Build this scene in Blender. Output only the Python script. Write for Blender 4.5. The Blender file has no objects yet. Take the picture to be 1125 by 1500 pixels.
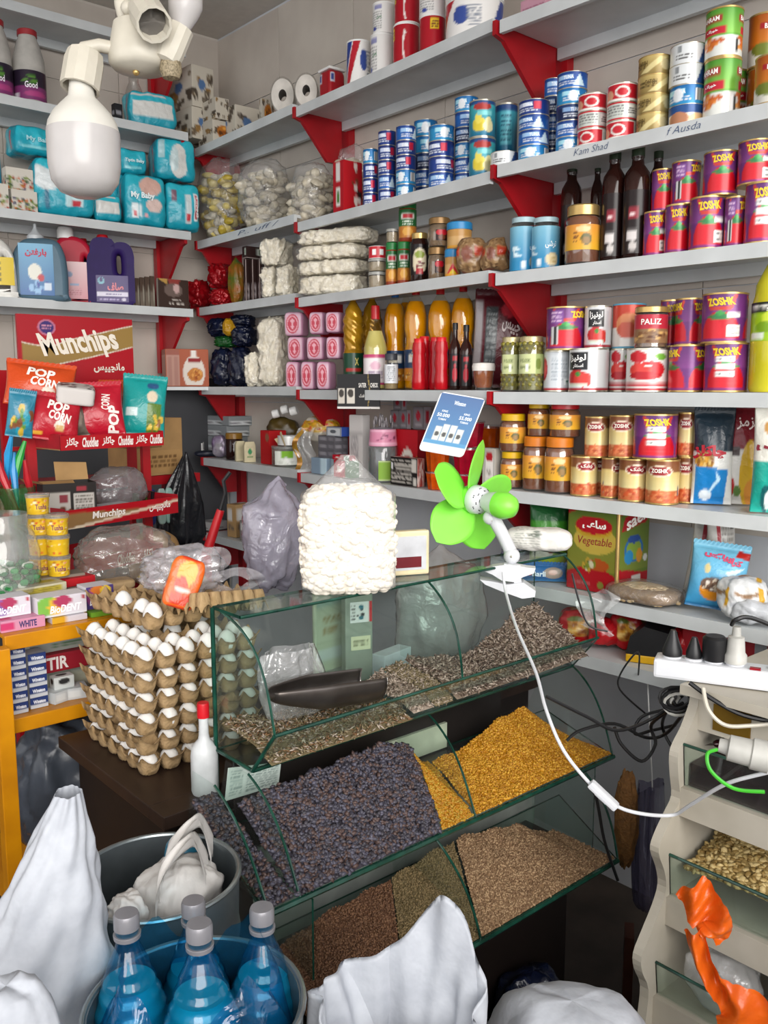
import bpy, bmesh, math, random
import numpy as np
from mathutils import Vector, Matrix

SC = bpy.context.scene
COL = SC.collection
rnd = random.Random(7)
PI = math.pi

# ------------------------------------------------------------ camera, light
W0, H0, FPX = 1125.0, 1500.0, 1300.0
PITCH = math.radians(7.9)
YAW = math.radians(49.0)          # angle of the view direction from the back wall's direction
EYE = Vector((0, 0, 1.55))
F2 = Vector((math.cos(YAW), math.sin(YAW), 0))
RT = Vector((math.sin(YAW), -math.cos(YAW), 0))
FW = F2 * math.cos(PITCH) + Vector((0, 0, -math.sin(PITCH)))
UPV = F2 * math.sin(PITCH) + Vector((0, 0, math.cos(PITCH)))
cam = bpy.data.cameras.new('camera')
camo = bpy.data.objects.new('camera', cam)
COL.objects.link(camo)
camo.matrix_world = Matrix(((RT.x, UPV.x, -FW.x, EYE.x), (RT.y, UPV.y, -FW.y, EYE.y), (RT.z, UPV.z, -FW.z, EYE.z), (0, 0, 0, 1)))
cam.sensor_fit = 'VERTICAL'
cam.sensor_height = 36.0
cam.lens = 36.0 * FPX / H0
cam.clip_start = 0.05
SC.camera = camo
wd = bpy.data.worlds.new('world'); SC.world = wd
wd.use_nodes = True
_bg = wd.node_tree.nodes['Background']
_bg.inputs['Color'].default_value = (0.98, 0.98, 1.0, 1)
_bg.inputs['Strength'].default_value = 1.4
sun = bpy.data.lights.new('daylight', 'SUN'); sun.energy = 2.9; sun.angle = math.radians(50); sun.color = (1.0, 0.965, 0.92)
suno = bpy.data.objects.new('daylight', sun); COL.objects.link(suno)
suno.rotation_euler = Vector((.45, .86, -.28)).to_track_quat('-Z', 'Y').to_euler()
SC.view_settings.view_transform = 'Standard'
SC.view_settings.look = 'None'
SC.view_settings.gamma = 1.0
SC.view_settings.exposure = 0.44
SC.view_settings.use_curve_mapping = False
SC.cycles.max_bounces = 7
SC.cycles.transparent_max_bounces = 24
SC.cycles.caustics_reflective = False
SC.cycles.caustics_refractive = False

# ------------------------------------------------------------ photo geometry
def ray(px, py):
 return FW + RT * ((px - W0 / 2) / FPX) - UPV * ((py - H0 / 2) / FPX)
def at_z(px, py, z):
 d = ray(px, py); return EYE + d * ((z - EYE.z) / d.z)
def at_plane(px, py, p, n):
 d = ray(px, py); return EYE + d * ((p - EYE).dot(n) / d.dot(n))
def at_depth(px, py, dep):
 return EYE + ray(px, py) * dep
def proj(p):
 q = p - EYE; d = q.dot(FW)
 return W0 / 2 + FPX * q.dot(RT) / d, H0 / 2 - FPX * q.dot(UPV) / d, d
def z_for(x, y, py):
 """height above plan point (x, y) that shows at photo row py"""
 k = (H0 / 2 - py) / FPX
 a = x * F2.x + y * F2.y
 s, c = math.sin(PITCH), math.cos(PITCH)
 return EYE.z + a * (k * c - s) / (c + k * s)
class Shelf:
 """a board: front top edge through plan point p along unit u (towards photo right); n points into the wall"""
 def __init__(s, p, u, pix, n=None):
  s.p = Vector((p[0], p[1], 0)); s.u = Vector((u[0], u[1], 0)).normalized()
  s.n = Vector((-s.u.y, s.u.x, 0)) if n is None else n
  q = at_plane(pix[0], pix[1], s.p, s.n); s.z = q.z
  s.rz = math.atan2(s.u.y, s.u.x)
 def at(s, px, off, z=None):
  z = s.z if z is None else z
  t = (px - W0 / 2) / FPX
  nc = RT - FW * t
  A = Matrix((nc, s.n, (0, 0, 1)))
  b = Vector((nc.dot(EYE), s.n.dot(s.p) + off, z))
  return A.inverted() @ b
 def spot(s, x0, x1, ytop, off=0.06, z=None):
  """place, width and height of what spans photo columns x0..x1 and reaches up to row ytop"""
  p = s.at((x0 + x1) / 2, off, z)
  d = (p - EYE).dot(FW)
  return p, (x1 - x0) / FPX * d, max(0.008, z_for(p.x, p.y, ytop) - p.z)

# ------------------------------------------------------------ materials
def lin(c):
 if isinstance(c, str):
  c = c.lstrip('#'); c = tuple(int(c[i:i + 2], 16) / 255 for i in (0, 2, 4))
 return tuple((v / 12.92 if v <= 0.04045 else ((v + 0.055) / 1.055) ** 2.4) for v in c[:3])
MATS = {}
def mat(name, col='#888888', rough=0.5, metal=0.0, var=0.08, scale=25.0, bump=0.0, bscale=None, trans=0.0, ior=1.45, col2=None, sheen=0, spec=0.5, sss=0):
 if name in MATS: return MATS[name]
 m = bpy.data.materials.new(name); m.use_nodes = True
 nt = m.node_tree; b = nt.nodes['Principled BSDF']
 tc = nt.nodes.new('ShaderNodeTexCoord')
 nz = nt.nodes.new('ShaderNodeTexNoise'); nz.inputs['Scale'].default_value = scale; nz.inputs['Detail'].default_value = 3
 nt.links.new(tc.outputs['Object'], nz.inputs['Vector'])
 rp = nt.nodes.new('ShaderNodeMix'); rp.data_type = 'RGBA'
 c = lin(col)
 c2 = lin(col2) if col2 else tuple(v * (1 - 2.2 * var) for v in c)
 rp.inputs['A'].default_value = (*c2, 1)
 rp.inputs['B'].default_value = (*(c if col2 else tuple(min(1, v * (1 + var)) for v in c)), 1)
 mr = nt.nodes.new('ShaderNodeMapRange'); mr.inputs['From Min'].default_value = 0.3; mr.inputs['From Max'].default_value = 0.7
 nt.links.new(nz.outputs['Fac'], mr.inputs['Value'])
 nt.links.new(mr.outputs['Result'], rp.inputs['Factor'])
 nt.links.new(rp.outputs['Result'], b.inputs['Base Color'])
 b.inputs['Roughness'].default_value = rough; b.inputs['Metallic'].default_value = metal
 b.inputs['Transmission Weight'].default_value = trans; b.inputs['IOR'].default_value = ior
 b.inputs['Specular IOR Level'].default_value = spec
 if sss:
  b.inputs['Subsurface Weight'].default_value = sss; b.inputs['Subsurface Radius'].default_value = (.02, .02, .02)
 if bump:
  bn = nt.nodes.new('ShaderNodeBump'); bn.inputs['Strength'].default_value = bump; bn.inputs['Distance'].default_value = 0.01
  n2 = nt.nodes.new('ShaderNodeTexNoise'); n2.inputs['Scale'].default_value = bscale or scale * 3; n2.inputs['Detail'].default_value = 4
  nt.links.new(tc.outputs['Object'], n2.inputs['Vector'])
  nt.links.new(n2.outputs['Fac'], bn.inputs['Height']); nt.links.new(bn.outputs['Normal'], b.inputs['Normal'])
 MATS[name] = m
 return m
def film(name, tint='#ffffff', alpha=0.12, gloss=0.14, rough=0.12, bump=0.6, bscale=30.0, milk='#ffffff', stretch=None):
 """thin clear sheet: see-through, with a little milky body and gloss (no refraction)"""
 if name in MATS: return MATS[name]
 m = bpy.data.materials.new(name); m.use_nodes = True
 nt = m.node_tree; nt.nodes.remove(nt.nodes['Principled BSDF']); out = nt.nodes['Material Output']
 N = nt.nodes.new; Lk = nt.links.new
 tr = N('ShaderNodeBsdfTransparent'); tr.inputs['Color'].default_value = (*lin(tint), 1)
 df = N('ShaderNodeBsdfDiffuse'); df.inputs['Color'].default_value = (*lin(milk), 1)
 gl = N('ShaderNodeBsdfGlossy'); gl.inputs['Roughness'].default_value = rough
 m1 = N('ShaderNodeMixShader'); m2 = N('ShaderNodeMixShader')
 tc = N('ShaderNodeTexCoord'); nz = N('ShaderNodeTexNoise'); nz.inputs['Scale'].default_value = bscale; nz.inputs['Detail'].default_value = 3
 nz.inputs['Distortion'].default_value = 0.8
 if stretch:
  mp = N('ShaderNodeMapping'); mp.inputs['Scale'].default_value = stretch
  Lk(tc.outputs['Object'], mp.inputs['Vector']); Lk(mp.outputs['Vector'], nz.inputs['Vector'])
 else: Lk(tc.outputs['Object'], nz.inputs['Vector'])
 if bump:
  bn = N('ShaderNodeBump'); bn.inputs['Strength'].default_value = bump; bn.inputs['Distance'].default_value = 0.012
  Lk(nz.outputs['Fac'], bn.inputs['Height'])
  Lk(bn.outputs['Normal'], gl.inputs['Normal']); Lk(bn.outputs['Normal'], df.inputs['Normal'])
 m1.inputs['Fac'].default_value = alpha
 Lk(tr.outputs[0], m1.inputs[1]); Lk(df.outputs[0], m1.inputs[2])
 lw = N('ShaderNodeLayerWeight'); lw.inputs['Blend'].default_value = 0.5
 pw = N('ShaderNodeMath'); pw.operation = 'POWER'; pw.inputs[1].default_value = 4.0; Lk(lw.outputs['Facing'], pw.inputs[0])
 mm = N('ShaderNodeMath'); mm.operation = 'MULTIPLY_ADD'; mm.inputs[1].default_value = min(0.8, gloss * 4); mm.inputs[2].default_value = gloss * 0.45
 mm.use_clamp = True
 Lk(pw.outputs[0], mm.inputs[0]); Lk(mm.outputs[0], m2.inputs['Fac'])
 Lk(m1.outputs[0], m2.inputs[1]); Lk(gl.outputs[0], m2.inputs[2])
 Lk(m2.outputs[0], out.inputs['Surface'])
 MATS[name] = m
 return m
def printed(name, rough=0.4, metal=0.0, bump=0.0, bscale=40, spec=0.5):
 """surface whose print is carried by the mesh colour attribute 'Col'"""
 if name in MATS: return MATS[name]
 m = bpy.data.materials.new(name); m.use_nodes = True
 nt = m.node_tree; b = nt.nodes['Principled BSDF']
 ca = nt.nodes.new('ShaderNodeVertexColor'); ca.layer_name = 'Col'
 nt.links.new(ca.outputs['Color'], b.inputs['Base Color'])
 b.inputs['Roughness'].default_value = rough; b.inputs['Metallic'].default_value = metal
 b.inputs['Specular IOR Level'].default_value = spec
 if bump:
  tc = nt.nodes.new('ShaderNodeTexCoord')
  bn = nt.nodes.new('ShaderNodeBump'); bn.inputs['Strength'].default_value = bump; bn.inputs['Distance'].default_value = 0.01
  n2 = nt.nodes.new('ShaderNodeTexNoise'); n2.inputs['Scale'].default_value = bscale; n2.inputs['Detail'].default_value = 3; n2.inputs['Distortion'].default_value = .6
  nt.links.new(tc.outputs['Object'], n2.inputs['Vector'])
  nt.links.new(n2.outputs['Fac'], bn.inputs['Height']); nt.links.new(bn.outputs['Normal'], b.inputs['Normal'])
 MATS[name] = m
 return m
P_CAN = printed('tin_print', 0.3, 0.15)
P_PAPER = printed('paper_print', 0.55, spec=.25)
P_GLOSS = printed('gloss_print', 0.28, spec=.32)
P_BAG = printed('bag_print', 0.3, 0.0, 0.35, 35)

# ------------------------------------------------------------ scene graph
def link(name, me, parent=None):
 o = bpy.data.objects.new(name, me); COL.objects.link(o)
 if parent is not None: o.parent = parent
 return o
def tag(o, label=None, cat=None, group=None, kind=None):
 if label: o['label'] = label
 if cat: o['category'] = cat
 if group: o['group'] = group
 if kind: o['kind'] = kind
 return o
def thing(name, label, cat, loc=(0, 0, 0), rz=0.0, group=None):
 o = link(name, None); o.empty_display_size = 0.05
 o.location = loc; o.rotation_euler = (0, 0, rz)
 return tag(o, label, cat, group)
def dup(root, label, loc=None, rz=None, group=None, rot=None, scale=None):
 r = root.copy(); COL.objects.link(r)
 if loc is not None: r.location = loc
 if rz is not None: r.rotation_euler = (0, 0, rz)
 if rot is not None: r.rotation_euler = rot
 if scale is not None: r.scale = scale
 r['label'] = label
 if group: r['group'] = group
 for ch in root.children:
  c = ch.copy(); COL.objects.link(c); c.parent = r
  for g in ch.children:
   d = g.copy(); COL.objects.link(d); d.parent = c
 return r

class MB:
 """collects shapes into one mesh"""
 def __init__(s): s.v = []; s.f = []; s.m = []; s.c = []
 def add(s, vs, fs, mi=0, T=None):
  o = len(s.v)
  s.v += [tuple(T @ Vector(v)) if T is not None else tuple(v) for v in vs]
  s.f += [tuple(i + o for i in f) for f in fs]; s.m += [mi] * len(fs)
  return s
 def box(s, x0, x1, y0, y1, z0, z1, mi=0, T=None, bev=0.0):
  if bev <= 0:
   vs = [(x, y, z) for z in (z0, z1) for y in (y0, y1) for x in (x0, x1)]
   fs = [(0, 2, 3, 1), (4, 5, 7, 6), (0, 1, 5, 4), (2, 6, 7, 3), (0, 4, 6, 2), (1, 3, 7, 5)]
   return s.add(vs, fs, mi, T)
  bm = bmesh.new(); bmesh.ops.create_cube(bm, size=1)
  for v in bm.verts: v.co = ((x0 + x1) / 2 + v.co.x * (x1 - x0), (y0 + y1) / 2 + v.co.y * (y1 - y0), (z0 + z1) / 2 + v.co.z * (z1 - z0))
  bmesh.ops.bevel(bm, geom=bm.edges[:], offset=bev, segments=2, affect='EDGES', profile=.6)
  bm.verts.index_update()
  s.add([v.co[:] for v in bm.verts], [[v.index for v in f.verts] for f in bm.faces], mi, T); bm.free(); return s
 def lathe(s, prof, n=24, mi=0, T=None, cap0=True, cap1=True, arc=2 * PI):
  vs = []; fs = []; k = len(prof)
  full = abs(arc - 2 * PI) < 1e-6; cols = n if full else n + 1
  for j in range(cols):
   a = arc * j / n; ca, sa = math.cos(a), math.sin(a)
   vs += [(r * ca, r * sa, z) for r, z in prof]
  for j in range(n):
   a = j * k; b = ((j + 1) % cols) * k
   for i in range(k - 1): fs.append((a + i, b + i, b + i + 1, a + i + 1))
  if full:
   if cap0 and prof[0][0] > 1e-5: fs.append(tuple(j * k for j in range(n - 1, -1, -1)))
   if cap1 and prof[-1][0] > 1e-5: fs.append(tuple(j * k + k - 1 for j in range(n)))
  return s.add(vs, fs, mi, T)
 def tube(s, pts, r, n=8, mi=0, T=None, caps=True):
  pts = [Vector(p) for p in pts]; m = len(pts)
  rr = r if isinstance(r, (list, tuple)) else [r] * m
  vs = []; fs = []; up = None
  for i, p in enumerate(pts):
   t = (pts[min(i + 1, m - 1)] - pts[max(i - 1, 0)]).normalized()
   if up is None:
    up = Vector((0, 0, 1)) if abs(t.z) < .9 else Vector((1, 0, 0))
   a = t.cross(up).normalized(); up = a.cross(t).normalized()
   for j in range(n):
    g = 2 * PI * j / n; vs.append(p + a * (math.cos(g) * rr[i]) + up * (math.sin(g) * rr[i]))
  for i in range(m - 1):
   for j in range(n):
    k = (j + 1) % n; fs.append((i * n + j, i * n + k, (i + 1) * n + k, (i + 1) * n + j))
  if caps: fs += [tuple(range(n - 1, -1, -1)), tuple((m - 1) * n + j for j in range(n))]
  return s.add(vs, fs, mi, T)
 def prism(s, poly, y0, y1, mi=0, T=None):
  """poly in (x, z), extruded along y"""
  k = len(poly)
  vs = [(x, y0, z) for x, z in poly] + [(x, y1, z) for x, z in poly]
  fs = [tuple(range(k)), tuple(range(2 * k - 1, k - 1, -1))] + [(i, i + k, (i + 1) % k + k, (i + 1) % k) for i in range(k)]
  return s.add(vs, fs, mi, T)
 def ball(s, c, r, nu=12, nv=8, mi=0, T=None):
  rx, ry, rz = r if isinstance(r, (tuple, list)) else (r, r, r)
  vs = [(c[0], c[1], c[2] - rz)]
  for i in range(1, nv):
   a = -PI / 2 + PI * i / nv
   for j in range(nu):
    g = 2 * PI * j / nu; vs.append((c[0] + rx * math.cos(a) * math.cos(g), c[1] + ry * math.cos(a) * math.sin(g), c[2] + rz * math.sin(a)))
  vs.append((c[0], c[1], c[2] + rz)); L = len(vs) - 1
  fs = [(0, 1 + (j + 1) % nu, 1 + j) for j in range(nu)] + [(L, L - nu + j, L - nu + (j + 1) % nu) for j in range(nu)]
  for i in range(nv - 2):
   for j in range(nu):
    a = 1 + i * nu; k = (j + 1) % nu; fs.append((a + j, a + k, a + nu + k, a + nu + j))
  return s.add(vs, fs, mi, T)
 def mesh(s, name, mats, smooth=False, ang=None):
  me = bpy.data.meshes.new(name); me.from_pydata(s.v, [], s.f)
  for m in (mats if isinstance(mats, (list, tuple)) else [mats]): me.materials.append(m)
  if any(s.m): me.polygons.foreach_set('material_index', s.m)
  if smooth:
   me.shade_smooth()
   if ang: me.set_sharp_from_angle(angle=math.radians(ang))
  me.update(); return me
 def build(s, name, mats, parent=None, smooth=False, ang=40):
  return link(name, s.mesh(name, mats, smooth, ang), parent)

# ------------------------------------------------------------ printed surfaces
class Canvas:
 def __init__(s, bg='#ffffff', w=96, h=64):
  s.w, s.h = w, h; s.a = np.zeros((h, w, 3)); s.a[:] = lin(bg)
  s.U, s.V = np.meshgrid((np.arange(w) + .5) / w, (np.arange(h) + .5) / h)
  s.R = np.random.RandomState(3)
 def put(s, m, c, k=1.0): s.a[m] = s.a[m] * (1 - k) + np.array(lin(c)) * k; return s
 def rect(s, u0, v0, u1, v1, c): return s.put((s.U >= u0) & (s.U <= u1) & (s.V >= v0) & (s.V <= v1), c)
 def ell(s, u, v, ru, rv, c): return s.put(((s.U - u) / ru) ** 2 + ((s.V - v) / rv) ** 2 <= 1, c)
 def fn(s, f, c): return s.put(f(s.U, s.V), c)
 def poly(s, pts, c):
  ins = np.zeros(s.U.shape, bool); n = len(pts)
  for i in range(n):
   (x0, y0), (x1, y1) = pts[i], pts[(i + 1) % n]
   if y0 == y1: continue
   k = ((y0 > s.V) != (y1 > s.V)) & (s.U < (x1 - x0) * (s.V - y0) / (y1 - y0) + x0); ins ^= k
  return s.put(ins, c)
 def grad(s, u0, v0, u1, v1, c0, c1):
  m = (s.U >= u0) & (s.U <= u1) & (s.V >= v0) & (s.V <= v1)
  t = ((s.V - v0) / max(1e-6, v1 - v0))[..., None]
  g = np.array(lin(c0)) * (1 - t) + np.array(lin(c1)) * t
  s.a[m] = g[m]; return s
 def blobs(s, u0, v0, u1, v1, n, r, cols, asp=1.0):
  for i in range(n):
   u = s.R.uniform(u0, u1); v = s.R.uniform(v0, v1); k = r * s.R.uniform(.6, 1.3)
   s.ell(u, v, k, k * asp, cols[i % len(cols)])
  return s
 def lines(s, u0, v0, u1, v1, n, c, seed=1):
  R = np.random.RandomState(seed)
  for i in range(n):
   v = v0 + (v1 - v0) * (i + .5) / n; hh = (v1 - v0) / n * .28; u = u0
   while u < u1:
    L = R.uniform(.04, .16) * (u1 - u0) * 1.4
    s.rect(u, v - hh, min(u1, u + L), v + hh, c); u += L + .04 * (u1 - u0)
  return s
 def bars(s, u0, v0, u1, v1, c='#222222', n=16):
  s.rect(u0, v0, u1, v1, '#ffffff')
  k = np.floor((s.U - u0) / (u1 - u0) * n) % 2 == 0
  return s.put(k & (s.U >= u0) & (s.U <= u1) & (s.V >= v0) & (s.V <= v1), c)
 def sample(s, u, v):
  x = np.clip((u % 1.0000001) * s.w - .5, 0, s.w - 1); y = np.clip(v * s.h - .5, 0, s.h - 1)
  x0 = np.floor(x).astype(int); y0 = np.floor(y).astype(int); x1 = np.minimum(x0 + 1, s.w - 1); y1 = np.minimum(y0 + 1, s.h - 1)
  fx = (x - x0)[..., None]; fy = (y - y0)[..., None]
  return (s.a[y0, x0] * (1 - fx) + s.a[y0, x1] * fx) * (1 - fy) + (s.a[y1, x0] * (1 - fx) + s.a[y1, x1] * fx) * fy
def grid_mesh(name, X, Y, Z, m, cv=None, smooth=True, wrap=False, U=None, V=None):
 """X, Y, Z arrays (nv, nu) -> quad sheet; wrap joins the last column to the first"""
 nv, nu = X.shape
 me = bpy.data.meshes.new(name)
 vs = np.stack([X, Y, Z], -1).reshape(-1, 3)
 i = np.arange(nv * nu).reshape(nv, nu)
 if wrap: i = np.concatenate([i, i[:, :1]], 1)
 fs = np.stack([i[:-1, :-1], i[:-1, 1:], i[1:, 1:], i[1:, :-1]], -1).reshape(-1, 4)
 me.vertices.add(len(vs)); me.vertices.foreach_set('co', vs.astype(np.float32).ravel())
 me.loops.add(fs.size); me.loops.foreach_set('vertex_index', fs.astype(np.int32).ravel())
 me.polygons.add(len(fs)); me.polygons.foreach_set('loop_start', np.arange(0, fs.size, 4, dtype=np.int32))
 me.update(calc_edges=True)
 me.materials.append(m)
 if cv is not None:
  if U is None:
   U, V = np.meshgrid(np.linspace(0, 1, nu), np.linspace(0, 1, nv))
  c = cv.sample(U, V).reshape(-1, 3)
  ca = me.color_attributes.new('Col', 'FLOAT_COLOR', 'POINT')
  ca.data.foreach_set('color', np.concatenate([c, np.ones((len(c), 1))], 1).astype(np.float32).ravel())
 if smooth: me.shade_smooth()
 return me
def sheet(name, f, nu, nv, m, parent=None, cv=None, smooth=True, wrap=False):
 us = np.linspace(0, 1, nu + 1)[:-1] if wrap else np.linspace(0, 1, nu)
 U, V = np.meshgrid(us, np.linspace(0, 1, nv))
 X, Y, Z = f(U, V)
 return link(name, grid_mesh(name, X + 0 * U, Y + 0 * U, Z + 0 * U, m, cv, smooth, wrap, U, V), parent)

# lettering ---------------------------------------------------
_FORMS = {'ا': 'ﺍﺎ', 'آ': 'ﺁﺂ', 'ب': 'ﺏﺐﺑﺒ', 'پ': 'ﭖﭗﭘﭙ', 'ت': 'ﺕﺖﺗﺘ', 'ج': 'ﺝﺞﺟﺠ', 'چ': 'ﭺﭻﭼﭽ', 'خ': 'ﺥﺦﺧﺨ', 'د': 'ﺩﺪ', 'ر': 'ﺭﺮ', 'ز': 'ﺯﺰ',
          'س': 'ﺱﺲﺳﺴ', 'ش': 'ﺵﺶﺷﺸ', 'ص': 'ﺹﺺﺻﺼ', 'ع': 'ﻉﻊﻋﻌ', 'ف': 'ﻑﻒﻓﻔ', 'ک': 'ﮎﮏﮐﮑ', 'گ': 'ﮒﮓﮔﮕ', 'ل': 'ﻝﻞﻟﻠ', 'م': 'ﻡﻢﻣﻤ', 'ن': 'ﻥﻦﻧﻨ', 'و': 'ﻭﻮ', 'ه': 'ﻩﻪﻫﻬ', 'ی': 'ﯼﯽﯾﯿ', 'ح': 'ﺡﺢﺣﺤ', 'ط': 'ﻁﻂﻃﻄ', 'ق': 'ﻕﻖﻗﻘ', 'ئ': 'ﺉﺊﺋﺌ', 'ژ': 'ﮊﮋ', 'غ': 'ﻍﻎﻏﻐ'}
def fa(w):
 out = []
 for i, ch in enumerate(w):
  fm = _FORMS.get(ch)
  if not fm: out.append(ch); continue
  prev = i > 0 and len(_FORMS.get(w[i - 1], '')) == 4
  nxt = i + 1 < len(w) and w[i + 1] in _FORMS and len(fm) == 4
  out.append(fm[3] if prev and nxt else fm[1] if prev else fm[2] if nxt else fm[0])
 return ''.join(reversed(out))
_TXT = {}
def text_geo(s, bold=0.02, shear=0.0):
 k = (s, bold, shear)
 if k in _TXT: return _TXT[k]
 cu = bpy.data.curves.new('t', 'FONT'); cu.body = s; cu.resolution_u = 2; cu.offset = bold; cu.shear = shear
 o = bpy.data.objects.new('t', cu); COL.objects.link(o)
 dg = bpy.context.evaluated_depsgraph_get(); me = bpy.data.meshes.new_from_object(o.evaluated_get(dg))
 v = np.zeros(len(me.vertices) * 3); me.vertices.foreach_get('co', v); v = v.reshape(-1, 3)[:, :2]
 fs = [tuple(p.vertices) for p in me.polygons]
 bpy.data.objects.remove(o); bpy.data.curves.remove(cu); bpy.data.meshes.remove(me)
 lo, hi = v.min(0), v.max(0)
 v = (v - (lo + hi) / 2) / (hi - lo)          # unit box, centred
 asp = (hi - lo)[0] / (hi - lo)[1]
 _TXT[k] = (v, fs, asp); return _TXT[k]
def lettering(s, f, u, v, wu, hv, m, parent, off=0.0006, bold=0.02, shear=0.0, rot=0.0, name='lettering'):
 """writing laid on surface f(U, V) -> xyz, in a box wu x hv about (u, v)"""
 t, fs, _ = text_geo(s, bold, shear)
 a, b = t[:, 0] * wu, t[:, 1] * hv
 if rot: a, b = a * math.cos(rot) - b * math.sin(rot), a * math.sin(rot) + b * math.cos(rot)
 A, B = u + a, v + b
 P = np.stack([q + 0 * A for q in f(A, B)], -1); e = 1e-3
 Pu = np.stack([q + 0 * A for q in f(A + e, B)], -1) - P; Pv = np.stack([q + 0 * A for q in f(A, B + e)], -1) - P
 n = np.cross(Pu, Pv); n /= np.maximum(1e-12, np.linalg.norm(n, axis=1))[:, None]
 P = P + n * off
 me = bpy.data.meshes.new(name); me.from_pydata(P.tolist(), [], fs); me.materials.append(m); me.update()
 return link(name, me, parent)
def ink(c): return mat('ink_' + c.lstrip('#'), c, 0.45, var=0.02)
ORD = ['first', 'second', 'third', 'fourth', 'fifth', 'sixth', 'seventh', 'eighth', 'ninth', 'tenth', 'eleventh', 'twelfth']
# ============================================================ the room
XW, YW, ZC = 2.285, 3.80, 3.15
m_wall = mat('wall_plaster', '#c4bdb4', 0.6, var=0.03, scale=4)
m_tile = mat('wall_tile', '#c5bdb3', 0.32, col2='#b7aea5', scale=5, bump=0.05)
m_lowwall = mat('shade_dark_lower_wall', '#46474b', 0.6, var=0.1, scale=3)  # dark tone carries the low light along the lower back wall
m_greywall = mat('pale_grey_lower_wall', '#c6c9ce', 0.55, var=0.06, scale=4)
m_floor = mat('floor_stone', '#4a4038', 0.6, var=0.2, scale=6)
m_ceil = mat('ceiling_plaster', '#cfc9c1', 0.8, var=0.03)
m_shelf = mat('shelf_enamel', '#c8cccd', 0.35, var=0.06, scale=7)
m_red = mat('red_enamel', '#a5121c', 0.35, var=0.1, scale=9)
def struct(name, mb, m, label=None):
 o = mb.build(name, m); o['kind'] = 'structure'
 if label: o['label'] = label
 return o
struct('floor', MB().box(-2.6, XW + .1, -2.6, YW + .1, -.1, 0), m_floor)
struct('ceiling', MB().box(-2.6, XW + .1, -.9, YW + .1, ZC, ZC + .1), m_ceil)
wr = struct('wall_right', MB().box(XW, XW + .1, -2.6, YW + .1, 0, ZC), m_greywall)
wb = struct('wall_back', MB().box(-2.6, XW, YW, YW + .1, 0, ZC), m_wall)
struct('added_parapet_front', MB().box(-2.6, XW + .1, -1.0, -.9, 0, .98), m_wall)  # low wall added out of view, keeps low sun off the foreground
struct('added_parapet_left', MB().box(-1.5, -1.4, -.9, YW, 0, .98), m_wall)  # unseen parapet added on the left for the same foreground shade
# wall tiles, each laid on its wall with an open joint
tw, th = 0.50, 0.33
tm = MB().box(-.006, 0, .0015, tw - .0015, .0015, th - .0015, bev=.0012).mesh('tile', m_tile)
for i in range(7):
 for k in range(6):
  t = link('tile', tm, wr); t.location = (XW, YW - (i + 1) * tw, 1.16 + k * th)
tm2 = MB().box(.0015, tw - .0015, -.006, 0, .0015, th - .0015, bev=.0012).mesh('tile', m_tile)
for i in range(5):
 for k in range(6):
  t = link('tile', tm2, wb); t.location = (XW - (i + 1) * tw, YW, 1.16 + k * th)
lowp = MB().box(-1.6, XW - .02, YW - .02, YW - .004, 0, 1.60).build('niche_shade_board', m_lowwall, wb)  # board standing in for the dim niche, low light put into its colour

# ============================================================ wall shelving
J = Vector((1.966, 1.776, 0))
UM = Vector((-.0447, -.999, 0)).normalized()     # middle and corner bays, towards the photo's right
UR = Vector((.047, -.9989, 0)).normalized()      # right bay
NM = Vector((-UM.y, UM.x, 0)); NR = Vector((-UR.y, UR.x, 0))
SR = {k: Shelf(J, UR, p) for k, p in {1: (760, 18), 2: (960, 187), 3: (950, 373), 4: (950, 574), 5: (935, 737), 6: (1030, 906)}.items()}
SR[7] = Shelf(J - NR * .03, UR, (900, 970))
SM = {k: Shelf(J, UM, p) for k, p in {1: (580, 90), 2: (620, 276), 3: (600, 412), 4: (600, 571), 5: (540, 706)}.items()}
SL = {k: Shelf(J, UM, p) for k, p in {1: (360, 183), 2: (360, 333), 3: (360, 440), 4: (360, 566), 5: (360, 678), 6: (330, 788)}.items()}
YB = 3.51
SB = {k: Shelf((0, YB), (1, 0), p) for k, p in {1: (90, 20), 2: (143, 166), 3: (138, 321), 4: (140, 443)}.items()}
for nm, S in (('R', SR), ('M', SM), ('L', SL), ('B', SB)): print(nm, {k: round(s.z, 3) for k, s in S.items()})
LIP = .034
def board(parent, A, B, C, D, z, name='board'):
 """A-B front edge, C-D back edge (plan points)"""
 mb = MB(); n = (C - B).normalized() * .014
 pts = [A + n, B + n, C, D]
 mb.add([(p.x, p.y, z - .012) for p in pts] + [(p.x, p.y, z) for p in pts],
           [(3, 2, 1, 0), (4, 5, 6, 7), (0, 1, 5, 4), (1, 2, 6, 5), (2, 3, 7, 6), (3, 0, 4, 7)])
 q = [A, B, B + n, A + n]
 mb.add([(p.x, p.y, z - LIP) for p in q] + [(p.x, p.y, z + .0004) for p in q],
           [(3, 2, 1, 0), (4, 5, 6, 7), (0, 1, 5, 4), (1, 2, 6, 5), (2, 3, 7, 6), (3, 0, 4, 7)])
 n2 = (C - B).normalized() * .018
 q = [D - n2, C - n2, C, D]
 mb.add([(p.x, p.y, z - .045) for p in q] + [(p.x, p.y, z - .0004) for p in q],
           [(3, 2, 1, 0), (4, 5, 6, 7), (0, 1, 5, 4), (1, 2, 6, 5), (2, 3, 7, 6), (3, 0, 4, 7)])
 return mb.build(name, m_shelf, parent)
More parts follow.
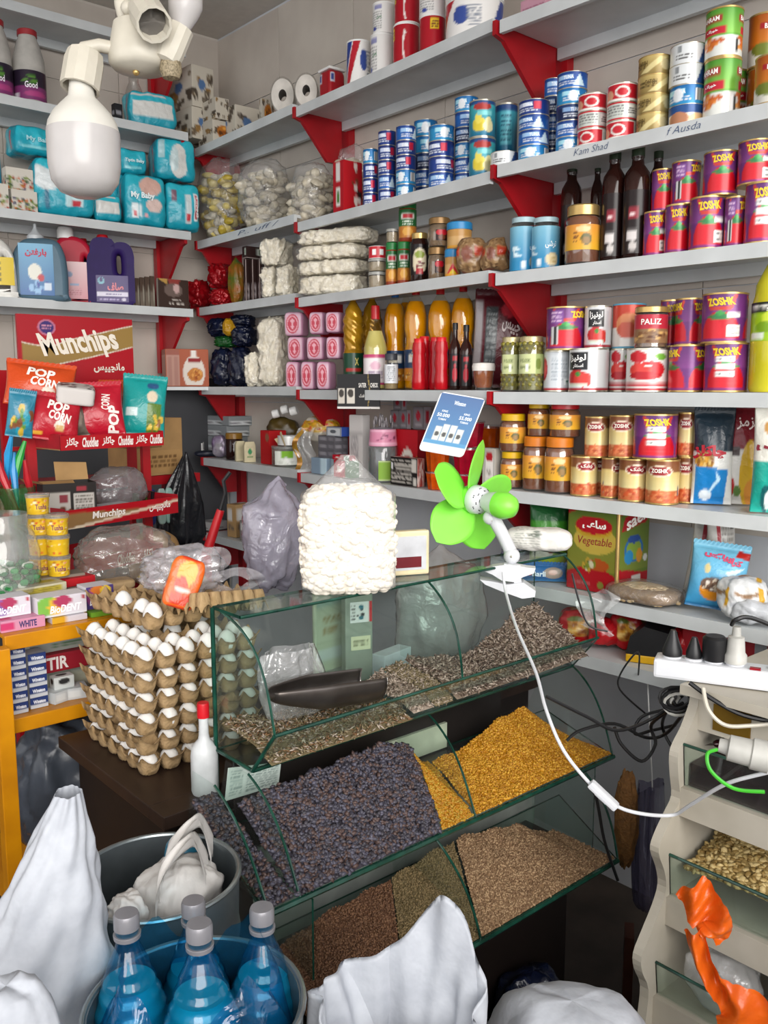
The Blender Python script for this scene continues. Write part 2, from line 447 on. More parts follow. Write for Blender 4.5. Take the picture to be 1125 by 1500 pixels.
def bracket(parent, front, back, z, h=.17):
 """red side plate from the wall out to the shelf's front corner"""
 u = (back - front); L = u.length; u = u / L; w = Vector((-u.y, u.x, 0)) * .007
 prof = [(-.006, .002), (-.006, -.036), (.03, -.045), (L * .62, -h), (L - .02, -h), (L - .02, -.002)]
 vs = []
 for sgn in (-1, 1):
  for a, b in prof:
   p = front + u * a + w * sgn; vs.append((p.x, p.y, z + b))
 k = len(prof)
 fs = [tuple(range(k)), tuple(range(2 * k - 1, k - 1, -1))] + [(i, i + k, (i + 1) % k + k, (i + 1) % k) for i in range(k)]
 return MB().add(vs, fs).build('bracket', m_red, parent)
def upright(parent, x, y, z0, z1, horiz=True):
 mb = MB()
 if horiz: mb.box(x - .03, x, y - .022, y + .022, z0, z1)
 else: mb.box(x - .022, x + .022, y - .03, y, z0, z1)
 return mb.build('upright', m_red, parent)
def on_wall(p): return Vector((XW - .040, p.y, 0))
DIV = SM[3].at(436, 0); DIV.z = 0
END = SL[2].at(289, 0); END.z = 0
FARR = J + UR * 1.35
ON = {'R': {1: 'topmost grey shelf at upper right, bare but for a pink carton', 2: 'grey shelf under red, gold and green tins at right', 3: 'grey shelf carrying dark syrup bottles and purple tins',
   4: 'grey shelf carrying two rows of tomato paste tins', 5: 'grey shelf carrying honey jars and bean tins', 6: 'grey shelf under the green oil tin', 7: 'lowest grey shelf with chipped edge behind the power strip'},
      'M': {1: 'grey shelf carrying white and red tubs at the top', 2: 'grey shelf under stacked blue tuna tins', 3: 'grey shelf carrying spice jars and brown bags', 4: 'grey shelf under oil bottles and pink soaps', 5: 'grey shelf carrying pink-lidded jar and jelly packs'},
      'L': {1: 'grey shelf in the corner under tissue boxes', 2: 'grey shelf in the corner under clear sacks', 3: 'grey shelf in the corner under red bags and white packs', 4: 'grey shelf in the corner under dark blue bags', 5: 'grey shelf in the corner under grey cartons and red box', 6: 'low grey shelf in the corner behind hanging plastic bag'},
      'B': {1: 'topmost grey shelf on the back wall, cut by the frame', 2: 'grey back wall shelf carrying two white juice bottles', 3: 'grey back wall shelf carrying turquoise diaper packs', 4: 'grey back wall shelf carrying detergent bottles'}}
def unit(r, k): return thing('wall_shelf', ON[r][k], 'shelf', (0, 0, 0), 0, 'wall shelves')
FARR = J + UR * 1.35
for k, s in SR.items():
 f0 = Vector((s.p.x, s.p.y, 0)); t = unit('R', k); zb = s.z - .0016
 if k == 7:
  a = s.at(838, 0); a.z = 0
  board(t, a, s.p + UR * 1.35, on_wall(FARR), on_wall(a), zb)
  continue
 if k == 6: f0 = SR[6].at(770, 0); f0.z = 0
 board(t, f0 + UR * .004, FARR, on_wall(FARR), on_wall(f0), zb)
 if k < 6: bracket(t, J - UR * .010, on_wall(J) - UR * .010, zb)
for k, s in SM.items():
 t = unit('M', k); zb = s.z - .0016
 board(t, DIV + UM * .006, J - UM * .024, on_wall(J - UM * .024), on_wall(DIV + UM * .006), zb)
 bracket(t, DIV - UM * .004, on_wall(DIV), zb)
for k, s in SL.items():
 t = unit('L', k); zb = s.z - .0016
 e = DIV - UM * .018
 if k == 6: e = DIV + UM * .5
 board(t, END, e, on_wall(e), on_wall(END), zb)
 bracket(t, END - UM * .010, on_wall(END - UM * .010), zb)
BE = 1.955
for k, s in SB.items():
 t = unit('B', k); zb = s.z - .0016
 board(t, Vector((-1.2, YB, 0)), Vector((BE, YB, 0)), Vector((BE, YW - .03, 0)), Vector((-1.2, YW - .03, 0)), zb)
 for x in (BE - .02, .9): bracket(t, Vector((x, YB + .016, 0)), Vector((x, YW - .034, 0)), zb - .013)
for q, y, z0 in (('right of the middle bay', J.y, .9), ('between the middle and corner bays', DIV.y, .9), ('nearest the corner on the right wall', END.y + .02, .6)):
 tag(upright(None, XW - .008, y, z0, 2.6), 'red slotted upright ' + q, 'upright', 'red shelf uprights').name = 'shelf_upright'
for q, x in (('on the back wall beside the corner', BE - .02), ('on the back wall behind the detergents', .9)):
 tag(upright(None, x, YW - .022, 1.62, 2.98, False), 'red slotted upright ' + q, 'upright', 'red shelf uprights').name = 'shelf_upright'
# ============================================================ kinds of goods
m_tin = mat('bare_tin', '#c9c4b4', 0.28, 0.85, var=0.06)
m_gold = mat('gold_lacquer', '#c8a86a', 0.3, 0.7, var=0.06)
m_white = mat('white_plastic', '#e8e8e6', 0.4, var=0.02)
m_black = mat('black_plastic', '#18181a', 0.4, var=0.1)
m_card = mat('brown_cardboard', '#a98556', 0.8, var=0.08, scale=14)
F_CLEAR = film('clear_film', '#ffffff', 0.10, 0.20, 0.12, 0.9, 38)
F_MILK = film('milky_film', '#ffffff', 0.26, 0.20, 0.16, 1.0, 22)
F_GLASSJAR = film('jar_glass', '#f4f8f4', 0.03, 0.28, 0.04, 0.0)
def facing(p, turn=0.0): return math.atan2(EYE.x - p.x, -(EYE.y - p.y)) + turn
def f_cyl(r, h, z0=0.0, r1=None):
 r1 = r if r1 is None else r1
 return lambda U, V: ((r + (r1 - r) * V) * np.sin(2 * PI * (U - .5)), -(r + (r1 - r) * V) * np.cos(2 * PI * (U - .5)), z0 + h * V)
def wob(X, Y, Z, seed, freq, oc=3, ridge=False):
 R = np.random.RandomState(seed); out = 0 * X; amp = 1.0; tot = 0
 for o in range(oc):
  for k in range(4):
   d = R.normal(size=3); d *= freq * (1.9 ** o) / np.linalg.norm(d)
   w = np.sin(d[0] * X + d[1] * Y + d[2] * Z + R.uniform(0, 6.28) + 1.3 * np.sin(d[1] * X * .6 - d[2] * Y * .6 + d[0] * Z * .6))
   out = out + amp * ((1 - 2 * np.abs(w)) if ridge else w); tot += amp
  amp *= .55
 return out / tot * 2
KIND = {}
def use(key, maker, label, p, rz, scale=(1, 1, 1), group=None, cat=None, name=None, rot=None):
 """first call builds the kind, later calls copy it with its parts"""
 if key not in KIND:
  r = maker(); KIND[key] = r
  r['label'] = label
  r.location = p
  r.rotation_euler = rot if rot is not None else (0, 0, rz)
  r.scale = scale
  if group: r['group'] = group
  return r
 r = dup(KIND[key], label, p, rz, group, rot, scale)
 if not group and 'group' in r.keys(): del r['group']
 return r

def make_can(name, cat, r, h, cv, rim=m_tin, texts=(), nu=72, nv=26, body=P_CAN, rib=0.0):
 t = thing(name, '', cat)
 f = f_cyl(r, h * .94, h * .03)
 f2 = (lambda U, V: tuple(q * (1 + rib * np.sin(V * 60)) if i < 2 else q for i, q in enumerate(f(U, V)))) if rib else f
 sheet('body', f2, nu, nv, body, t, cv, wrap=True)
 k = r * 1.02; e = h * .03
 MB().lathe([(r * .3, h - e * .9), (r * .9, h - e * .9), (r * .93, h), (k, h), (k, h - e * 1.1), (r * .985, h - e * 1.4)], 32, cap0=True, cap1=False).build('lid', rim, t, True)
 MB().lathe([(r * .985, e * 1.4), (k, e * 1.1), (k, 0), (r * .93, 0)], 32, cap0=False, cap1=True).build('base_rim', rim, t, True)
 for (s, u, v, wu, hv, c, *o) in texts:
  lettering(s, f, u, v, wu, hv, ink(c), t, off=r * .012, bold=o[0] if o else .03, rot=o[1] if len(o) > 1 else 0)
 return t
def make_bottle(name, cat, h, r, prof, m, cap=None, label=None, texts=(), liquid=None, n=28, capm=None, extra=None):
 """prof: (radius share, height share); cap: (z0, z1, radius share); label: (z0, z1, canvas, radius share)"""
 t = thing(name, '', cat)
 P = [(a * r, b * h) for a, b in prof]
 MB().lathe(P, n).build('body', m, t, True, 50)
 if liquid is not None:
  lm, top = liquid
  Q = [(a * .955, b + (.004 if i == 0 else 0)) for i, (a, b) in enumerate(P) if b < top * h]; Q.append((.955 * float(np.interp(top * h, [b for a, b in P], [a for a, b in P])), top * h))
  MB().lathe(Q, n).build('contents', lm, t, True, 50)
 if cap:
  z0, z1, cr = cap[:3]
  e = (z1 - z0) * h * .12
  MB().lathe([(cr * r, z0 * h), (cr * r, z1 * h - e), (cr * r * .93, z1 * h)], 24).build('cap', capm or m_white, t, True, 35)
 if label:
  z0, z1, cv, lr = label[:4]
  f = f_cyl(r * lr, (z1 - z0) * h, z0 * h, r * (label[4] if len(label) > 4 else lr))
  o = sheet('label', f, 56, 22, P_GLOSS, t, cv, wrap=True)
  for (s, u, v, wu, hv, c, *q) in texts:
   lettering(s, f, u, v, wu, hv, ink(c), o, off=r * .015, bold=q[0] if q else .02)
 if extra: extra(t)
 return t
def soft_mesh(name, w, d, h, e, m, cvs, n=18, crumple=0.0, seed=1, freq=None, pinch=0.0, bulge=0.0):
 """box with edges rounded by exponent e; cvs = print for front, side, top"""
 bm = bmesh.new(); bmesh.ops.create_cube(bm, size=2)
 bmesh.ops.subdivide_edges(bm, edges=bm.edges[:], cuts=n, use_grid_fill=True)
 V = np.array([v.co[:] for v in bm.verts]); bm.verts.index_update()
 fs = [[v.index for v in f.verts] for f in bm.faces]; bm.free()
 N = V.copy()
 nrm = (np.abs(V) ** e).sum(1) ** (1 / e); Q = V / nrm[:, None]
 if bulge:
  Q[:, 1] *= 1 + bulge * (1 - np.abs(V[:, 0]) ** 2) * (1 - np.abs(V[:, 2]) ** 2); Q[:, 0] *= 1 + .3 * bulge * (1 - np.abs(V[:, 2]) ** 2)
 X, Y, Z = Q[:, 0] * w / 2, Q[:, 1] * d / 2, (Q[:, 2] + 1) * h / 2
 if pinch: X = X * (1 - pinch * np.clip(Q[:, 2], 0, 1) ** 2); Y = Y * (1 - pinch * np.clip(Q[:, 2], 0, 1) ** 2)
 if crumple:
  fr = freq or 30.0
  k = crumple * wob(X, Y, Z, seed, fr, 3, True)
  c = np.array([0, 0, h / 2]); D = np.stack([X, Y, Z], 1) - c; D /= np.maximum(1e-6, np.linalg.norm(D, axis=1))[:, None]
  X, Y, Z = X + D[:, 0] * k, Y + D[:, 1] * k, np.maximum(0, Z + D[:, 2] * k)
 me = bpy.data.meshes.new(name); me.from_pydata(np.stack([X, Y, Z], 1).tolist(), [], fs); me.materials.append(m)
 if cvs:
  F, S, T = (cvs + [cvs[-1]] * 3)[:3]
  ax = np.argmax(np.abs(V) * np.array([1, 1.0001, .9999]), 1)
  u = np.where(ax == 0, (V[:, 1] * np.sign(V[:, 0]) + 1) / 2, (V[:, 0] + 1) / 2); v = np.where(ax == 2, (V[:, 1] + 1) / 2, (V[:, 2] + 1) / 2)
  c = np.where((ax == 1)[:, None], F.sample(u, v), np.where((ax == 0)[:, None], S.sample(u, v), T.sample(u, v)))
  ca = me.color_attributes.new('Col', 'FLOAT_COLOR', 'POINT')
  ca.data.foreach_set('color', np.concatenate([c, np.ones((len(c), 1))], 1).astype(np.float32).ravel())
 me.shade_smooth()
 if e > 15: me.set_sharp_from_angle(angle=math.radians(35))
 return me
def f_front(w, d, h, off=0.0): return lambda U, V: ((U - .5) * w, -d / 2 - off + 0 * U, V * h)
def f_side(w, d, h, off=0.0): return lambda U, V: (w / 2 + off + 0 * U, (U - .5) * d, V * h)
def f_left(w, d, h, off=0.0): return lambda U, V: (-w / 2 - off + 0 * U, (.5 - U) * d, V * h)
def f_top(w, d, h, off=0.0): return lambda U, V: ((U - .5) * w, (V - .5) * d, h + off + 0 * U)
def make_box(name, cat, w, d, h, cvs, texts=(), stexts=(), ttexts=(), ltexts=(), n=16, m=None, e=60):
 """printed carton; prints are laid on its faces"""
 t = thing(name, '', cat)
 b = link('carton', soft_mesh('carton', w, d, h, e, m or P_PAPER, cvs, n), t)
 for fn, tx in ((f_front, texts), (f_side, stexts), (f_top, ttexts), (f_left, ltexts)):
  for (s, u, v, wu, hv, c, *q) in tx:
   lettering(s, fn(w, d, h), u, v, wu, hv, ink(c), t, off=.0008, bold=q[0] if q else .025, rot=q[1] if len(q) > 1 else 0, shear=q[2] if len(q) > 2 else 0)
 return t
def make_pillow(name, cat, w, h, t_, cv, texts=(), m=None, seed=1, nu=44, nv=44, tooth=True, wr=1.0):
 """sealed snack bag standing on its lower seam"""
 T = thing(name, '', cat)
 def thick(x, V):
  s = np.clip(np.sin(PI * np.clip((V - .05) / .9, 0, 1)), 0, 1) ** .55
  e = np.clip(1 - np.abs(2 * x / w) ** 2.4, 0, 1) ** .62
  wrk = 1 + .10 * wr * np.sin(x / w * 34 + seed) * np.exp(-np.minimum(V, 1 - V) * 9) + .05 * wr * np.sin(x / w * 13 + V * 9 + seed * 2)
  return .0012 + t_ / 2 * s * e * wrk
 def narrow(V): return 1 - .05 * np.sin(PI * V)
 def front(U, V):
  x = (U - .5) * w; return x * narrow(V), -thick(x, V), V * h
 def f(U, V):
  a = np.where(U < .5, 2 * U, 2 - 2 * U); x = (a - .5) * w
  y = thick(x, V) * np.where(U < .5, -1, 1)
  edge = (np.abs(a - .5) > .499)
  return x * narrow(V), np.where(edge, 0, y), V * h
 us = np.linspace(0, 1, 2 * nu + 1)[:-1]; U, V = np.meshgrid(us, np.linspace(0, 1, nv)); X, Y, Z = f(U, V)
 uu = np.where(U < .5, 2 * U, 2 - 2 * U)
 o = link('bag', grid_mesh('bag', X, Y, Z, m or P_BAG, cv, True, True, uu, V), T)
 for (s, u, v, wu, hv, c, *q) in texts:
  lettering(s, front, u, v, wu, hv, ink(c), T, off=.0025, bold=q[0] if q else .03, rot=q[1] if len(q) > 1 else 0)
 if tooth:
  for z in (0, 1):
   mb = MB(); k = 26; ww = w * .995
   vs = [(-ww / 2 + ww * i / k, 0.0006 * (-1) ** i, h * z) for i in range(k + 1)] + [(-ww / 2 + ww * i / k, -.0006 * (-1) ** i, h * z + (.008 if z else -.006 * 0 + .008) * (1 if z else 1) - (0 if z else .008) + (.003 if i % 2 and z else 0)) for i in range(k + 1)]
   mb.add(vs, [(i, i + 1, i + k + 2, i + k + 1) for i in range(k)])
   if z: mb.build('crimp', ink('#%02x%02x%02x' % tuple(int(255 * min(1, max(0, float(q))) ** (1 / 2.2)) for q in cv.a[-2, cv.w // 2])), T)
 return T
def lump_mesh(name, rx, ry, rz, m, seed=1, amp=.12, freq=9.0, e=2.4, nu=56, nv=36, flat=True, neck=0.0, ridge=True, oc=3, cv=None):
 """crumpled bag: a rounded body with folds, flat underneath, drawn in towards a neck"""
 U, V = np.meshgrid(np.linspace(0, 2 * PI, nu + 1)[:-1], np.linspace(-PI / 2, PI / 2, nv))
 def pw(a): return np.sign(a) * np.abs(a) ** (2 / e)
 X, Y, Z = pw(np.cos(V)) * pw(np.cos(U)), pw(np.cos(V)) * pw(np.sin(U)), pw(np.sin(V))
 if neck:
  k = np.clip((Z - (1 - 2 * neck)) / (2 * neck), 0, 1); q = 1 - .8 * k ** .7
  X, Y = X * q, Y * q
 s = 1 + amp * wob(X, Y, Z, seed, freq * .35, oc, ridge)
 X, Y, Z = X * s * rx, Y * s * ry, Z * (1 + (s - 1) * .6) * rz
 Z = Z + rz
 if flat: Z = np.maximum(Z, 0)
 return grid_mesh(name, X, Y, Z, m, cv, True, True, U / 2 / PI, (V / PI + .5))
# ============================================================ tins and jars on the right wall
def cv_tuna(bg, logo, band, k=0, tagc='#c02040'):
 c = Canvas(bg, 128, 32); c.grad(0, 0, 1, 1, band, bg)
 for o in (0, .5):
  c.ell(.30 + o, .5, .09, .3, band).rect(.36 + o, .52, .55 + o, .8, logo).lines(.37 + o, .15, .6 + o, .45, 2, '#d5dbe6', 3 + k)
  if k % 3 == 1: c.rect(.56 + o, .3, .64 + o, .85, tagc)
  if k % 3 == 2: c.bars(.14 + o, .2, .24 + o, .8).ell(.48 + o, .5, .05, .35, '#e8eef2')
  if k % 3 == 0: c.poly([(.55 + o, .1), (.62 + o, .9), (.68 + o, .1)], '#cfe6f2')
 return c
def mk_tuna(k):
 pal = [('#123a84', '#9fc4ea', '#1d63b5'), ('#1a2f72', '#c8d4ee', '#173a86'), ('#1467a8', '#a9dff0', '#2a8fc4'), ('#16386e', '#86a9d6', '#0f1f4a')][k]
 return lambda: make_can('tuna_can', 'tin', .0425, .036, cv_tuna(*pal[:2], pal[2], k), m_tin, [('TUNA' if k != 1 else 'Elika', .5, .66, .11, .24, '#f2f5fa')])
def mk_tuna_red():
 c = Canvas('#f0eee8', 128, 32)
 for o in (0, .5): c.rect(.22 + o, .12, .60 + o, .95, '#c01c2c').ell(.42 + o, .5, .08, .33, '#e8e2dc').ell(.42 + o, .5, .06, .22, '#c01c2c').ell(.27 + o, .35, .05, .3, '#d9a382').rect(.62 + o, .3, .7 + o, .8, '#dadfd8')
 c.rect(0, .0, 1, .12, '#f0eee8')
 return make_can('tuna_can', 'tin', .0425, .036, c, m_tin)
def mk_tuna_pale():
 c = Canvas('#c01c2c', 128, 32); c.rect(.3, .1, .74, .92, '#c9cfc8').lines(.33, .2, .55, .85, 4, '#777777').rect(.58, .2, .72, .8, '#e6e6e0').lines(.59, .3, .71, .7, 3, '#555555')
 return make_can('tuna_can', 'tin', .0425, .036, c, m_tin)
def mk_tuna_gold():
 c = Canvas('#a98f4e', 128, 32); c.grad(0, 0, 1, 1, '#8a7440', '#bfa868').poly([(.4, .1), (.6, .9), (.68, .9), (.48, .1)], '#d6c78e').lines(.3, .3, .46, .7, 2, '#5b4a24').ell(.66, .5, .05, .3, '#c8b98a')
 return make_can('tuna_can', 'tin', .0435, .037, c, m_gold, [('CATCH', .42, .6, .12, .3, '#6b5528')])
def mk_tuna_white():
 c = Canvas('#dfe3e4', 128, 32); c.poly([(.55, .0), (.62, 1), (1, 1), (1, 0)], '#2b4f88').rect(.0, 0, .2, 1, '#2b4f88').lines(.34, .2, .5, .5, 2, '#666666').rect(.36, .55, .4, .9, '#8a8f92')
 return make_can('tuna_can', 'tin', .0435, .037, c, m_tin)
def mk_tuna_photo():
 c = Canvas('#234f8c', 128, 32); c.rect(.3, 0, .75, .55, '#e8dcc8').ell(.42, .3, .1, .35, '#b9805e').ell(.6, .3, .08, .25, '#e9c48f')
 return make_can('tuna_can', 'tin', .0435, .037, c, m_tin)
def mk_pear():
 c = Canvas('#1c7f9c', 96, 64); c.grad(0, 0, 1, 1, '#1c6f92', '#3bb0b8').rect(0, .9, 1, 1, '#1d4c84').ell(.46, .32, .09, .2, '#dbc63a').ell(.45, .5, .045, .16, '#e6d65a').ell(.58, .28, .07, .17, '#ebe3b0').ell(.58, .42, .04, .12, '#e7dfa2').ell(.5, .83, .12, .1, '#a8322c').rect(.44, .6, .62, .72, '#7fd0d0')
 return make_can('fruit_can', 'tin', .0375, .11, c, m_tin)
def mk_teal():
 c = Canvas('#1f6f92', 96, 64); c.grad(0, 0, 1, 1, '#155e80', '#3a9db0').rect(0, .88, 1, 1, '#1b3f77').rect(.42, .15, .58, .85, '#5cb4c2').lines(.43, .2, .57, .8, 9, '#13506c')
 return make_can('fruit_can', 'tin', .0375, .11, c, m_tin)
def mk_bahram():
 c = Canvas('#5fa536', 128, 64); c.grad(0, .45, 1, 1, '#7fbb48', '#4f9430').rect(0, 0, 1, .42, '#e4e6e0')
 for o in (0, .4): c.rect(.22 + o, .72, .46 + o, .88, '#a61c2e').rect(.25 + o, .47, .5 + o, .62, '#c42436').blobs(.22 + o, .16, .46 + o, .4, 26, .028, ['#d9762c', '#c65a20', '#e79a4a'], 1.4)
 c.bars(.56, .08, .62, .36)
 return make_can('bean_can', 'tin', .0375, .108, c, m_gold, [('BAHRAM', .34, .8, .2, .1, '#f4f1ea'), ('BAHRAM', .74, .8, .2, .1, '#f4f1ea'), (fa('خوراک'), .37, .545, .12, .07, '#ffffff')])
def mk_orange():
 c = Canvas('#b9661c', 96, 64); c.grad(0, .4, 1, 1, '#c8741f', '#a85214').rect(0, 0, 1, .34, '#d8d6cc').ell(.45, .3, .14, .14, '#6e7a2c').rect(.4, .68, .68, .82, '#a51d28').bars(.55, .06, .62, .28)
 return make_can('bean_can', 'tin', .0375, .108, c, m_gold, [('BAHRAM', .54, .75, .2, .1, '#f4f1ea')])
def cv_tomato(st=0):
 c = Canvas('#6a2d74', 160, 80); c.grad(0, .5, 1, 1, '#7d3a80', '#5a2566')
 for o in (0, .333, .667):
  c.ell(.5 + o - (1 if o > .5 else 0), .12, .15, .52, '#c20f22').ell(.44 + o - (1 if o > .5 else 0), .1, .08, .46, '#d01a2a')
  c.ell(.5 + o - (1 if o > .5 else 0), .52, .1, .055, '#2f7a45').ell(.5 + o - (1 if o > .5 else 0), .60, .03, .05, '#3f9a4a')
  c.poly([(.38 + o - (1 if o > .5 else 0), .98), (.42 + o - (1 if o > .5 else 0), .66), (.58 + o - (1 if o > .5 else 0), .66), (.62 + o - (1 if o > .5 else 0), .98), (.59 + o - (1 if o > .5 else 0), .98), (.56 + o - (1 if o > .5 else 0), .72), (.44 + o - (1 if o > .5 else 0), .72), (.41 + o - (1 if o > .5 else 0), .98)], '#c4372a')
 c.rect(0, 0, 1, .06, '#7d2a70')
 if st == 1:
  c.rect(.55, .1, .645, .34, '#eceae4').lines(.56, .13, .635, .31, 3, '#777777').rect(.55, .5, .645, .6, '#e8e6e0')
 if st == 2:
  c.bars(.36, .1, .44, .55, n=9); c.rect(.36, .62, .48, .92, '#7c4a92').lines(.37, .65, .47, .9, 4, '#d8b8d8')
 if st == 3:
  c.rect(.42, .62, .56, .73, '#e8e5e2').rect(.42, .46, .56, .57, '#e8e5e2').rect(.42, .30, .56, .41, '#e8e5e2').lines(.43, .64, .55, .72, 1, '#777777').lines(.43, .32, .55, .4, 1, '#777777')
 return c
def mk_tomato(st, big):
 return lambda: make_can('tomato_paste_can', 'tin', .05 if big else .0368, .108, cv_tomato(st), m_gold,
       ([('ZOSHK', .5 + d, .84, .2, .17, '#e8c62e', .05, .12) for d in ((0, .333, -.333) if st != 2 else (.14,))]), rib=.004)
def mk_lowinza():
 c = Canvas('#d9dadb', 128, 80); c.rect(0, 0, 1, .05, '#a52030')
 for o in (0, .5): c.rect(.20 + o, .5, .4 + o, .95, '#15161a').ell(.30 + o, .3, .11, .2, '#bf2429').ell(.36 + o, .26, .09, .18, '#d23b34').ell(.31 + o, .4, .03, .05, '#3d8a3c').rect(.22 + o, .1, .4 + o, .16, '#d3e0cf').rect(.42 + o, .1, .47 + o, .9, '#c8cdd0')
 return make_can('tomato_paste_can', 'tin', .05, .108, c, m_tin, [(fa('لونیزا'), .30, .79, .16, .2, '#f5f5f2'), (fa('لونیزا'), .80, .79, .16, .2, '#f5f5f2'), (fa('استار'), .31, .6, .1, .11, '#f5f5f2'), (fa('استار'), .81, .6, .1, .11, '#f5f5f2')], rib=.003)
def mk_berry():
 c = Canvas('#e2e0dc', 128, 80); c.rect(0, 0, 1, .05, '#b02030').rect(0, .1, 1, .16, '#c01c2c').rect(0, .2, 1, .23, '#c01c2c')
 for o in (0, .45): c.ell(.34 + o, .82, .07, .15, '#c01525').ell(.45 + o, .52, .11, .2, '#c8202a').ell(.36 + o, .5, .09, .17, '#d63c34').ell(.4 + o, .36, .13, .1, '#b3121f').ell(.52 + o, .82, .05, .08, '#6fa83f').ell(.42 + o, .6, .025, .03, '#f2ded8')
 return make_can('tomato_paste_can', 'tin', .05, .108, c, m_tin, rib=.003)
def mk_plain():
 c = Canvas('#c9ced2', 128, 80); c.rect(0, 0, 1, .05, '#b02030').ell(.30, .55, .07, .3, '#b0203a').ell(.31, .55, .04, .2, '#d84a5c').lines(.42, .25, .62, .85, 9, '#9aa3ab').rect(.58, .12, .66, .3, '#eef2f2').lines(.59, .15, .65, .28, 2, '#2c6b50')
 return make_can('tomato_paste_can', 'tin', .05, .108, c, m_tin, rib=.003)
def mk_bluelid():
 c = Canvas('#d9d4ce', 96, 64); c.rect(0, .45, 1, 1, '#c23a22').ell(.5, .5, .14, .3, '#d98a5c').ell(.48, .4, .1, .2, '#c85a44')
 return make_can('meat_can', 'tin', .045, .108, c, mat('light_blue_lid', '#5fa6c4', .4))
def mk_zoshk():
 c = Canvas('#c9a468', 128, 80); c.grad(0, .3, 1, .72, '#e2d29a', '#d8bd78').grad(0, .72, 1, 1, '#8a5a34', '#7a4526').rect(0, 0, 1, .3, '#c0683c')
 for o in (0, .5):
  c.ell(.26 + o, .76, .13, .13, '#ecd9c2').ell(.26 + o, .76, .115, .105, '#8f1d26').bars(.46 + o, .1, .49 + o, .4, '#444455', 5)
 c.blobs(0, .05, 1, .3, 90, .022, ['#c9552c', '#d9784a', '#b04426', '#e09a68'], 1.5)
 return make_can('bean_can', 'tin', .0365, .108, c, m_gold, [('ZOSHK', .26, .77, .17, .1, '#f4ece0', .04), (fa('زشک'), .76, .77, .14, .12, '#f4ece0', .04)], rib=.003)
def mk_tub_wb():
 c = Canvas('#e9e7e4', 128, 64)
 for o in (0, .5): c.poly([(.25 + o, 1), (.35 + o, 1), (.2 + o, .0), (.16 + o, 0)], '#2a3f86').poly([(.36 + o, 1), (.46 + o, 1), (.3 + o, 0), (.22 + o, 0)], '#b3202f').ell(.5 + o, .55, .05, .25, '#3a4f96')
 c.lines(.03, .2, .14, .8, 7, '#8f95a0').lines(.53, .2, .62, .8, 7, '#8f95a0')
 return make_can('paste_tub', 'tub', .055, .10, c, m_white, body=P_GLOSS)
def mk_tub_white():
 c = Canvas('#e2e1de', 128, 64)
 for o in (0, .5): c.lines(.22 + o, .1, .42 + o, .72, 8, '#9a9a9a').rect(.3 + o, .78, .42 + o, .92, '#8f90b8').ell(.3 + o, .12, .04, .06, '#3a4a9a')
 return make_can('paste_tub', 'tub', .05, .12, c, m_white, [(fa('اصل'), .38, .5, .08, .14, '#3a7a50'), (fa('اصل'), .88, .5, .08, .14, '#3a7a50')], body=P_GLOSS)
def mk_tub_red():
 c = Canvas('#a81826', 128, 64)
 for o in (0, .5): c.rect(.22 + o, .62, .33 + o, .92, '#e2c22c').lines(.23 + o, .66, .32 + o, .88, 3, '#6b2222').ell(.48 + o, .45, .03, .4, '#e6dad6').ell(.5 + o, .42, .03, .34, '#a81826')
 return make_can('paste_tub', 'tub', .05, .12, c, m_white, body=P_GLOSS)
PUT = []
def can(mk, key, shelf, x0, x1, yt, label, off=.075, z=None, turn=None, group=None, dims=(.0425, .036)):
 p, w, h = shelf.spot(x0, x1, yt, off, z)
 k = w / (2 * dims[0])
 t = rnd.uniform(-.35, .35) if turn is None else turn
 PUT.append([use(key, mk, label, p, facing(p, t), (k, k, h / dims[1]), group), w / 2, h])
 return p.z + h
def stack(shelf, x0, x1, yb, yt, kinds, what, where, off=.06, group=None, dims=(.0425, .036)):
 n = len(kinds); z = shelf.z
 p, w, H = shelf.spot(x0, x1, yt, off)
 for i, (mk, key) in enumerate(kinds):
  k = w / (2 * dims[0]); h = H / n
  nm = 'lowest' if i == 0 else 'topmost' if i == n - 1 else ORD[i] + ' from the bottom'
  PUT.append([use(key, mk, f'{what}, {nm} {where}', Vector((p.x, p.y, p.z + i * h)), facing(p, rnd.uniform(-.5, .5)), (k, k, h / dims[1]), group), w / 2, h])
T = [(mk_tuna(i), 'tuna%d' % i) for i in range(4)]
G = 'stacked tuna tins'
stack(SM[2], 532, 554, 293, 220, [T[1], T[1], T[1], T[2]], 'blue tuna tin', 'of the short stack beside the red box', group=G)
stack(SM[2], 554, 580, 288, 194, [T[1], T[0], T[1], T[1], T[1]], 'navy tuna tin', 'of the second stack from the red box', .07, G)
stack(SM[2], 580, 609, 283, 187, [T[2], T[2], T[1], T[1], T[0]], 'blue tuna tin', 'of the third stack from the red box', .07, G)
stack(SM[2], 606, 640, 275, 179, [T[3], T[0], T[3], T[2], T[2]], 'dark blue tuna tin', 'of the rear stack behind the fifth stack', .17, G)
stack(SM[2], 628, 665, 271, 187, [T[0], T[1], T[1], T[2]], 'blue tuna tin', 'of the front stack left of the pears', .06, G)
stack(SM[2], 665, 699, 263, 145, [T[0], T[0], T[2], T[3], T[0], T[2]], 'blue tuna tin', 'of the tall stack left of the pears', .12, G)
for i, (a, b, yt) in enumerate(((687, 725, 205), (687, 725, 151))):
 pz = SM[2].z if i == 0 else pz
 pz = can(mk_pear, 'pear', SM[2], a, b, yt, ['lower teal tin printed with yellow pears, under its twin', 'upper teal tin printed with yellow pears, on its twin'][i], .06, pz, 0, 'pear tins', (.0375, .11))
pz = can(mk_tuna(3), 'tuna3', SR[2], 722, 757, 228, 'dark tuna tin below the tall teal tin, behind the silver one', .15)
can(mk_teal, 'teal', SR[2], 724, 757, 155, 'tall teal fruit tin with pale stripe, right of the pear tins', .15, pz, 0, None, (.0375, .11))
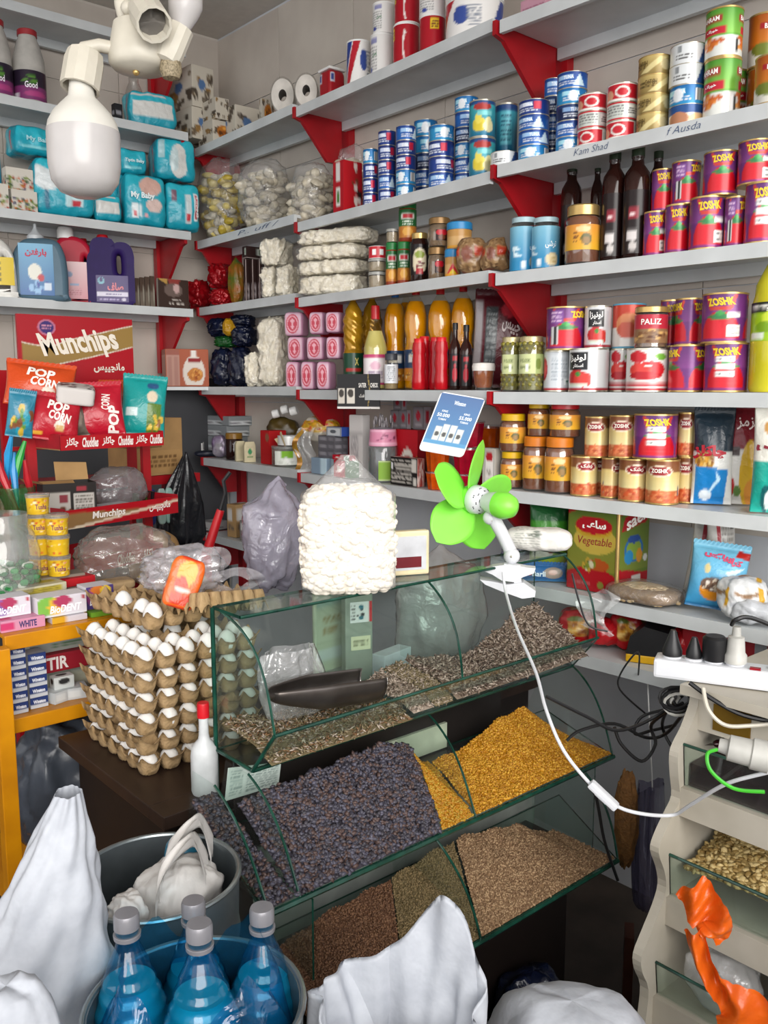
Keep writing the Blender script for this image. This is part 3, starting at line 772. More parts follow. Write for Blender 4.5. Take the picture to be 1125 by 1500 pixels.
can(mk_tuna_white, 'tunaw', SR[2], 719, 758, 226, 'lone white and silver tuna tin in front of the teal tin', .05)
stack(SR[2], 759, 803, 238, 151, [T[2], T[0], T[0], T[1]], 'blue tuna tin', 'of the stack right of the teal tin', .06, G)
stack(SR[2], 795, 822, 225, 118, [T[3], T[3], T[0], T[3], T[0]], 'dark blue tuna tin', 'of the rear stack near the red bracket', .15, G)
stack(SR[2], 814, 857, 225, 111, [T[2], T[0], T[3], T[2], T[0]], 'blue tuna tin', 'of the stack left of red tins', .07, G)
TR, TP = (mk_tuna_red, 'tunar'), (mk_tuna_pale, 'tunap')
stack(SR[2], 845, 888, 217, 142, [TR, TP, TR], 'red tuna tin', 'of the red stack beside the blue tins', .055, G)
stack(SR[2], 888, 932, 205, 127, [TR, TP, TR], 'red tuna tin', 'of the red stack beside the gold tins', .055, G)
stack(SR[2], 933, 979, 192, 88, [(mk_tuna_gold, 'tunag')] * 4, 'gold tuna tin', 'of the gold stack', .06, G)
TW = (mk_tuna_white, 'tunaw')
stack(SR[2], 980, 1030, 179, 71, [(mk_tuna_photo, 'tunaph'), T[2], TW, TW], 'white and blue tuna tin', 'of the stack between gold and green', .065, G)
pz = can(mk_bahram, 'bahram', SR[2], 1030, 1081, 91, 'lower green and white bean tin with red tag, in the stack of two', .07, None, .1, 'green bean tins', (.0375, .108))
can(mk_bahram, 'bahram', SR[2], 1030, 1082, 19, 'upper green and white bean tin with red tag, in the stack of two', .07, pz, .1, 'green bean tins', (.0375, .108))
can(mk_bahram, 'bahram', SR[2], 1066, 1100, 104, 'green bean tin standing half hidden behind the green stack', .16, None, 1.2, 'green bean tins', (.0375, .108))
pz = can(mk_orange, 'orange', SR[2], 1090, 1134, 104, 'orange bean tin in the rear at the right edge, lower one', .16, None, .3, 'orange bean tins', (.0375, .108))
can(mk_orange, 'orange', SR[2], 1090, 1136, 27, 'orange bean tin in the rear at the right edge, upper one', .16, pz, .3, 'orange bean tins', (.0375, .108))
can(mk_orange, 'orange', SR[2], 1105, 1157, 85, 'orange bean tin at the shelf front, cut by the right edge', .05, None, 0, 'orange bean tins', (.0375, .108))

# top shelf tubs
D1, D2 = (.055, .10), (.05, .12)
z = can(mk_tub_wb, 'tubwb', SM[1], 508, 544, 64, 'white tub with blue and red stripes, alone left of the tall white tubs', .06, None, .4, None, D1)
z = can(mk_tub_white, 'tubw', SM[1], 543, 577, 54, 'white tub with small black print, under its twin', .06, None, 0, 'tubs on the top shelf', D2)
can(mk_tub_white, 'tubw', SM[1], 546, 578, 8, 'white tub with small black print, on top of its twin', .06, z, .3, 'tubs on the top shelf', D2)
z = can(mk_tub_red, 'tubr', SM[1], 576, 614, 40, 'red tub with yellow sticker, under its twin', .06, None, 0, 'tubs on the top shelf', D2)
can(mk_tub_red, 'tubr', SM[1], 578, 615, -10, 'red tub with yellow sticker, on top of its twin', .06, z, 0, 'tubs on the top shelf', D2)
z = can(mk_tub_red, 'tubr', SM[1], 615, 652, 28, 'plain red tub under a white one, left of the wide tubs', .06, None, 1.6, 'tubs on the top shelf', D2)
can(mk_tub_white, 'tubw', SM[1], 614, 652, -22, 'white tub with green print on a red tub', .06, z, .6, 'tubs on the top shelf', D2)
z = can(mk_tub_wb, 'tubwb', SM[1], 653, 736, 10, 'wide white tub with blue and red swoosh, lower one', .10, None, -.5, 'wide striped tubs', D1)
can(mk_tub_wb, 'tubwb', SM[1], 653, 738, -40, 'wide white tub with blue and red swoosh, upper one', .10, z, -.7, 'wide striped tubs', D1)

# third shelf: paste tins and jars
DT, DS = (.05, .108), (.0368, .108)
rows = [(939, 972, 312, 1, .06), (971, 1007, 302, 0, .06), (1007, 1057, 292, 1, .06), (1057, 1087, 290, 2, .06), (1087, 1136, 270, 3, .06)]
top = [(957, 989, 249, 0, .08), (988, 1029, 237, 2, .075), (1030, 1079, 225, 0, .065), (1080, 1130, 209, 1, .07)]
for i, (a, b, y, st, o) in enumerate(rows):
 zz = can(mk_tomato(st, False), 'tomS%d' % st, SR[3], a, b, y, f'purple and red tin, {ORD[i]} from dark bottles in the lower row', o, None, .1, 'red and purple tins beside the dark bottles', DS)
 if i == 0: z0 = zz
 if i in (0, 1, 2, 4) :
  j = (0, 1, 2, 4).index(i); a2, b2, y2, s2, o2 = top[j]
  can(mk_tomato(s2, False), 'tomS%d' % s2, SR[3], a2, b2, y2, f'purple and red tin, {ORD[j]} from dark bottles in the upper row', o2, zz, .1, 'red and purple tins beside the dark bottles', DS)
# fourth shelf
def big(mk, key, x0, x1, y, label, off=.07, z=None, turn=.0, d=DT, sh=None): return can(mk, key, sh or SR[4], x0, x1, y, label, off, z, turn, None, d)
z = big(mk_plain, 'plain', 795, 835, 514, 'white paste tin with fine print, lower row next to olives')
big(mk_tomato(2, True), 'tomB2', 800, 856, 451, 'red and purple paste tin with barcode, on the white printed tin', .07, z, 0)
z = big(mk_lowinza, 'low', 834, 891, 511, 'white tomato paste tin with black name patch, lower row', .07, None, .6)
big(mk_lowinza, 'low', 857, 896, 449, 'white tomato paste tin with black name patch, upper row', .09, z, 1.1)
z = big(mk_berry, 'berry', 890, 925, 511, 'white tin with tomato picture, half hidden behind its twin', .13, None, .5)
z2 = big(mk_berry, 'berry', 917, 978, 511, 'white tin with red tomatoes and red bands, in the lower row front', .055, None, .5)
big(mk_bluelid, 'blid', 895, 942, 446, 'red and white meat tin with light blue lid', .13, z, 0, (.045, .108))
z3 = big(mk_tomato(0, True), 'tomB0', 979, 1033, 506, 'red and purple paste tin in the lower row, yellow name upside down', .07, None, 1.0)
big(mk_tomato(0, True), 'tomB0', 988, 1027, 438, 'dark red paste tin on the upper row, left of the tallest stack', .09, z3, 1.0)
big(mk_tomato(1, True), 'tomB1', 966, 995, 440, 'red paste tin in the upper row, half hidden behind the nut jar', .14, z3, .3)
z4 = big(mk_tomato(3, True), 'tomB3', 1034, 1095, 503, 'red and purple paste tin with three white stickers beside lemon juice', .06, None, 0)
big(mk_tomato(1, True), 'tomB1', 1028, 1091, 431, 'large red and purple paste tin on top beside lemon juice', .06, z4, -.2)
def mk_paliz():
 c = Canvas('#b52a3c', 96, 48); c.rect(.0, .0, 1, .5, '#8a6a4a').blobs(.3, .05, .7, .5, 26, .03, ['#5e3a26', '#c9a064', '#7a5030'], 1.6).rect(.36, .55, .62, .85, '#b32a3a')
 return make_bottle('nut_jar', 'jar', .1, .042, [(.9, 0), (1, .03), (1, .8), (.92, .86)], F_GLASSJAR, (.86, 1, 1.0), (.12, .8, c, 1.01), [('PALIZ', .5, .75, .2, .2, '#f4eee6')], (mat('mixed_nuts', '#8a6440', .6, col2='#5d3c24', scale=90), .8), capm=m_gold)
p, w, h = SR[4].spot(929, 976, 450, .05, z2); use('paliz', mk_paliz, 'clear nut jar with gold lid standing on a tomato tin', p, facing(p), (w / .084, w / .084, h / .1))
# fifth shelf: bean tins
zk = lambda x0, x1, y, l, off=.06, z=None, turn=0: can(mk_zoshk, 'zoshk', SR[5], x0, x1, y, l, off, z, turn, 'bean tins beside the honey', (.0365, .108))
lo = [(832, 871, 667, -1.45, .06), (868, 893, 668, 1.0, .11), (880, 907, 670, 2.4, .06), (906, 949, 671, -1.45, .05), (948, 995, 672, 1.3, .05), (985, 1014, 668, 1.3, .10)]
zs = [zk(a, b, y, f'beige bean tin with oval badge, {ORD[i]} from the honey in the lower row', o, None, t) for i, (a, b, y, t, o) in enumerate(lo)]
for i, (a, b, y, t, o, k) in enumerate([(856, 893, 610, 1.3, .07, 1), (892, 935, 608, 1.3, .06, 3), (988, 1015, 604, 1.3, .10, 5)]):
 zk(a, b, y, f'beige bean tin with oval badge, {ORD[i]} from the honey in the upper row', o, zs[k], t)
can(mk_tomato(3, True), 'tomB3', SR[5], 934, 996, 606, 'wide red and purple tin turned upside down on bean tins', .06, zs[4], .1, None, DT)
# ============================================================ bottles and jars on the right wall
def fit(mk, key, shelf, x0, x1, yt, label, W, H, off=.06, z=None, turn=0.0, group=None, D=None):
 p, w, h = shelf.spot(x0, x1, yt, off, z)
 k = w / W
 r = use(key, mk, label, p, facing(p, turn), (k, k if D is None else D, h / H), group)
 PUT.append([r, w / 2 * 1.02, h])
 return p.z + h
m_oil = mat('sunflower_oil', '#e0a00a', 0.12, col2='#c47c04', scale=12, sss=.2)
m_gold_oil = mat('golden_oil_plastic', '#b98a1c', 0.18, col2='#8a6410', scale=20, metal=.3)
m_pale_oil = mat('pale_cooking_wine', '#d6cf86', 0.12, col2='#bdb468', scale=10, sss=.1)
m_dark = mat('dark_syrup', '#1c0d0b', 0.1, col2='#2e1510', scale=8)
m_honey = mat('honey', '#6e3208', 0.14, col2='#8a4610', scale=9, sss=.1)
m_redcap = mat('red_cap', '#b5161f', 0.35)
m_bluecap = mat('blue_cap', '#1f66b0', 0.35)
m_yellowcap = mat('yellow_cap', '#d9ac0c', 0.4)
m_orangecap = mat('orange_cap', '#cf7413', 0.4)
m_greencap = mat('green_cap', '#1f7a3a', 0.4)
m_coffee = mat('instant_coffee', '#8a6a4a', 0.6, col2='#6e5034', scale=60)
F_PET = film('pet_bottle', '#fffdf6', 0.0, 0.16, 0.06, 0.15, 25)
def swirl(h, r, prof, m, t, turns=9, depth=.05):
 zs = np.array([b for a, b in prof]); rs = np.array([a for a, b in prof])
 def f(U, V):
  q = np.interp(V, zs, rs) * r
  g = np.clip((V - .42) / .05, 0, 1) * np.clip((.93 - V) / .08, 0, 1)
  q = q * (1 + depth * g * np.sin(2 * PI * (U * 5) + V * turns * 6.28))
  return q * np.sin(2 * PI * (U - .5)), -q * np.cos(2 * PI * (U - .5)), V * h
 return sheet('body', f, 60, 50, m, t, wrap=True)
def mk_goldbottle():
 t = thing('oil_bottle', '', 'bottle'); pr = [(.8, 0), (1, .02), (1, .40), (.86, .44), (.96, .6), (.98, .75), (.75, .87), (.35, .95), (.24, .97), (.24, 1)]
 swirl(.3, .04, pr, m_gold_oil, t)
 c = Canvas('#14402c', 96, 48); c.rect(0, 0, 1, .3, '#7a5a14').ell(.5, .12, .1, .14, '#d98a24').rect(.38, .42, .62, .5, '#b02020').blobs(.4, .05, .6, .25, 9, .03, ['#d9a03a', '#c06a1c'])
 sheet('label', f_cyl(.0412, .1, .02), 56, 20, P_GLOSS, t, c, wrap=True)
 lettering('X', f_cyl(.0412, .1, .02), .55, .72, .06, .24, ink('#d8c46a'), t, .001)
 MB().lathe([(.011, .29), (.011, .306), (.009, .308)], 16).build('cap', mat('gold_cap', '#c79a34', .35), t, True, 30)
 return t
def mk_oil(capm, lab):
 def mk():
  c = Canvas('#1f3a5c', 96, 48); c.rect(0, 0, 1, .4, '#c07a22').blobs(.3, .05, .7, .4, 14, .035, ['#e0a83a', '#8a4a1c', '#d9c9a0'], 1.5).rect(.4, .6, .6, .85, '#e6e6e0')
  def ex(t):
   if lab: lettering(fa('لادن'), f_cyl(.0405, .1, .03), .5, .78, .16, .2, ink('#e9d9a8'), t, .001)
  return make_bottle('oil_bottle', 'bottle', .3, .04, [(.85, 0), (1, .03), (1, .40), (.86, .46), (.84, .52), (1, .60), (1, .74), (.82, .84), (.4, .92), (.3, .935), (.3, .96)], F_PET, (.945, 1, .34), (.09, .4, c, 1.01), (), (m_oil, .88), capm=capm, extra=ex)
 return mk
def mk_wine():
 c = Canvas('#e6dfe0', 96, 48); c.rect(0, .0, 1, .07, '#b83a6a').rect(0, .9, 1, 1, '#b83a6a').lines(.4, .2, .6, .45, 3, '#9a8aa0').ell(.5, .62, .07, .15, '#d9aec0')
 return make_bottle('vinegar_bottle', 'bottle', .28, .04, [(.9, 0), (1, .02), (1, .5), (.85, .58), (.45, .76), (.3, .82), (.3, .9)], F_PET, (.84, 1, .36), (.06, .42, c, 1.01), (), (m_pale_oil, .7), capm=m_redcap)
def mk_spicebottle():
 c = Canvas('#d9dce0', 64, 40); c.lines(.4, .1, .6, .9, 8, '#6a7078')
 return make_bottle('spice_bottle', 'bottle', .12, .024, [(.9, 0), (1, .03), (1, .74), (.85, .82)], F_PET, (.82, 1, .92), (.18, .7, c, 1.01), (), (mat('ground_spice', '#8a7a5c', .7), .6), capm=mat('grey_cap', '#3c4048', .4))
def mk_redbottle():
 return make_bottle('ketchup_bottle', 'bottle', .2, .03, [(.8, 0), (1, .03), (1, .2), (.86, .36), (.98, .5), (.92, .62), (.85, .7), (1, .78), (.85, .92)], mat('red_ketchup_plastic', '#b3101c', .22, var=.05), (.9, 1, .72), None, (), capm=mat('bright_red_cap', '#cc1a24', .3))
def mk_pomegranate():
 c = Canvas('#151012', 64, 48); c.ell(.5, .35, .07, .22, '#b01a2c').ell(.5, .62, .03, .07, '#b01a2c').rect(.43, .78, .57, .92, '#a01824')
 return make_bottle('sauce_bottle', 'bottle', .26, .03, [(.9, 0), (1, .02), (1, .58), (.8, .68), (.42, .76), (.4, .92)], m_dark, (.9, 1, .46), (.06, .54, c, 1.01), (), capm=m_black)
def mk_tea():
 t = thing('tea_glass', '', 'glass')
 MB().lathe([(.026, 0), (.030, .02), (.034, .085)], 24, cap1=False).build('glass', F_GLASSJAR, t, True)
 MB().lathe([(.024, .008), (.0285, .02), (.0318, .07)], 24).build('contents', mat('amber_jelly', '#a8551c', .2, col2='#8a3c10', scale=40), t, True)
 MB().lathe([(.036, .068), (.037, .085), (.034, .095), (.01, .098)], 24, cap0=False).build('paper_cover', mat('white_paper_cover', '#e4e0da', .7, bump=.3), t, True)
 return t
def mk_olive():
 t = make_bottle('olive_jar', 'jar', .155, .035, [(.9, 0), (1, .03), (1, .84), (.86, .9)], F_GLASSJAR, (.89, 1, .9), None, (), (mat('olive_brine', '#7d7326', .15, col2='#5c5416', scale=30), .86), capm=mat('pale_gold_lid', '#bdb187', .35, .5))
 c = Canvas('#c8cf9a', 64, 48); c.rect(.62, 0, .9, 1, '#9aa86a').lines(.1, .2, .45, .8, 7, '#7d8a5a').rect(.3, .1, .4, .5, '#eef0e0').ell(.72, .5, .1, .3, '#6b7d38')
 f = f_cyl(.0358, .055, .05); sheet('label', lambda U, V: f(.32 + .4 * U, V), 32, 16, P_PAPER, t, c)
 mb = MB(); R = random.Random(4)
 for z in (.012, .026, .040, .112, .126):
  for a in range(11):
   g = a * 2 * PI / 11 + z * 60; mb.ball((.0285 * math.cos(g), .0285 * math.sin(g), z + .008), .0078, 8, 6)
 o = mb.build('olives', mat('green_olive', '#8a8230', .3, var=.15), t, True); o['kind'] = 'stuff'
 return t
# fourth shelf, middle bay
S = SM[4]
fit(mk_goldbottle, 'gold', S, 503, 533, 433, 'gold swirl oil bottle next to the pink soaps', .08, .308, .06)
fit(mk_goldbottle, 'gold', S, 530, 560, 431, 'gold swirl oil bottle behind the red-capped clear bottle', .08, .308, .17)
fit(mk_wine, 'wine', S, 534, 569, 448, 'clear bottle of pale vinegar with red cap and pink label', .08, .28, .055)
fit(mk_oil(m_bluecap, 0), 'oilb', S, 561, 593, 428, 'amber oil bottle with blue cap behind the small spice bottle', .08, .3, .13)
fit(mk_oil(m_bluecap, 0), 'oilb', S, 583, 606, 426, 'rearmost amber oil bottle, blue-capped, next to the wall', .08, .3, .21)
fit(mk_oil(m_redcap, 1), 'oilr', S, 592, 625, 424, 'amber oil bottle with red cap, left of the red ketchup bottles', .08, .3, .12)
fit(mk_oil(m_redcap, 1), 'oilr', S, 624, 660, 423, 'amber oil bottle with red cap, behind the red ketchup bottles', .08, .3, .14)
fit(mk_oil(m_redcap, 1), 'oilr', S, 660, 694, 419, 'amber oil bottle with red cap beside the maroon crisp bag', .08, .3, .17)
fit(mk_spicebottle, 'spb', S, 563, 583, 518, 'small clear spice bottle with grey cap and white label', .048, .12, .04)
for i, (a, b, y, o) in enumerate(((603, 624, 496, .035), (614, 634, 493, .085), (627, 646, 494, .085), (637, 658, 494, .04))):
 fit(mk_redbottle, 'ket', S, a, b, y, ['red plastic ketchup bottle, front left of the four', 'red plastic ketchup bottle, rear left of the four', 'red plastic ketchup bottle, rear right of the four', 'red plastic ketchup bottle, front right of the four'][i], .06, .2, o, None, 0, 'ketchup bottles')
fit(mk_pomegranate, 'pom', S, 656, 674, 473, 'dark sauce bottle with pomegranate label next to ketchup', .06, .26, .06)
fit(mk_pomegranate, 'pom', S, 672, 691, 476, 'dark sauce bottle with pomegranate label next to the tea glass', .06, .26, .07)
fit(mk_tea, 'tea', S, 691, 725, 531, 'glass of amber jelly with white paper cover', .074, .098, .05)
fit(mk_olive, 'olive', SR[4], 733, 763, 494, 'square-labelled jar of green olives, left one', .07, .155, .05, None, .15, 'olive jars')
fit(mk_olive, 'olive', SR[4], 760, 797, 493, 'square-labelled jar of green olives, right one beside the tins', .07, .155, .045, None, -.1, 'olive jars')
def mk_lemon():
 c = Canvas('#1e2418', 96, 64); c.rect(0, 0, 1, .72, '#9cc414').ell(.5, .6, .1, .2, '#c9dc3a').ell(.42, .35, .07, .14, '#7aa310').ell(.58, .3, .08, .16, '#b4d32c').rect(.3, .05, .42, .2, '#e6eee0').lines(.3, .8, .5, .95, 2, '#e8e8e0')
 return make_bottle('lemon_juice_bottle', 'bottle', .3, .05, [(.92, 0), (1, .03), (1, .62), (.92, .68), (.88, .76), (.5, .9), (.36, .93), (.36, .95)], mat('lemon_juice', '#d7cf3a', .15, col2='#c2b920', scale=8, sss=.15), (.94, 1, .42), (.36, .63, c, 1.012), [(fa('لیمو'), .5, .84, .14, .14, '#f2f2e8')], capm=mat('bright_green_cap', '#25a444', .35))
fit(mk_lemon, 'lemon', SR[4], 1094, 1164, 366, 'big yellow lemon juice bottle with green cap at right edge', .1, .3, .08)
# third shelf, middle bay: spices, coffee, brown bags
S = SM[3]
def mk_clearjar():
 return make_bottle('spice_tub', 'jar', .05, .035, [(.95, 0), (1, .06), (1, .8)], F_PET, (.8, 1, 1.03), None, (), (mat('pale_spice', '#a89c8a', .7, col2='#8a8070', scale=40), .75), capm=mat('grey_clear_lid', '#a8a8a2', .3))
def mk_redtub():
 c = Canvas('#c0202e', 96, 32); c.rect(.4, .25, .47, .75, '#eeeeee').rect(.53, .25, .6, .75, '#eeeeee')
 return make_can('spice_tub', 'jar', .036, .036, c, m_white, body=P_GLOSS)
z = fit(mk_clearjar, 'cjar', S, 540, 566, 399, 'clear tub of pale spice, lowest in the short stack', .07, .05, .05)
z = fit(mk_clearjar, 'cjar', S, 540, 566, 380, 'clear tub of pale spice, middle of the short stack', .07, .05, .05, z)
fit(mk_redtub, 'rtub', S, 540, 567, 362, 'small red tub with white rims on two clear tubs', .072, .036, .05, z)
def mk_spice():
 c = Canvas('#20602e', 64, 48); c.rect(0, 0, 1, .4, '#b9742c').rect(.38, .66, .62, .86, '#e6e0da').rect(.4, .69, .6, .83, '#b01e2a').ell(.5, .22, .09, .16, '#d9a24a').lines(.4, .45, .6, .6, 2, '#dfe8d8')
 return make_bottle('spice_shaker', 'jar', .11, .024, [(.92, 0), (1, .03), (1, .8), (.9, .84)], mat('paprika', '#8c3416', .3), (.83, 1, .97), (.1, .8, c, 1.015), (), capm=m_greencap)
z = fit(mk_spice, 'spice', S, 565, 583, 356, 'green-capped spice shaker, left one of the standing pair', .048, .11, .045, None, 0, 'spice shakers')
z2 = fit(mk_spice, 'spice', S, 582, 601, 355, 'green-capped spice shaker, right one of the standing pair', .048, .11, .05, None, 0, 'spice shakers')
fit(mk_spice, 'spice', S, 584, 610, 297, 'green-capped spice shaker standing on top of another', .048, .11, .065, z2, 0, 'spice shakers')
fit(mk_clearjar, 'cjar', S, 566, 584, 336, 'clear spice tub balanced on the left shaker', .07, .05, .05, z)
def mk_jam():
 c = Canvas('#140a0c', 64, 48); c.ell(.5, .45, .13, .42, '#d8cdb0').blobs(.44, .2, .56, .45, 12, .028, ['#5a1020', '#7a1a2c']).ell(.5, .66, .09, .12, '#8a9a3c').rect(.44, .05, .56, .2, '#a8202c')
 return make_bottle('jam_jar', 'jar', .13, .036, [(.92, 0), (1, .03), (1, .78), (.84, .88)], m_dark, (.88, 1, .86), (.14, .76, c, 1.012), (), capm=m_gold)
fit(mk_jam, 'jam', S, 601, 628, 342, 'dark cherry jam jar with gold lid and pale oval label', .072, .13, .05)
def mk_coffee():
 t = make_bottle('coffee_jar', 'jar', .11, .034, [(.92, 0), (1, .03), (1, .62), (.9, .74), (.82, .78)], F_GLASSJAR, (.78, 1, .98), None, (), (m_coffee, .76), capm=mat('bronze_lid', '#8a6a40', .35, .4))
 c = Canvas('#2a1614', 48, 32); c.ell(.5, .75, .5, .3, '#b81c2a').ell(.5, .3, .3, .25, '#6a3a24')
 f = f_cyl(.0348, .04, .022); sheet('label', lambda U, V: f(.42 + .18 * U, V), 20, 12, P_GLOSS, t, c)
 return t
z = fit(mk_coffee, 'coffee', S, 627, 652, 363, 'bronze-lidded coffee jar under another, left of blue-lidded tubs', .068, .11, .05, None, .3, 'coffee jars')
fit(mk_coffee, 'coffee', S, 628, 660, 320, 'bronze-lidded coffee jar on top of another', .068, .11, .055, z, .2, 'coffee jars')
def mk_peanut():
 c = Canvas('#c8a068', 64, 48); c.rect(0, .62, 1, 1, '#b98a4a').poly([(.36, .05), (.64, .05), (.5, .7)], '#c8222c').poly([(.4, .05), (.6, .05), (.5, .4)], '#e0c020').rect(0, 0, 1, .1, '#d89a2a')
 return make_bottle('peanut_butter_tub', 'tub', .07, .034, [(.95, 0), (1, .05), (1, .72)], mat('peanut_butter', '#b98a52', .4), (.72, 1, 1.06), (.05, .7, c, 1.01), (), capm=mat('sky_blue_lid', '#2a86bf', .35))
z = fit(mk_peanut, 'pb', S, 651, 675, 366, 'blue-lidded peanut butter tub, lower one', .072, .07, .05, None, 0, 'peanut butter tubs')
fit(mk_peanut, 'pb', S, 653, 691, 327, 'blue-lidded peanut butter tub on top of its twin', .072, .07, .07, z, 1.5, 'peanut butter tubs')
fit(mk_coffee, 'coffee', S, 681, 717, 318, 'bronze-lidded coffee jar rising behind the brown bags', .068, .19, .2, None, .2, 'coffee jars')
def bag_soft(name, label, cat, p, rz, w, d, h, cvs, e=3.0, m=None, crumple=.006, seed=1, freq=40, pinch=0.0, n=16, group=None, texts=(), bulge=0.0, rot=None):
 t = thing(name, label, cat, p, rz, group)
 if rot is not None: t.rotation_euler = rot
 link('bag', soft_mesh('bag', w, d, h, e, m or P_BAG, cvs, n, crumple, seed, freq, pinch, bulge), t)
 for (s, u, v, wu, hv, c, *q) in texts:
  lettering(s, f_front(w, d * (1 + bulge * .8), h, .006), u, v, wu, hv, ink(c), t, bold=q[0] if q else .03, rot=q[1] if len(q) > 1 else 0)
 return t
c = Canvas('#8a6c4a', 48, 48); c.blobs(0, 0, 1, 1, 60, .06, ['#7a5c3c', '#9a7c58', '#6a4e34', '#a88c68']).rect(.55, .42, .95, .7, '#b5451c').rect(.58, .45, .92, .67, '#a83218').ell(.3, .5, .2, .22, '#7d4a3a')
for x0, x1, y, o, sd, l in ((666, 718, 347, .05, 3, 'brown bag of dried fruit with red label, left one'), (703, 747, 350, .06, 8, 'brown bag of dried fruit with red label, right one')):
 p, w, h = S.spot(x0, x1, y, o); p.z += .003
 bag_soft('dried_fruit_bag', l, 'bag', p, facing(p), w, .08, h, [c], 3.6, None, .009, sd, 40, .4, group='dried fruit bags')
def mk_bluejar():
 c = Canvas('#2a86b5', 96, 64); c.grad(0, .2, 1, 1, '#2a86b5', '#7fb9cf').ell(.58, .2, .08, .16, '#d9c69a').blobs(.54, .08, .64, .3, 8, .025, ['#c9b07a', '#e6d8b0']).rect(.4, .05, .45, .2, '#e8eef0').poly([(.3, .3), (.42, .34), (.3, .42), (.4, .5), (.28, .56)], '#d5eaf2')
 return make_bottle('pickle_jar', 'jar', .16, .045, [(.9, 0), (1, .04), (1, .8), (.85, .9)], F_GLASSJAR, (.9, 1, .88), (.02, .82, c, 1.005), [(fa('ترشی'), .56, .55, .13, .18, '#eef6f8')], capm=mat('pale_blue_lid', '#a9c4cc', .35))
fit(mk_bluejar, 'bjar', SR[3], 746, 786, 320, 'blue wrapped pickle jar with pale lid, left one', .09, .16, .06, None, .5, 'blue pickle jars')
fit(mk_bluejar, 'bjar', SR[3], 778, 819, 320, 'blue wrapped pickle jar with pale lid, right one', .09, .16, .055, None, .0, 'blue pickle jars')
# dark syrup bottles and honey on the right bay
def mk_syrup():
 c = Canvas('#1a0c0c', 64, 64); c.rect(.44, .55, .56, .72, '#8a2030').rect(.42, .2, .54, .38, '#d8d2d0').ell(.5, .12, .05, .08, '#c9c4c0').rect(.46, .6, .52, .64, '#e8d0d0')
 return make_bottle('syrup_bottle', 'bottle', .29, .03, [(.9, 0), (1, .02), (1, .70), (.9, .76), (.48, .83), (.44, .88), (.5, .89), (.5, .9)], m_dark, (.9, 1, .5), (.05, .6, c, 1.012), (), capm=mat('dark_green_cap', '#2c3a28', .35))
for i, (a, b, y, o) in enumerate(((819, 849, 236, .16), (878, 912, 218, .07), (912, 950, 212, .07), (945, 972, 215, .16), (862, 880, 235, .2))):
 fit(mk_syrup, 'syrup', SR[3], a, b, y, ['tall dark syrup bottle behind the honey jar', 'tall dark syrup bottle with pale square, right of the honey', 'widest dark syrup bottle with red emblem', 'dark syrup bottle behind the purple tins', 'rear dark syrup bottle near the wall'][i], .06, .29, o, None, -.2, 'dark syrup bottles')
def mk_honeyjar(capm, lab='#d9901c'):
 def mk():
  c = Canvas(lab, 96, 48); c.grad(0, 0, 1, 1, '#d9a52c', '#d98f3a').ell(.56, .42, .1, .24, '#5c5a2c').ell(.56, .36, .08, .14, '#8a6a34').ell(.5, .82, .14, .12, '#e8c890').lines(.32, .3, .43, .7, 4, '#7a4a1c')
  t = make_bottle('honey_jar', 'jar', .13, .043, [(.92, 0), (1, .03), (1, .72), (.9, .8), (.8, .82)], F_GLASSJAR, (.82, 1, .92), None, (), (m_honey, .8), capm=capm)
  f = f_cyl(.0438, .055, .03); sheet('label', lambda U, V: f(.25 + .5 * U, V), 40, 16, P_GLOSS, t, c)
  return t
 return mk
fit(mk_honeyjar(m_gold), 'hgold', SR[3], 829, 880, 302, 'honey jar with gold lid and yellow oval label among syrup bottles', .086, .13, .05)
HY, HO, HR = (mk_honeyjar(m_yellowcap), 'hy'), (mk_honeyjar(m_orangecap), 'ho'), (mk_honeyjar(m_redcap), 'hr')
def hj(k, x0, x1, y, l, off=.06, z=None): return fit(k[0], k[1], SR[5], x0, x1, y, l, .086, .13, off, z, 0, 'honey jars')
z1 = hj(HY, 733, 766, 661, 'small yellow-capped honey jar, lower left of the six')
z2 = hj(HO, 765, 803, 639, 'orange-capped honey jar, lower row middle')
z3 = hj(HO, 802, 845, 640, 'orange-capped honey jar, lower row beside the bean tins', .055)
hj(HY, 732, 770, 606, 'yellow-capped honey jar on the small one, upper left', .06, z1)
hj(HY, 773, 805, 589, 'yellow-capped honey jar, upper row middle', .07, z2)
hj(HR, 805, 849, 590, 'red-capped honey jar, upper row next to bean tins', .06, z3)
# ============================================================ cartons and bags on the wall shelves
def corner_box(shelf, x0, xm, x1, yt, off=.02, z=None, back=False):
 """carton square to the shelf: front face and one side seen; returns centre, w, d, h, heading"""
 z = shelf.z if z is None else z
 if back: a, b, far = shelf.at(xm, off, z), shelf.at(x1, off, z), x0
 else: a, b, far = shelf.at(x0, off, z), shelf.at(xm, off, z), x1
 q = a if back else b
 lo, hi = .005, .6
 for _ in range(30):
  m = (lo + hi) / 2; px = proj(q + shelf.n * m)[0]
  if (px > far) == back: lo = m
  else: hi = m
 d = min(lo, .30); w = (b - a).length
 c = (a + b) / 2 + shelf.n * d / 2
 h = z_for(q.x, q.y, yt) - z
 return Vector((c.x, c.y, z)), w, d, max(h, .01), shelf.rz
def carton(name, label, cat, geo, cvs, texts=(), stexts=(), ttexts=(), ltexts=(), group=None, n=16, m=None, e=60):
 p, w, d, h, rz = geo
 t = make_box(name, cat, w, d, h, cvs, texts, stexts, ttexts, ltexts, n, m, e)
 t.location = p; t.rotation_euler = (0, 0, rz); t['label'] = label
 if group: t['group'] = group
 return p.z + h
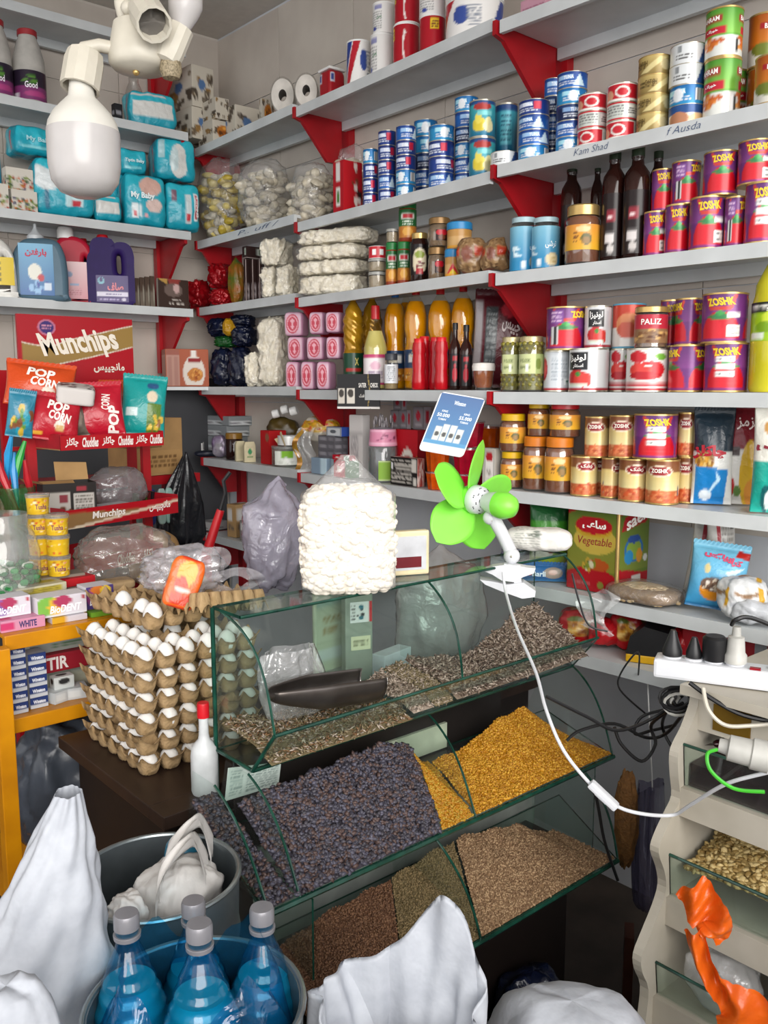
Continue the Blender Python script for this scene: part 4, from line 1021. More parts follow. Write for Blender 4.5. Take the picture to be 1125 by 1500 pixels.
# --- oil tin -------------------------------------------------
cF = Canvas('#6f7d2c', 96, 120); cF.grad(0, .25, 1, 1, '#8a8a34', '#5f7a2c').ell(.55, .6, .42, .16, '#c9b04a').ell(.52, .73, .36, .1, '#c7a12c').ell(.52, .77, .36, .1, '#b81824').ell(.38, .78, .2, .09, '#b81824').fn(lambda U, V: V < .2 + .1 * np.sin(PI * U), '#b01420')
cF.ell(.62, .32, .22, .07, '#b5531c').blobs(.3, .26, .55, .36, 20, .035, ['#3f5a1c', '#c9a23a', '#7a8a2c', '#d9d2b0']).poly([(0, 1), (.24, 1), (.18, .93), (0, .88)], '#b81824').ell(.68, .09, .06, .04, '#8a8a3c').lines(.15, .08, .5, .11, 1, '#d9a0a0')
cS = Canvas('#66802c', 64, 120); cS.grad(0, .25, 1, 1, '#7a8a34', '#5f7a2c').fn(lambda U, V: V < .25 + .04 * np.cos(PI * U), '#b01420').poly([(.08, .72), (.9, .8), (.9, .97), (.2, .89)], '#b81824').ell(.5, .5, .3, .15, '#2a6fb0').ell(.5, .5, .24, .12, '#8aa83a').ell(.35, .42, .14, .08, '#2f8fc8').ell(.68, .42, .1, .08, '#d9942c').ell(.5, .62, .2, .05, '#2a4f9a').ell(.88, .38, .07, .04, '#e6e6e0').rect(.45, .12, .75, .2, '#d8d4cc').poly([(0, 1), (.3, 1), (.1, .92), (0, .9)], '#b81824')
g = corner_box(SR[6], 829, 903, 948, 745, .05)
t = make_box('oil_tin', 'tin', g[1], g[2], g[3], [cF, cS, Canvas('#b9ab74', 8, 8)], [(fa('ساعی'), .53, .775, .46, .12, '#f6f2ec', .04), ('Vegetable', .55, .58, .66, .12, '#8a1c24', .0, 0, .2)],
             [('saei', .53, .845, .6, .14, '#f6f2ec', .03, .18)], m=printed('tin_litho', .25, .35), n=48)
MB().lathe([(.006, 0), (.006, g[3])], 10).build('edge_seam', m_gold, t, True).location = (g[1] / 2 - .004, -g[2] / 2 + .004, 0)
MB().box(-g[1] / 2 * 1.005, g[1] / 2 * 1.005, -g[2] / 2 * 1.005, g[2] / 2 * 1.005, g[3] - .006, g[3] + .002).build('top_rim', m_gold, t)
t.location = g[0]; t.rotation_euler = (0, 0, g[4]); t['label'] = 'big square green and red vegetable oil tin'
# --- crisp bags on the fifth shelf ---------------------------
def pillow(label, shelf, x0, x1, yt, cv, texts=(), th=.05, off=.06, z=None, lean=0.0, roll=0.0, seed=1, turn=0.0, name='snack_bag', cat='bag', group=None, m=None, wr=1.0):
 p, w, h = shelf.spot(x0, x1, yt, off, z)
 t = make_pillow(name, cat, w, h, th, cv, texts, m, seed, wr=wr); t['label'] = label
 if group: t['group'] = group
 t.location = p + Vector((0, 0, .003 + abs(math.sin(roll)) * w / 2)); t.rotation_euler = (lean, roll, facing(p, turn))
 return t
c = Canvas('#1c2c38', 64, 80); c.fn(lambda U, V: V < .58, '#dcdcd8').ell(.3, .47, .25, .1, '#b98a34').blobs(.05, .4, .5, .55, 14, .05, ['#d9a03a', '#8a5a24', '#e0c07a']).poly([(.08, .42), (.9, .38), (.8, 0), (.08, 0)], '#1a7cc0').ell(.35, .1, .15, .06, '#dfe8ee').poly([(.6, .36), (.72, .28), (.45, .12), (.42, .14), (.62, .28)], '#bfe0f2')
pillow('dark and bright blue crisp bag right of the bean tins', SR[5], 1012, 1069, 603, c, [(fa('چاکلز'), .42, .56, .8, .16, '#b01c30', .06)], .06, .10, seed=2, group='crisp bags on the honey shelf')
c = Canvas('#d8d5d0', 64, 80); c.fn(lambda U, V: V > .62 - .1 * U + .2 * (U - .5), '#7a1220').ell(.68, .3, .26, .36, '#d0a52c').ell(.72, .12, .16, .14, '#d08a3a').ell(.2, .18, .12, .1, '#b02a2c').ell(.38, .14, .1, .06, '#5a7a3a').rect(.1, .5, .4, .6, '#3a2a28')
pillow('white and dark red crisp bag with yellow crisps picture', SR[5], 1058, 1112, 596, c, [(fa('مزمز'), .6, .82, .6, .12, '#eadad6', .02)], .06, .15, seed=4, group='crisp bags on the honey shelf')
c = Canvas('#e4e2d8', 64, 80); c.fn(lambda U, V: V < .5, '#1fa090').ell(.3, .14, .1, .14, '#14585c').ell(.34, .12, .06, .09, '#e6f0ee').ell(.3, .82, .1, .06, '#b98a4a')
pillow('white and teal crisp bag cut by the right edge', SR[5], 1100, 1168, 600, c, [(fa('نمکی'), .42, .66, .7, .16, '#8a2436', .05)], .06, .05, seed=5, group='crisp bags on the honey shelf')
# --- sixth shelf ---------------------------------------------
c = Canvas('#3f8a2a', 64, 64); c.grad(0, 0, 1, .5, '#b9b52a', '#3f8a2a').rect(.0, .75, 1, 1, '#1c5a2c').poly([(.05, .3), (.6, .3), (.7, .62), (.1, .66)], '#d9d0c8')
pillow('green crisp bag beside the oil tin', SR[6], 774, 831, 735, c, [(fa('چاکلز'), .38, .46, .55, .26, '#b01c30', .05, -.1)], .06, .10, seed=6)
c = Canvas('#1f5f9a', 64, 40); c.ell(.7, .55, .22, .35, '#9a8a80').ell(.7, .6, .1, .16, '#c8a49a').ell(.15, .5, .08, .14, '#c04a3a').rect(0, 0, 1, .15, '#2c7ab5')
pillow('flat blue cereal pack under the white flour bag', SR[6], 764, 830, 829, c, [('Barli', .38, .5, .3, .3, '#d5e6f2')], .03, .06, seed=3, wr=.4)
def crumple_bag(label, name, cat, p, rx, ry, rz_, m, seed, amp=.12, freq=9., neck=0., rot=(0, 0, 0), group=None, e=2.4, part='film', flat=True, nu=56, nv=36, ridge=True):
 t = thing(name, label, cat, p, 0, group); t.rotation_euler = rot
 link(part, lump_mesh(part, rx, ry, rz_, m, seed, amp, freq, e, nu, nv, flat, neck, ridge), t)
 return t
m_purplefilm = film('purple_grey_film', '#e8e6f2', .5, .25, .2, 1.0, 26, '#8a86a0')
p = SR[6].at(757, .1); crumple_bag('crumpled purple grey plastic bag left of the green bag', 'plastic_bag', 'bag', p, .05, .05, .075, m_purplefilm, 5, .2, 12, .3)
# bag of chickpeas lying on the shelf, its clear end hanging over
m_pea = mat('chickpea_beige', '#8f7048', .6, col2='#6f5230', scale=120)
pa, pb = SR[6].at(893, .05), SR[6].at(1000, .06)
t = thing('bean_bag', 'clear bag of pale beans lying in front of the oil tin', 'bag', (pa + pb) / 2, SR[6].rz)
L = (pb - pa).length
me = lump_mesh('contents', L / 2 * .93, .07, .022, m_pea, 4, .05, 9, 3.0, 50, 20)
link('contents', me, t)
mb = MB(); R = random.Random(3)
for i in range(420):
 a = R.uniform(0, 2 * PI); r = math.sqrt(R.random()); x, y = L / 2 * .88 * r * math.cos(a), .064 * r * math.sin(a)
 zz = .044 * math.sqrt(max(.05, 1 - r ** 3)); mb.ball((x, y, zz), (.008, .006, .0055), 6, 4)
o = mb.build('beans', mat('dry_bean', '#e2cfa8', .5, col2='#c4a274', scale=60), t, True); o['kind'] = 'stuff'
link('film', lump_mesh('film', L / 2, .078, .0265, F_CLEAR, 4, .06, 9, 2.8, 56, 20), t)
me = sheet('film_tail', lambda U, V: (-L / 2 + .06 - .085 * U + .02 * np.sin(V * 9), -.075 - .035 * V - .012 * np.sin(U * 7), .024 - .115 * V * (1 - .3 * U) + .012 * np.sin(V * 7 + U * 5)), 16, 20, F_MILK, t)
# striped bag, cereal bag, silver bags
c = Canvas('#c9c6c0', 64, 80); c.rect(.28, .5, .42, 1, '#a83a42').lines(.45, .2, .9, .95, 12, '#8a8680').rect(.3, 0, .95, .2, '#b3aea4').rect(.78, .85, .92, .9, '#2a2a2a')
pillow('grey and red striped snack bag leaning on the wall', SR[6], 1000, 1046, 770, c, (), .05, .19, roll=.12, seed=7)
pillow('tall grey striped snack bag behind the blue cereal bag', SR[6], 1036, 1076, 757, c, (), .05, .17, roll=-.05, seed=9, turn=.3)
c = Canvas('#3a9cc8', 96, 96); c.grad(0, 0, 1, 1, '#2a8cc0', '#7ac0dc').ell(.45, .3, .24, .17, '#d98a1c').ell(.45, .38, .24, .11, '#6a5040').blobs(.25, .3, .65, .45, 26, .03, ['#8a6a54', '#d8c8b0', '#5a4034', '#efe6da']).rect(0, 0, 1, .05, '#1f6a9a').ell(.3, .62, .05, .08, '#d9c88a').poly([(.75, .86), (1, .82), (1, .94), (.8, .96)], '#b3241c').poly([(.62, .6), (.95, .7), (.7, .5)], '#cfe8f2')
pillow('sky blue cereal bag with bowl picture on the low shelf', SR[6], 1003, 1084, 806, c, [(fa('کرانفلکس'), .55, .8, .66, .13, '#d4486a', .06, -.2)], .06, .07, lean=-.2, roll=.1, seed=8)
m_silver = mat('silver_foil', '#c9ccd0', .25, .55, col2='#a9adb3', scale=20, bump=.5, bscale=30)
c = Canvas('#cfd1d2', 64, 64); c.ell(.5, .7, .3, .12, '#8a6a4a').ell(.5, .76, .24, .08, '#dcdad6').rect(.8, .3, 1, .9, '#c99a2c').rect(.1, .3, .5, .42, '#a6a9ad')
p = SR[6].at(1086, .05); bag_soft('snack_bag', 'silver foil snack bag lying beside the blue cereal bag', 'bag', p, facing(p, .2), .12, .1, .115, [c], 2.6, P_BAG, .008, 4, 40)
p = SR[6].at(1112, .03); bag_soft('snack_bag', 'silver foil pack hanging over the shelf edge at right', 'bag', p + Vector((0, 0, .002)), facing(p, .1), .13, .06, .06, [Canvas('#b9bcc0', 8, 8)], 2.6, P_BAG, .008, 6, 40)
# --- lowest shelf --------------------------------------------
m_redfilm = mat('red_cellophane', '#b0131c', .22, col2='#7d0a12', scale=18, bump=.6, bscale=30)
c = Canvas('#a81820', 64, 64); c.ell(.5, .5, .3, .3, '#b9803a').blobs(.25, .3, .75, .7, 30, .06, ['#d9a03a', '#c07a24', '#e6c070', '#8a4a1c']).ell(.35, .75, .2, .1, '#5f6a2c').rect(0, 0, 1, .18, '#c01a22')
for i, (px, off, w, h, sd, l) in enumerate(((850, .10, .15, .105, 3, 'red pasta bag showing yellow noodles beside the brown seeds'), (886, .10, .10, .09, 5, 'shiny red bag with a twisted neck on the lowest shelf'), (918, .14, .10, .12, 7, 'red bag with orange patch next to the black case'))):
 p = SR[7].at(px, off); bag_soft('pasta_bag', l, 'bag', p, facing(p), w, .09, h, [c if i != 1 else Canvas('#b0131c', 8, 8)], 2.5, None, .010, sd, 35, .2, group='red bags on the lowest shelf')
t = thing('tool_case', 'black case with yellow base on the lowest shelf', 'case', SR[7].at(963, .10), SR[7].rz + .35)
MB().box(-.075, .06, -.05, .05, .0, .022, bev=.004).build('yellow_base', mat('yellow_abs', '#d0a010', .4), t)
MB().prism([(-.075, .022), (.06, .022), (.05, .085), (-.03, .10), (-.065, .07)], -.05, .05).build('lid', m_black, t)
t = thing('carton', 'red carton with grey strip at the right end of the lowest shelf', 'carton', SR[7].at(1096, .14) , SR[7].rz)
MB().box(-.16, .13, -.04, .10, 0, .12).build('body', mat('red_card', '#9c1420', .5), t)
MB().box(.03, .06, -.042, -.04, .015, .1).build('strip', mat('grey_strip', '#8a8d92', .4), t)
p = SR[7].at(1010, .17); crumple_bag('dark red bag behind the plugs', 'plastic_bag', 'bag', p, .08, .04, .05, m_redfilm, 9, .1, 9)

# --- middle bay, fifth shelf ---------------------------------
S = SM[5]
m_jelo = film('orange_jelly_tub', '#ff8a2a', .25, .25, .08, .2, 20, '#d9581a')
m_jelr = film('red_jelly_tub', '#e0203c', .3, .25, .08, .2, 20, '#b0102c')
def mk_jelly(col, colr):
 def mk():
  t = thing('jelly_tub', '', 'tub'); n = 20
  def ring(r, z): return [((r + .004 * (i % 2)) * (.8 if False else 1) * math.cos(2 * PI * i / n), (r + .004 * (i % 2)) * math.sin(2 * PI * i / n), z) for i in range(n)]
  vs = ring(.034, 0) + ring(.042, .075); fs = [(i, (i + 1) % n, n + (i + 1) % n, n + i) for i in range(n)] + [tuple(range(n - 1, -1, -1))]
  MB().add(vs, fs).build('tub', mat('jelly_' + col, col, .15, col2=colr, scale=30, sss=.2), t)
  MB().lathe([(.046, .072), (.046, .079), (.02, .080)], 24).build('lid', film('tub_lid_film', '#ffffff', .12, .25, .1, .2), t, True)
  return t
 return mk
JO, JR = (mk_jelly('#cf5a10', '#a83c08'), 'jelo'), (mk_jelly('#b30f2e', '#8a0820'), 'jelr')
def jl(k, x0, x1, y, l, off, z=None): return fit(k[0], k[1], S, x0, x1, y, l, .092, .08, off, z, 0, 'jelly tubs')
z = jl(JO, 624, 662, 690, 'orange jelly tub in the lower layer, left', .05); z = jl(JO, 622, 660, 652, 'orange jelly tub in the second layer', .05, z)
zr = jl(JR, 660, 708, 693, 'red jelly tub, lowest of the red stack', .10); zr = jl(JR, 662, 710, 654, 'red jelly tub, middle of the red stack', .10, zr); zr = jl(JR, 664, 710, 616, 'red jelly tub, topmost of the red stack', .10, zr)
zo = jl(JR, 700, 735, 672, 'red jelly tub at the back beside the honey', .22); jl(JO, 697, 733, 622, 'orange jelly tub at the back under the sign', .2, zo)
c = Canvas('#b8b4ac', 40, 60); c.rect(.25, .1, .85, .85, '#ece8e2').ell(.55, .82, .28, .1, '#b01e28').lines(.35, .3, .75, .6, 3, '#9a948c').rect(0, 0, 1, .1, '#5a6a4a')
carton('tea_box', 'slim white and grey box between jelly tubs and honey', 'box', corner_box(S, 706, 724, 733, 657, .03), [c, Canvas('#a39e96', 8, 8)])
c = Canvas('#1c1a1a', 64, 40); c.lines(.05, .08, .8, .92, 9, '#b9b4ac').rect(.82, .5, .98, .95, '#d6d2ca').rect(.85, .05, .98, .3, '#d6d2ca').bars(.03, .55, .14, .8)
carton('printed_box', 'black box densely printed with white text, below the red box', 'box', corner_box(S, 572, 611, 622, 672, .02), [c, Canvas('#c88f86', 16, 16).blobs(0, 0, 1, 1, 30, .1, ['#e6d0c8', '#a8403a'])])
c = Canvas('#b01622', 48, 48); c.ell(.55, .2, .34, .44, '#d9d4ca').ell(.55, .18, .24, .33, '#b01622').poly([(.75, .2), (1, .1), (1, .5)], '#4f8a3a')
carton('tea_box', 'red box with pale horseshoe ring above the black printed box', 'box', corner_box(S, 579, 611, 624, 630, .10), [c, Canvas('#8a0f1a', 8, 8)])
carton('grey_carton', 'flat grey tray of boxes behind the red horseshoe box', 'box', corner_box(S, 575, 612, 640, 630, .20), [Canvas('#4a4a4e', 8, 8)])
c = Canvas('#6a666a', 40, 40); c.rect(.1, .1, .9, .9, '#7d777c').ell(.5, .6, .22, .22, '#a82838').lines(.15, .1, .85, .3, 2, '#c4c0c4')
cs = Canvas('#9a9298', 16, 16); cs.rect(.3, .3, .7, .8, '#a82030')
zt = SM[5].z + .002
zb = None
for i, (x0, xm, x1, y, zz, o) in enumerate(((572, 584, 591, 601, 1, .14), (585, 596, 602, 601, 1, .14), (605, 620, 632, 596, 1, .15), (576, 588, 596, 583, 2, .14))):
 b0 = z_for(*S.at(x0, o).xy, 630) + .002
 if zz == 2: b0 = zb + .001
 r = carton('cigarette_pack', ['small grey and red packet, left one on the tray', 'small grey and red packet, second on the tray', 'grey and red packet beside the blue sign', 'small grey and red packet on top of the others'][i], 'packet', corner_box(S, x0, xm, x1, y, o, b0), [c, cs], group='grey packets on the tray', n=8)
 if i == 0: zb = r
def mk_pinkjar():
 t = thing('jar', '', 'jar')
 MB().lathe([(.040, 0), (.043, .005), (.043, .085), (.038, .092)], 28).build('body', film('cloudy_jar', '#e8ecec', .35, .22, .12, .1, 20, '#9aa0a2'), t, True)
 c = Canvas('#d98aa8', 96, 24); c.rect(0, .1, 1, .2, '#eab6cc').rect(0, .85, 1, .95, '#eab6cc').blobs(0, .35, 1, .7, 20, .018, ['#7a3a5c', '#a04a70'], 4)
 sheet('lid', f_cyl(.043, .042, .09, .039), 56, 12, P_GLOSS, t, c, wrap=True)
 MB().lathe([(.039, .132), (.02, .137), (.001, .138)], 28).build('lid_top', mat('clear_grey_top', '#8f8a90', .25), t, True)
 c = Canvas('#8fb84a', 32, 32); c.rect(0, 0, 1, .1, '#cddba8').rect(0, .9, 1, 1, '#cddba8')
 f = f_cyl(.0436, .05, .004); sheet('label', lambda U, V: f(.45 + .26 * U, V), 20, 10, P_PAPER, t, c)
 mb = MB(); R = random.Random(2)
 for i in range(26): mb.ball((R.uniform(-.028, .028), R.uniform(-.028, .028), .138 + R.uniform(0, .022)), (.004, .004, .012), 6, 4)
 o = mb.build('sticks', mat('grey_sticks', '#7a7478', .4), t); o['kind'] = 'stuff'
 return t
fit(mk_pinkjar, 'pink', S, 540, 582, 612, 'clear jar with patterned pink lid and green label', .086, .16, .06)
c = Canvas('#d2cecc', 40, 72); c.lines(.08, .05, .7, .95, 14, '#a39fa0').rect(.72, .35, .76, .95, '#a8323c').rect(0, .7, 1, .73, '#b9b5b4')
carton('tall_box', 'tall white printed box left of the pink-lidded jar', 'box', corner_box(S, 512, 531, 542, 608, .06), [c, Canvas('#c4c0be', 8, 8)])
p = S.at(526, .12, SM[5].z + .185); 
c = Canvas('#b3122a', 40, 32); c.ell(.3, .5, .1, .2, '#d9c9c0').rect(.7, 0, 1, 1, '#1f6a3a').blobs(.1, .2, .6, .8, 6, .07, ['#e0b0a8', '#c8202c'])
zz = carton('sweet_box', 'red and green sweet box in front of the tall white box', 'box', corner_box(S, 489, 513, 527, 676, .02), [c, Canvas('#1f6a3a', 8, 8)])
carton('sweet_box', 'pink and red wrapped sweet box atop the other', 'box', corner_box(S, 487, 511, 524, 668, .03, zz), [c, Canvas('#a8404a', 8, 8)])
c = Canvas('#8a8f98', 40, 40); c.rect(.08, .1, .9, .85, '#c4c8cc').ell(.45, .5, .2, .2, '#5a5f66')
zz = carton('small_carton', 'grey carton at shelf front under a pile of flat boxes', 'box', corner_box(S, 456, 478, 490, 672, .03), [Canvas('#7f93a6', 8, 8).rect(.6, 0, 1, 1, '#b9d0dc')])
for i in range(3):
 zz = carton('flat_box', f'dark grey flat box, {["lowest", "middle", "topmost"][i]} of the three above the grey carton', 'box', corner_box(S, 466, 490, 510, 672 - 11 * (i + 1), .05, zz), [Canvas('#5c5a60', 16, 16).rect(.1, .3, .5, .8, '#8a888e').rect(.6, .3, .9, .8, '#77757c')], group='flat grey boxes', n=6)
carton('small_carton', 'white and blue carton with a printed figure on flat boxes', 'box', corner_box(S, 478, 500, 512, 626, .05, zz), [c, Canvas('#2f4a9a', 8, 8)])
# gold bag with open mouth
c = Canvas('#b58a1c', 48, 48); c.blobs(0, .2, 1, 1, 40, .06, ['#d9a020', '#c8401c', '#e6c04a', '#8a5a14', '#d98a6a']).fn(lambda U, V: V < .35, '#b9b2a6')
p = S.at(466, .10); p.z += .002; bag_soft('spice_bag', 'gold patterned bag spilling forward above grey boxes', 'bag', p + Vector((.03, .02, .115)), facing(p, -.2), .17, .09, .1, [c], 2.4, None, .012, 3, 30)
t = thing('plastic_bag', 'clear sleeve with torn gold edge at the shelf front', 'bag', S.at(449, .05), facing(S.at(449, .05)))
sheet('film', lambda U, V: (-.04 + .07 * U + .012 * np.sin(V * 7), -.01 * np.sin(U * 9 + V * 4), .165 * V + .01 * np.sin(U * 8)), 18, 24, F_MILK, t)
sheet('gold_edge', lambda U, V: (-.05 + .02 * U + .014 * np.sin(V * 7) + .03 * V ** 3, -.012 - .008 * np.sin(V * 11), .17 * V + .002), 5, 26, mat('gold_foil', '#a8822c', .35, .3, col2='#7a4a1c', scale=40), t)
# --- corner bay, fifth shelf ---------------------------------
S = SL[5]
def mk_greentub():
 t = thing('clear_tub', '', 'tub')
 MB().lathe([(.044, 0), (.047, .006), (.047, .055), (.044, .06)], 28).build('body', film('clear_tub_film', '#f0f4f0', .2, .22, .12, .1, 20, '#b9c0b8'), t, True)
 MB().lathe([(.048, .058), (.048, .066), (.02, .069)], 28).build('lid', film('clear_lid', '#f4f4f4', .3, .22, .12, .1, 20, '#c4c8c4'), t, True)
 c = Canvas('#dfe4dc', 32, 24); c.rect(.3, .5, .8, 1, '#7ab02c').blobs(.1, 0, .9, .5, 14, .1, ['#eef0ec', '#c8ccc4'])
 f = f_cyl(.0476, .045, .006); sheet('label', lambda U, V: f(.36 + .26 * U, V), 20, 10, P_PAPER, t, c)
 return t
z = fit(mk_greentub, 'gtub', S, 398, 442, 651, 'round clear tub with green label at the shelf front', .096, .07, .06)
fit(lambda: make_can('white_cap_jar', 'jar', .03, .03, Canvas('#dfe0de', 8, 8), m_white), 'wcap', S, 407, 440, 638, 'two-ring white lid resting on the clear tub', .06, .03, .06, z)
c = Canvas('#b01c20', 40, 60); c.rect(0, .3, 1, .34, '#8a1418').ell(.75, .8, .2, .12, '#8a5a44')
carton('red_box', 'upright torn red box with open lid in the corner bay', 'box', corner_box(S, 382, 395, 420, 631, .03), [c, Canvas('#a8181c', 8, 8)])
t = thing('torn_flap', 'torn cream cardboard lining beside the red box', 'cardboard', S.at(408, .03, SL[5].z + .085), S.rz)
sheet('flap', lambda U, V: (.07 * U, .01 * np.sin(U * 5) - .02 * V, .035 * U * V + .025 * V), 10, 8, mat('cream_card', '#d4c09a', .8), t)
KIND_CREAM = mat('cream_soap_card', '#cfc4a2', .6)
for i, (x0, x1) in enumerate(((345, 359), (357, 374))):
 p, w, h = S.spot(x0, x1, 646 + i, .035)
 t = thing('soap_card', ['rounded cream soap card, left of the pair', 'rounded cream soap card with green print, right of the pair'][i], 'card', p, facing(p, .3))
 poly = [(-w / 2, 0), (w / 2, 0), (w / 2, h * .8), (w * .38, h), (-w * .38, h), (-w / 2, h * .8)]
 MB().prism(poly, -.010, .010).build('card', KIND_CREAM, t)
 if i: sheet('print', lambda U, V: (-w * .3 + w * .6 * U, -.0106 + 0 * U, h * (.2 + .5 * V)), 10, 10, P_PAPER, t, Canvas('#cfc4a2', 24, 24).ell(.5, .62, .3, .3, '#3f8a5a').rect(.1, .05, .9, .2, '#6a8a5a'))
fit(lambda: make_bottle('brown_jar', 'jar', .07, .03, [(.95, 0), (1, .05), (1, .75), (.9, .8)], m_dark, (.78, 1, .98), None, (), capm=mat('amber_lid', '#8a6424', .3)), 'bjr', S, 331, 356, 634, 'small brown jar with amber lid', .06, .07, .06)
c = Canvas('#8a8f92', 48, 24); c.rect(.05, .1, .75, .5, '#d2d6d8').lines(.1, .2, .4, .45, 2, '#4a3a4c').ell(.62, .3, .07, .13, '#333333').ell(.62, .3, .04, .08, '#d2d6d8')
zz = S.z
for i, (x0, xm, x1, yt) in enumerate(((300, 330, 372, 640), (302, 332, 376, 624), (298, 335, 380, 610))):
 zz = carton('flat_carton', f'grey white flat carton, {["lowest", "middle", "topmost"][i]} of the pile behind the brown jar', 'carton', corner_box(S, x0, xm, x1, yt, .11, zz + .001), [c, c], group='grey flat cartons', n=8)
for i, (x0, x1, y, zt) in enumerate(((267, 297, 640, 0), (265, 296, 613, 1))):
 if i == 0: zz = S.z
 p, w, h = Shelf(S.p, S.u, (290, 661)).spot(x0, x1, y, .05)
 p.z = zz
 t = thing('clear_carton', ['lower clear plastic box at the corner end', 'upper clear plastic box with white panel at the corner end'][i], 'box', p, facing(p, .2))
 MB().box(-w / 2, w / 2, -.04, .04, .001, .062, bev=.006).build('shell', F_MILK, t); MB().box(-w * .1, w * .4, -.042, -.0405, .008, .055).build('panel', m_white, t)
 zz += .063
m_pf = mat('purple_foil', '#4c2a5c', .3, .4, col2='#a9a6ac', scale=25)
p = S.at(322, .05); t = thing('foil_pack', 'silver and purple foil pack leaning beside the brown jar', 'pack', p, facing(p, -.2))
link('foil', soft_mesh('foil', .07, .03, .11, 3, m_pf, None, 10, .006, 4, 40), t)
p = S.at(306, .04); t = thing('dark_pouch', 'dark flat pouch lying in front of the foil pack', 'pouch', p, facing(p))
link('pouch', soft_mesh('pouch', .13, .07, .03, 3, mat('navy_pouch', '#1c2030', .4), None, 10, .006, 6, 40), t)
p = S.at(415, .15, S.z + .125); t = thing('dark_bag', 'dark olive bag with white caps above the red box', 'bag', Vector((p.x, p.y, S.z)), facing(p))
link('bag', soft_mesh('bag', .15, .1, .2, 3, mat('olive_brown_film', '#3c3014', .35, col2='#5c4a1c', scale=25), None, 12, .012, 9, 30), t)
for i, (px, py, tl) in enumerate(((404, 606, .5), (417, 600, .2), (430, 602, 0))):
 q = at_plane(px, py, S.p + S.n * .10, S.n)
 o = MB().lathe([(.016, -.014), (.018, -.012), (.018, .012), (.014, .016)], 18).build('white_pot', m_white, None, True); o.location = q; o.rotation_euler = (1.3, tl, .6)
 tag(o, ['tilted white screw-top pot, left of three on the dark bag', 'white screw-top pot, middle of three on the dark bag', 'white screw-top pot, right of three on the dark bag'][i], 'pot', 'white pots')

c = Canvas('#5a0f1c', 64, 64); c.rect(.0, .1, .16, .9, '#a8a2a4').rect(.22, .2, .44, .85, '#3f4648').lines(.24, .25, .42, .8, 8, '#8a9090').ell(.66, .82, .16, .08, '#b9303c').rect(.58, .12, .8, .34, '#b9c0c4').rect(.56, .4, .9, .5, '#7a1c28')
pillow('maroon crisp bag leaning behind the tea glass and olives', SM[4], 688, 766, 432, c, [(fa('چیپس'), .7, .62, .34, .14, '#e6d8d6', .03, -.2)], .05, .215, seed=3, roll=.05)
for sh, px0, px1, tx in ((SL[2], 345, 412, 'P.. uff /'), (SR[2], 838, 895, 'Kam Shad'), (SR[2], 975, 1030, 'f Ausda')):
 A_, B_ = sh.at(px0, -.0006), sh.at(px1, -.0006)
 lettering(tx, lambda U, V: (A_.x + (B_.x - A_.x) * U, A_.y + (B_.y - A_.y) * U, sh.z - .03 + .028 * V), .5, .5, .9, .6, ink('#4a5a78'), [o for o in bpy.data.objects if o.get('label') == ON['L' if sh is SL[2] else 'R'][2]][0], .0008, -.008, .3, 0, 'marker_scribble')
# ============================================================ corner bay and back wall goods
# --- tissue boxes with butterfly print -----------------------
def cv_butterfly(seed, blue=True, orange=False):
 c = Canvas('#c3bcae', 72, 56); c.R = np.random.RandomState(seed)
 for i in range(9):
  u, v = c.R.uniform(.05, .95), c.R.uniform(.1, .9); k = c.R.uniform(.05, .1); col = ['#4c4238', '#6a5a48', '#8a6a3c', '#5a5044'][i % 4]
  c.ell(u - k * .7, v + k * .5, k * .7, k, col).ell(u + k * .7, v + k * .5, k * .7, k, col).ell(u - k * .5, v - k * .7, k * .45, k * .6, col).ell(u + k * .5, v - k * .7, k * .45, k * .6, col).ell(u - k * .7, v + k * .5, k * .25, k * .4, '#b0a48c')
 if orange: c.ell(.5, .5, .3, .3, '#b06a20').blobs(.3, .3, .7, .7, 10, .08, ['#8a4a14', '#d99a44', '#5a3414'])
 if blue: c.ell(.45, .55, .16, .14, '#4f6f9a')
 return c
S = SL[1]
z1 = carton('tissue_box', 'butterfly tissue box with orange flower, lower one in the corner', 'box', corner_box(S, 291, 312, 345, 174, .012), [cv_butterfly(5, False), cv_butterfly(2, False, True)])
z1b = carton('tissue_box', 'long butterfly tissue box with blue oval on the top corner shelf', 'box', corner_box(S, 316, 345, 384, 152, .075), [cv_butterfly(8), cv_butterfly(12)])
carton('tissue_box', 'butterfly tissue box on the orange-flower one', 'box', corner_box(S, 290, 316, 336, 141, .016, z1), [cv_butterfly(7, False), cv_butterfly(4, False)])
gb = corner_box(SB[2], 262, 263, 290, 170, .03, None, True)
zq = SB[2].z
for i, (yt) in enumerate((166, 106)):
 p, w, h = SB[2].spot(263, 297, yt, .16, zq)
 t = make_box('tissue_box', 'box', .11, .2, h, [cv_butterfly(20 + i), cv_butterfly(22 + i, i == 1)]); t.location = p; t.rotation_euler = (0, 0, .05); t['label'] = ['upright butterfly tissue box at the end of the back shelf', 'tallest butterfly tissue box with blue oval, on another'][i]
 zq = p.z + h + .001
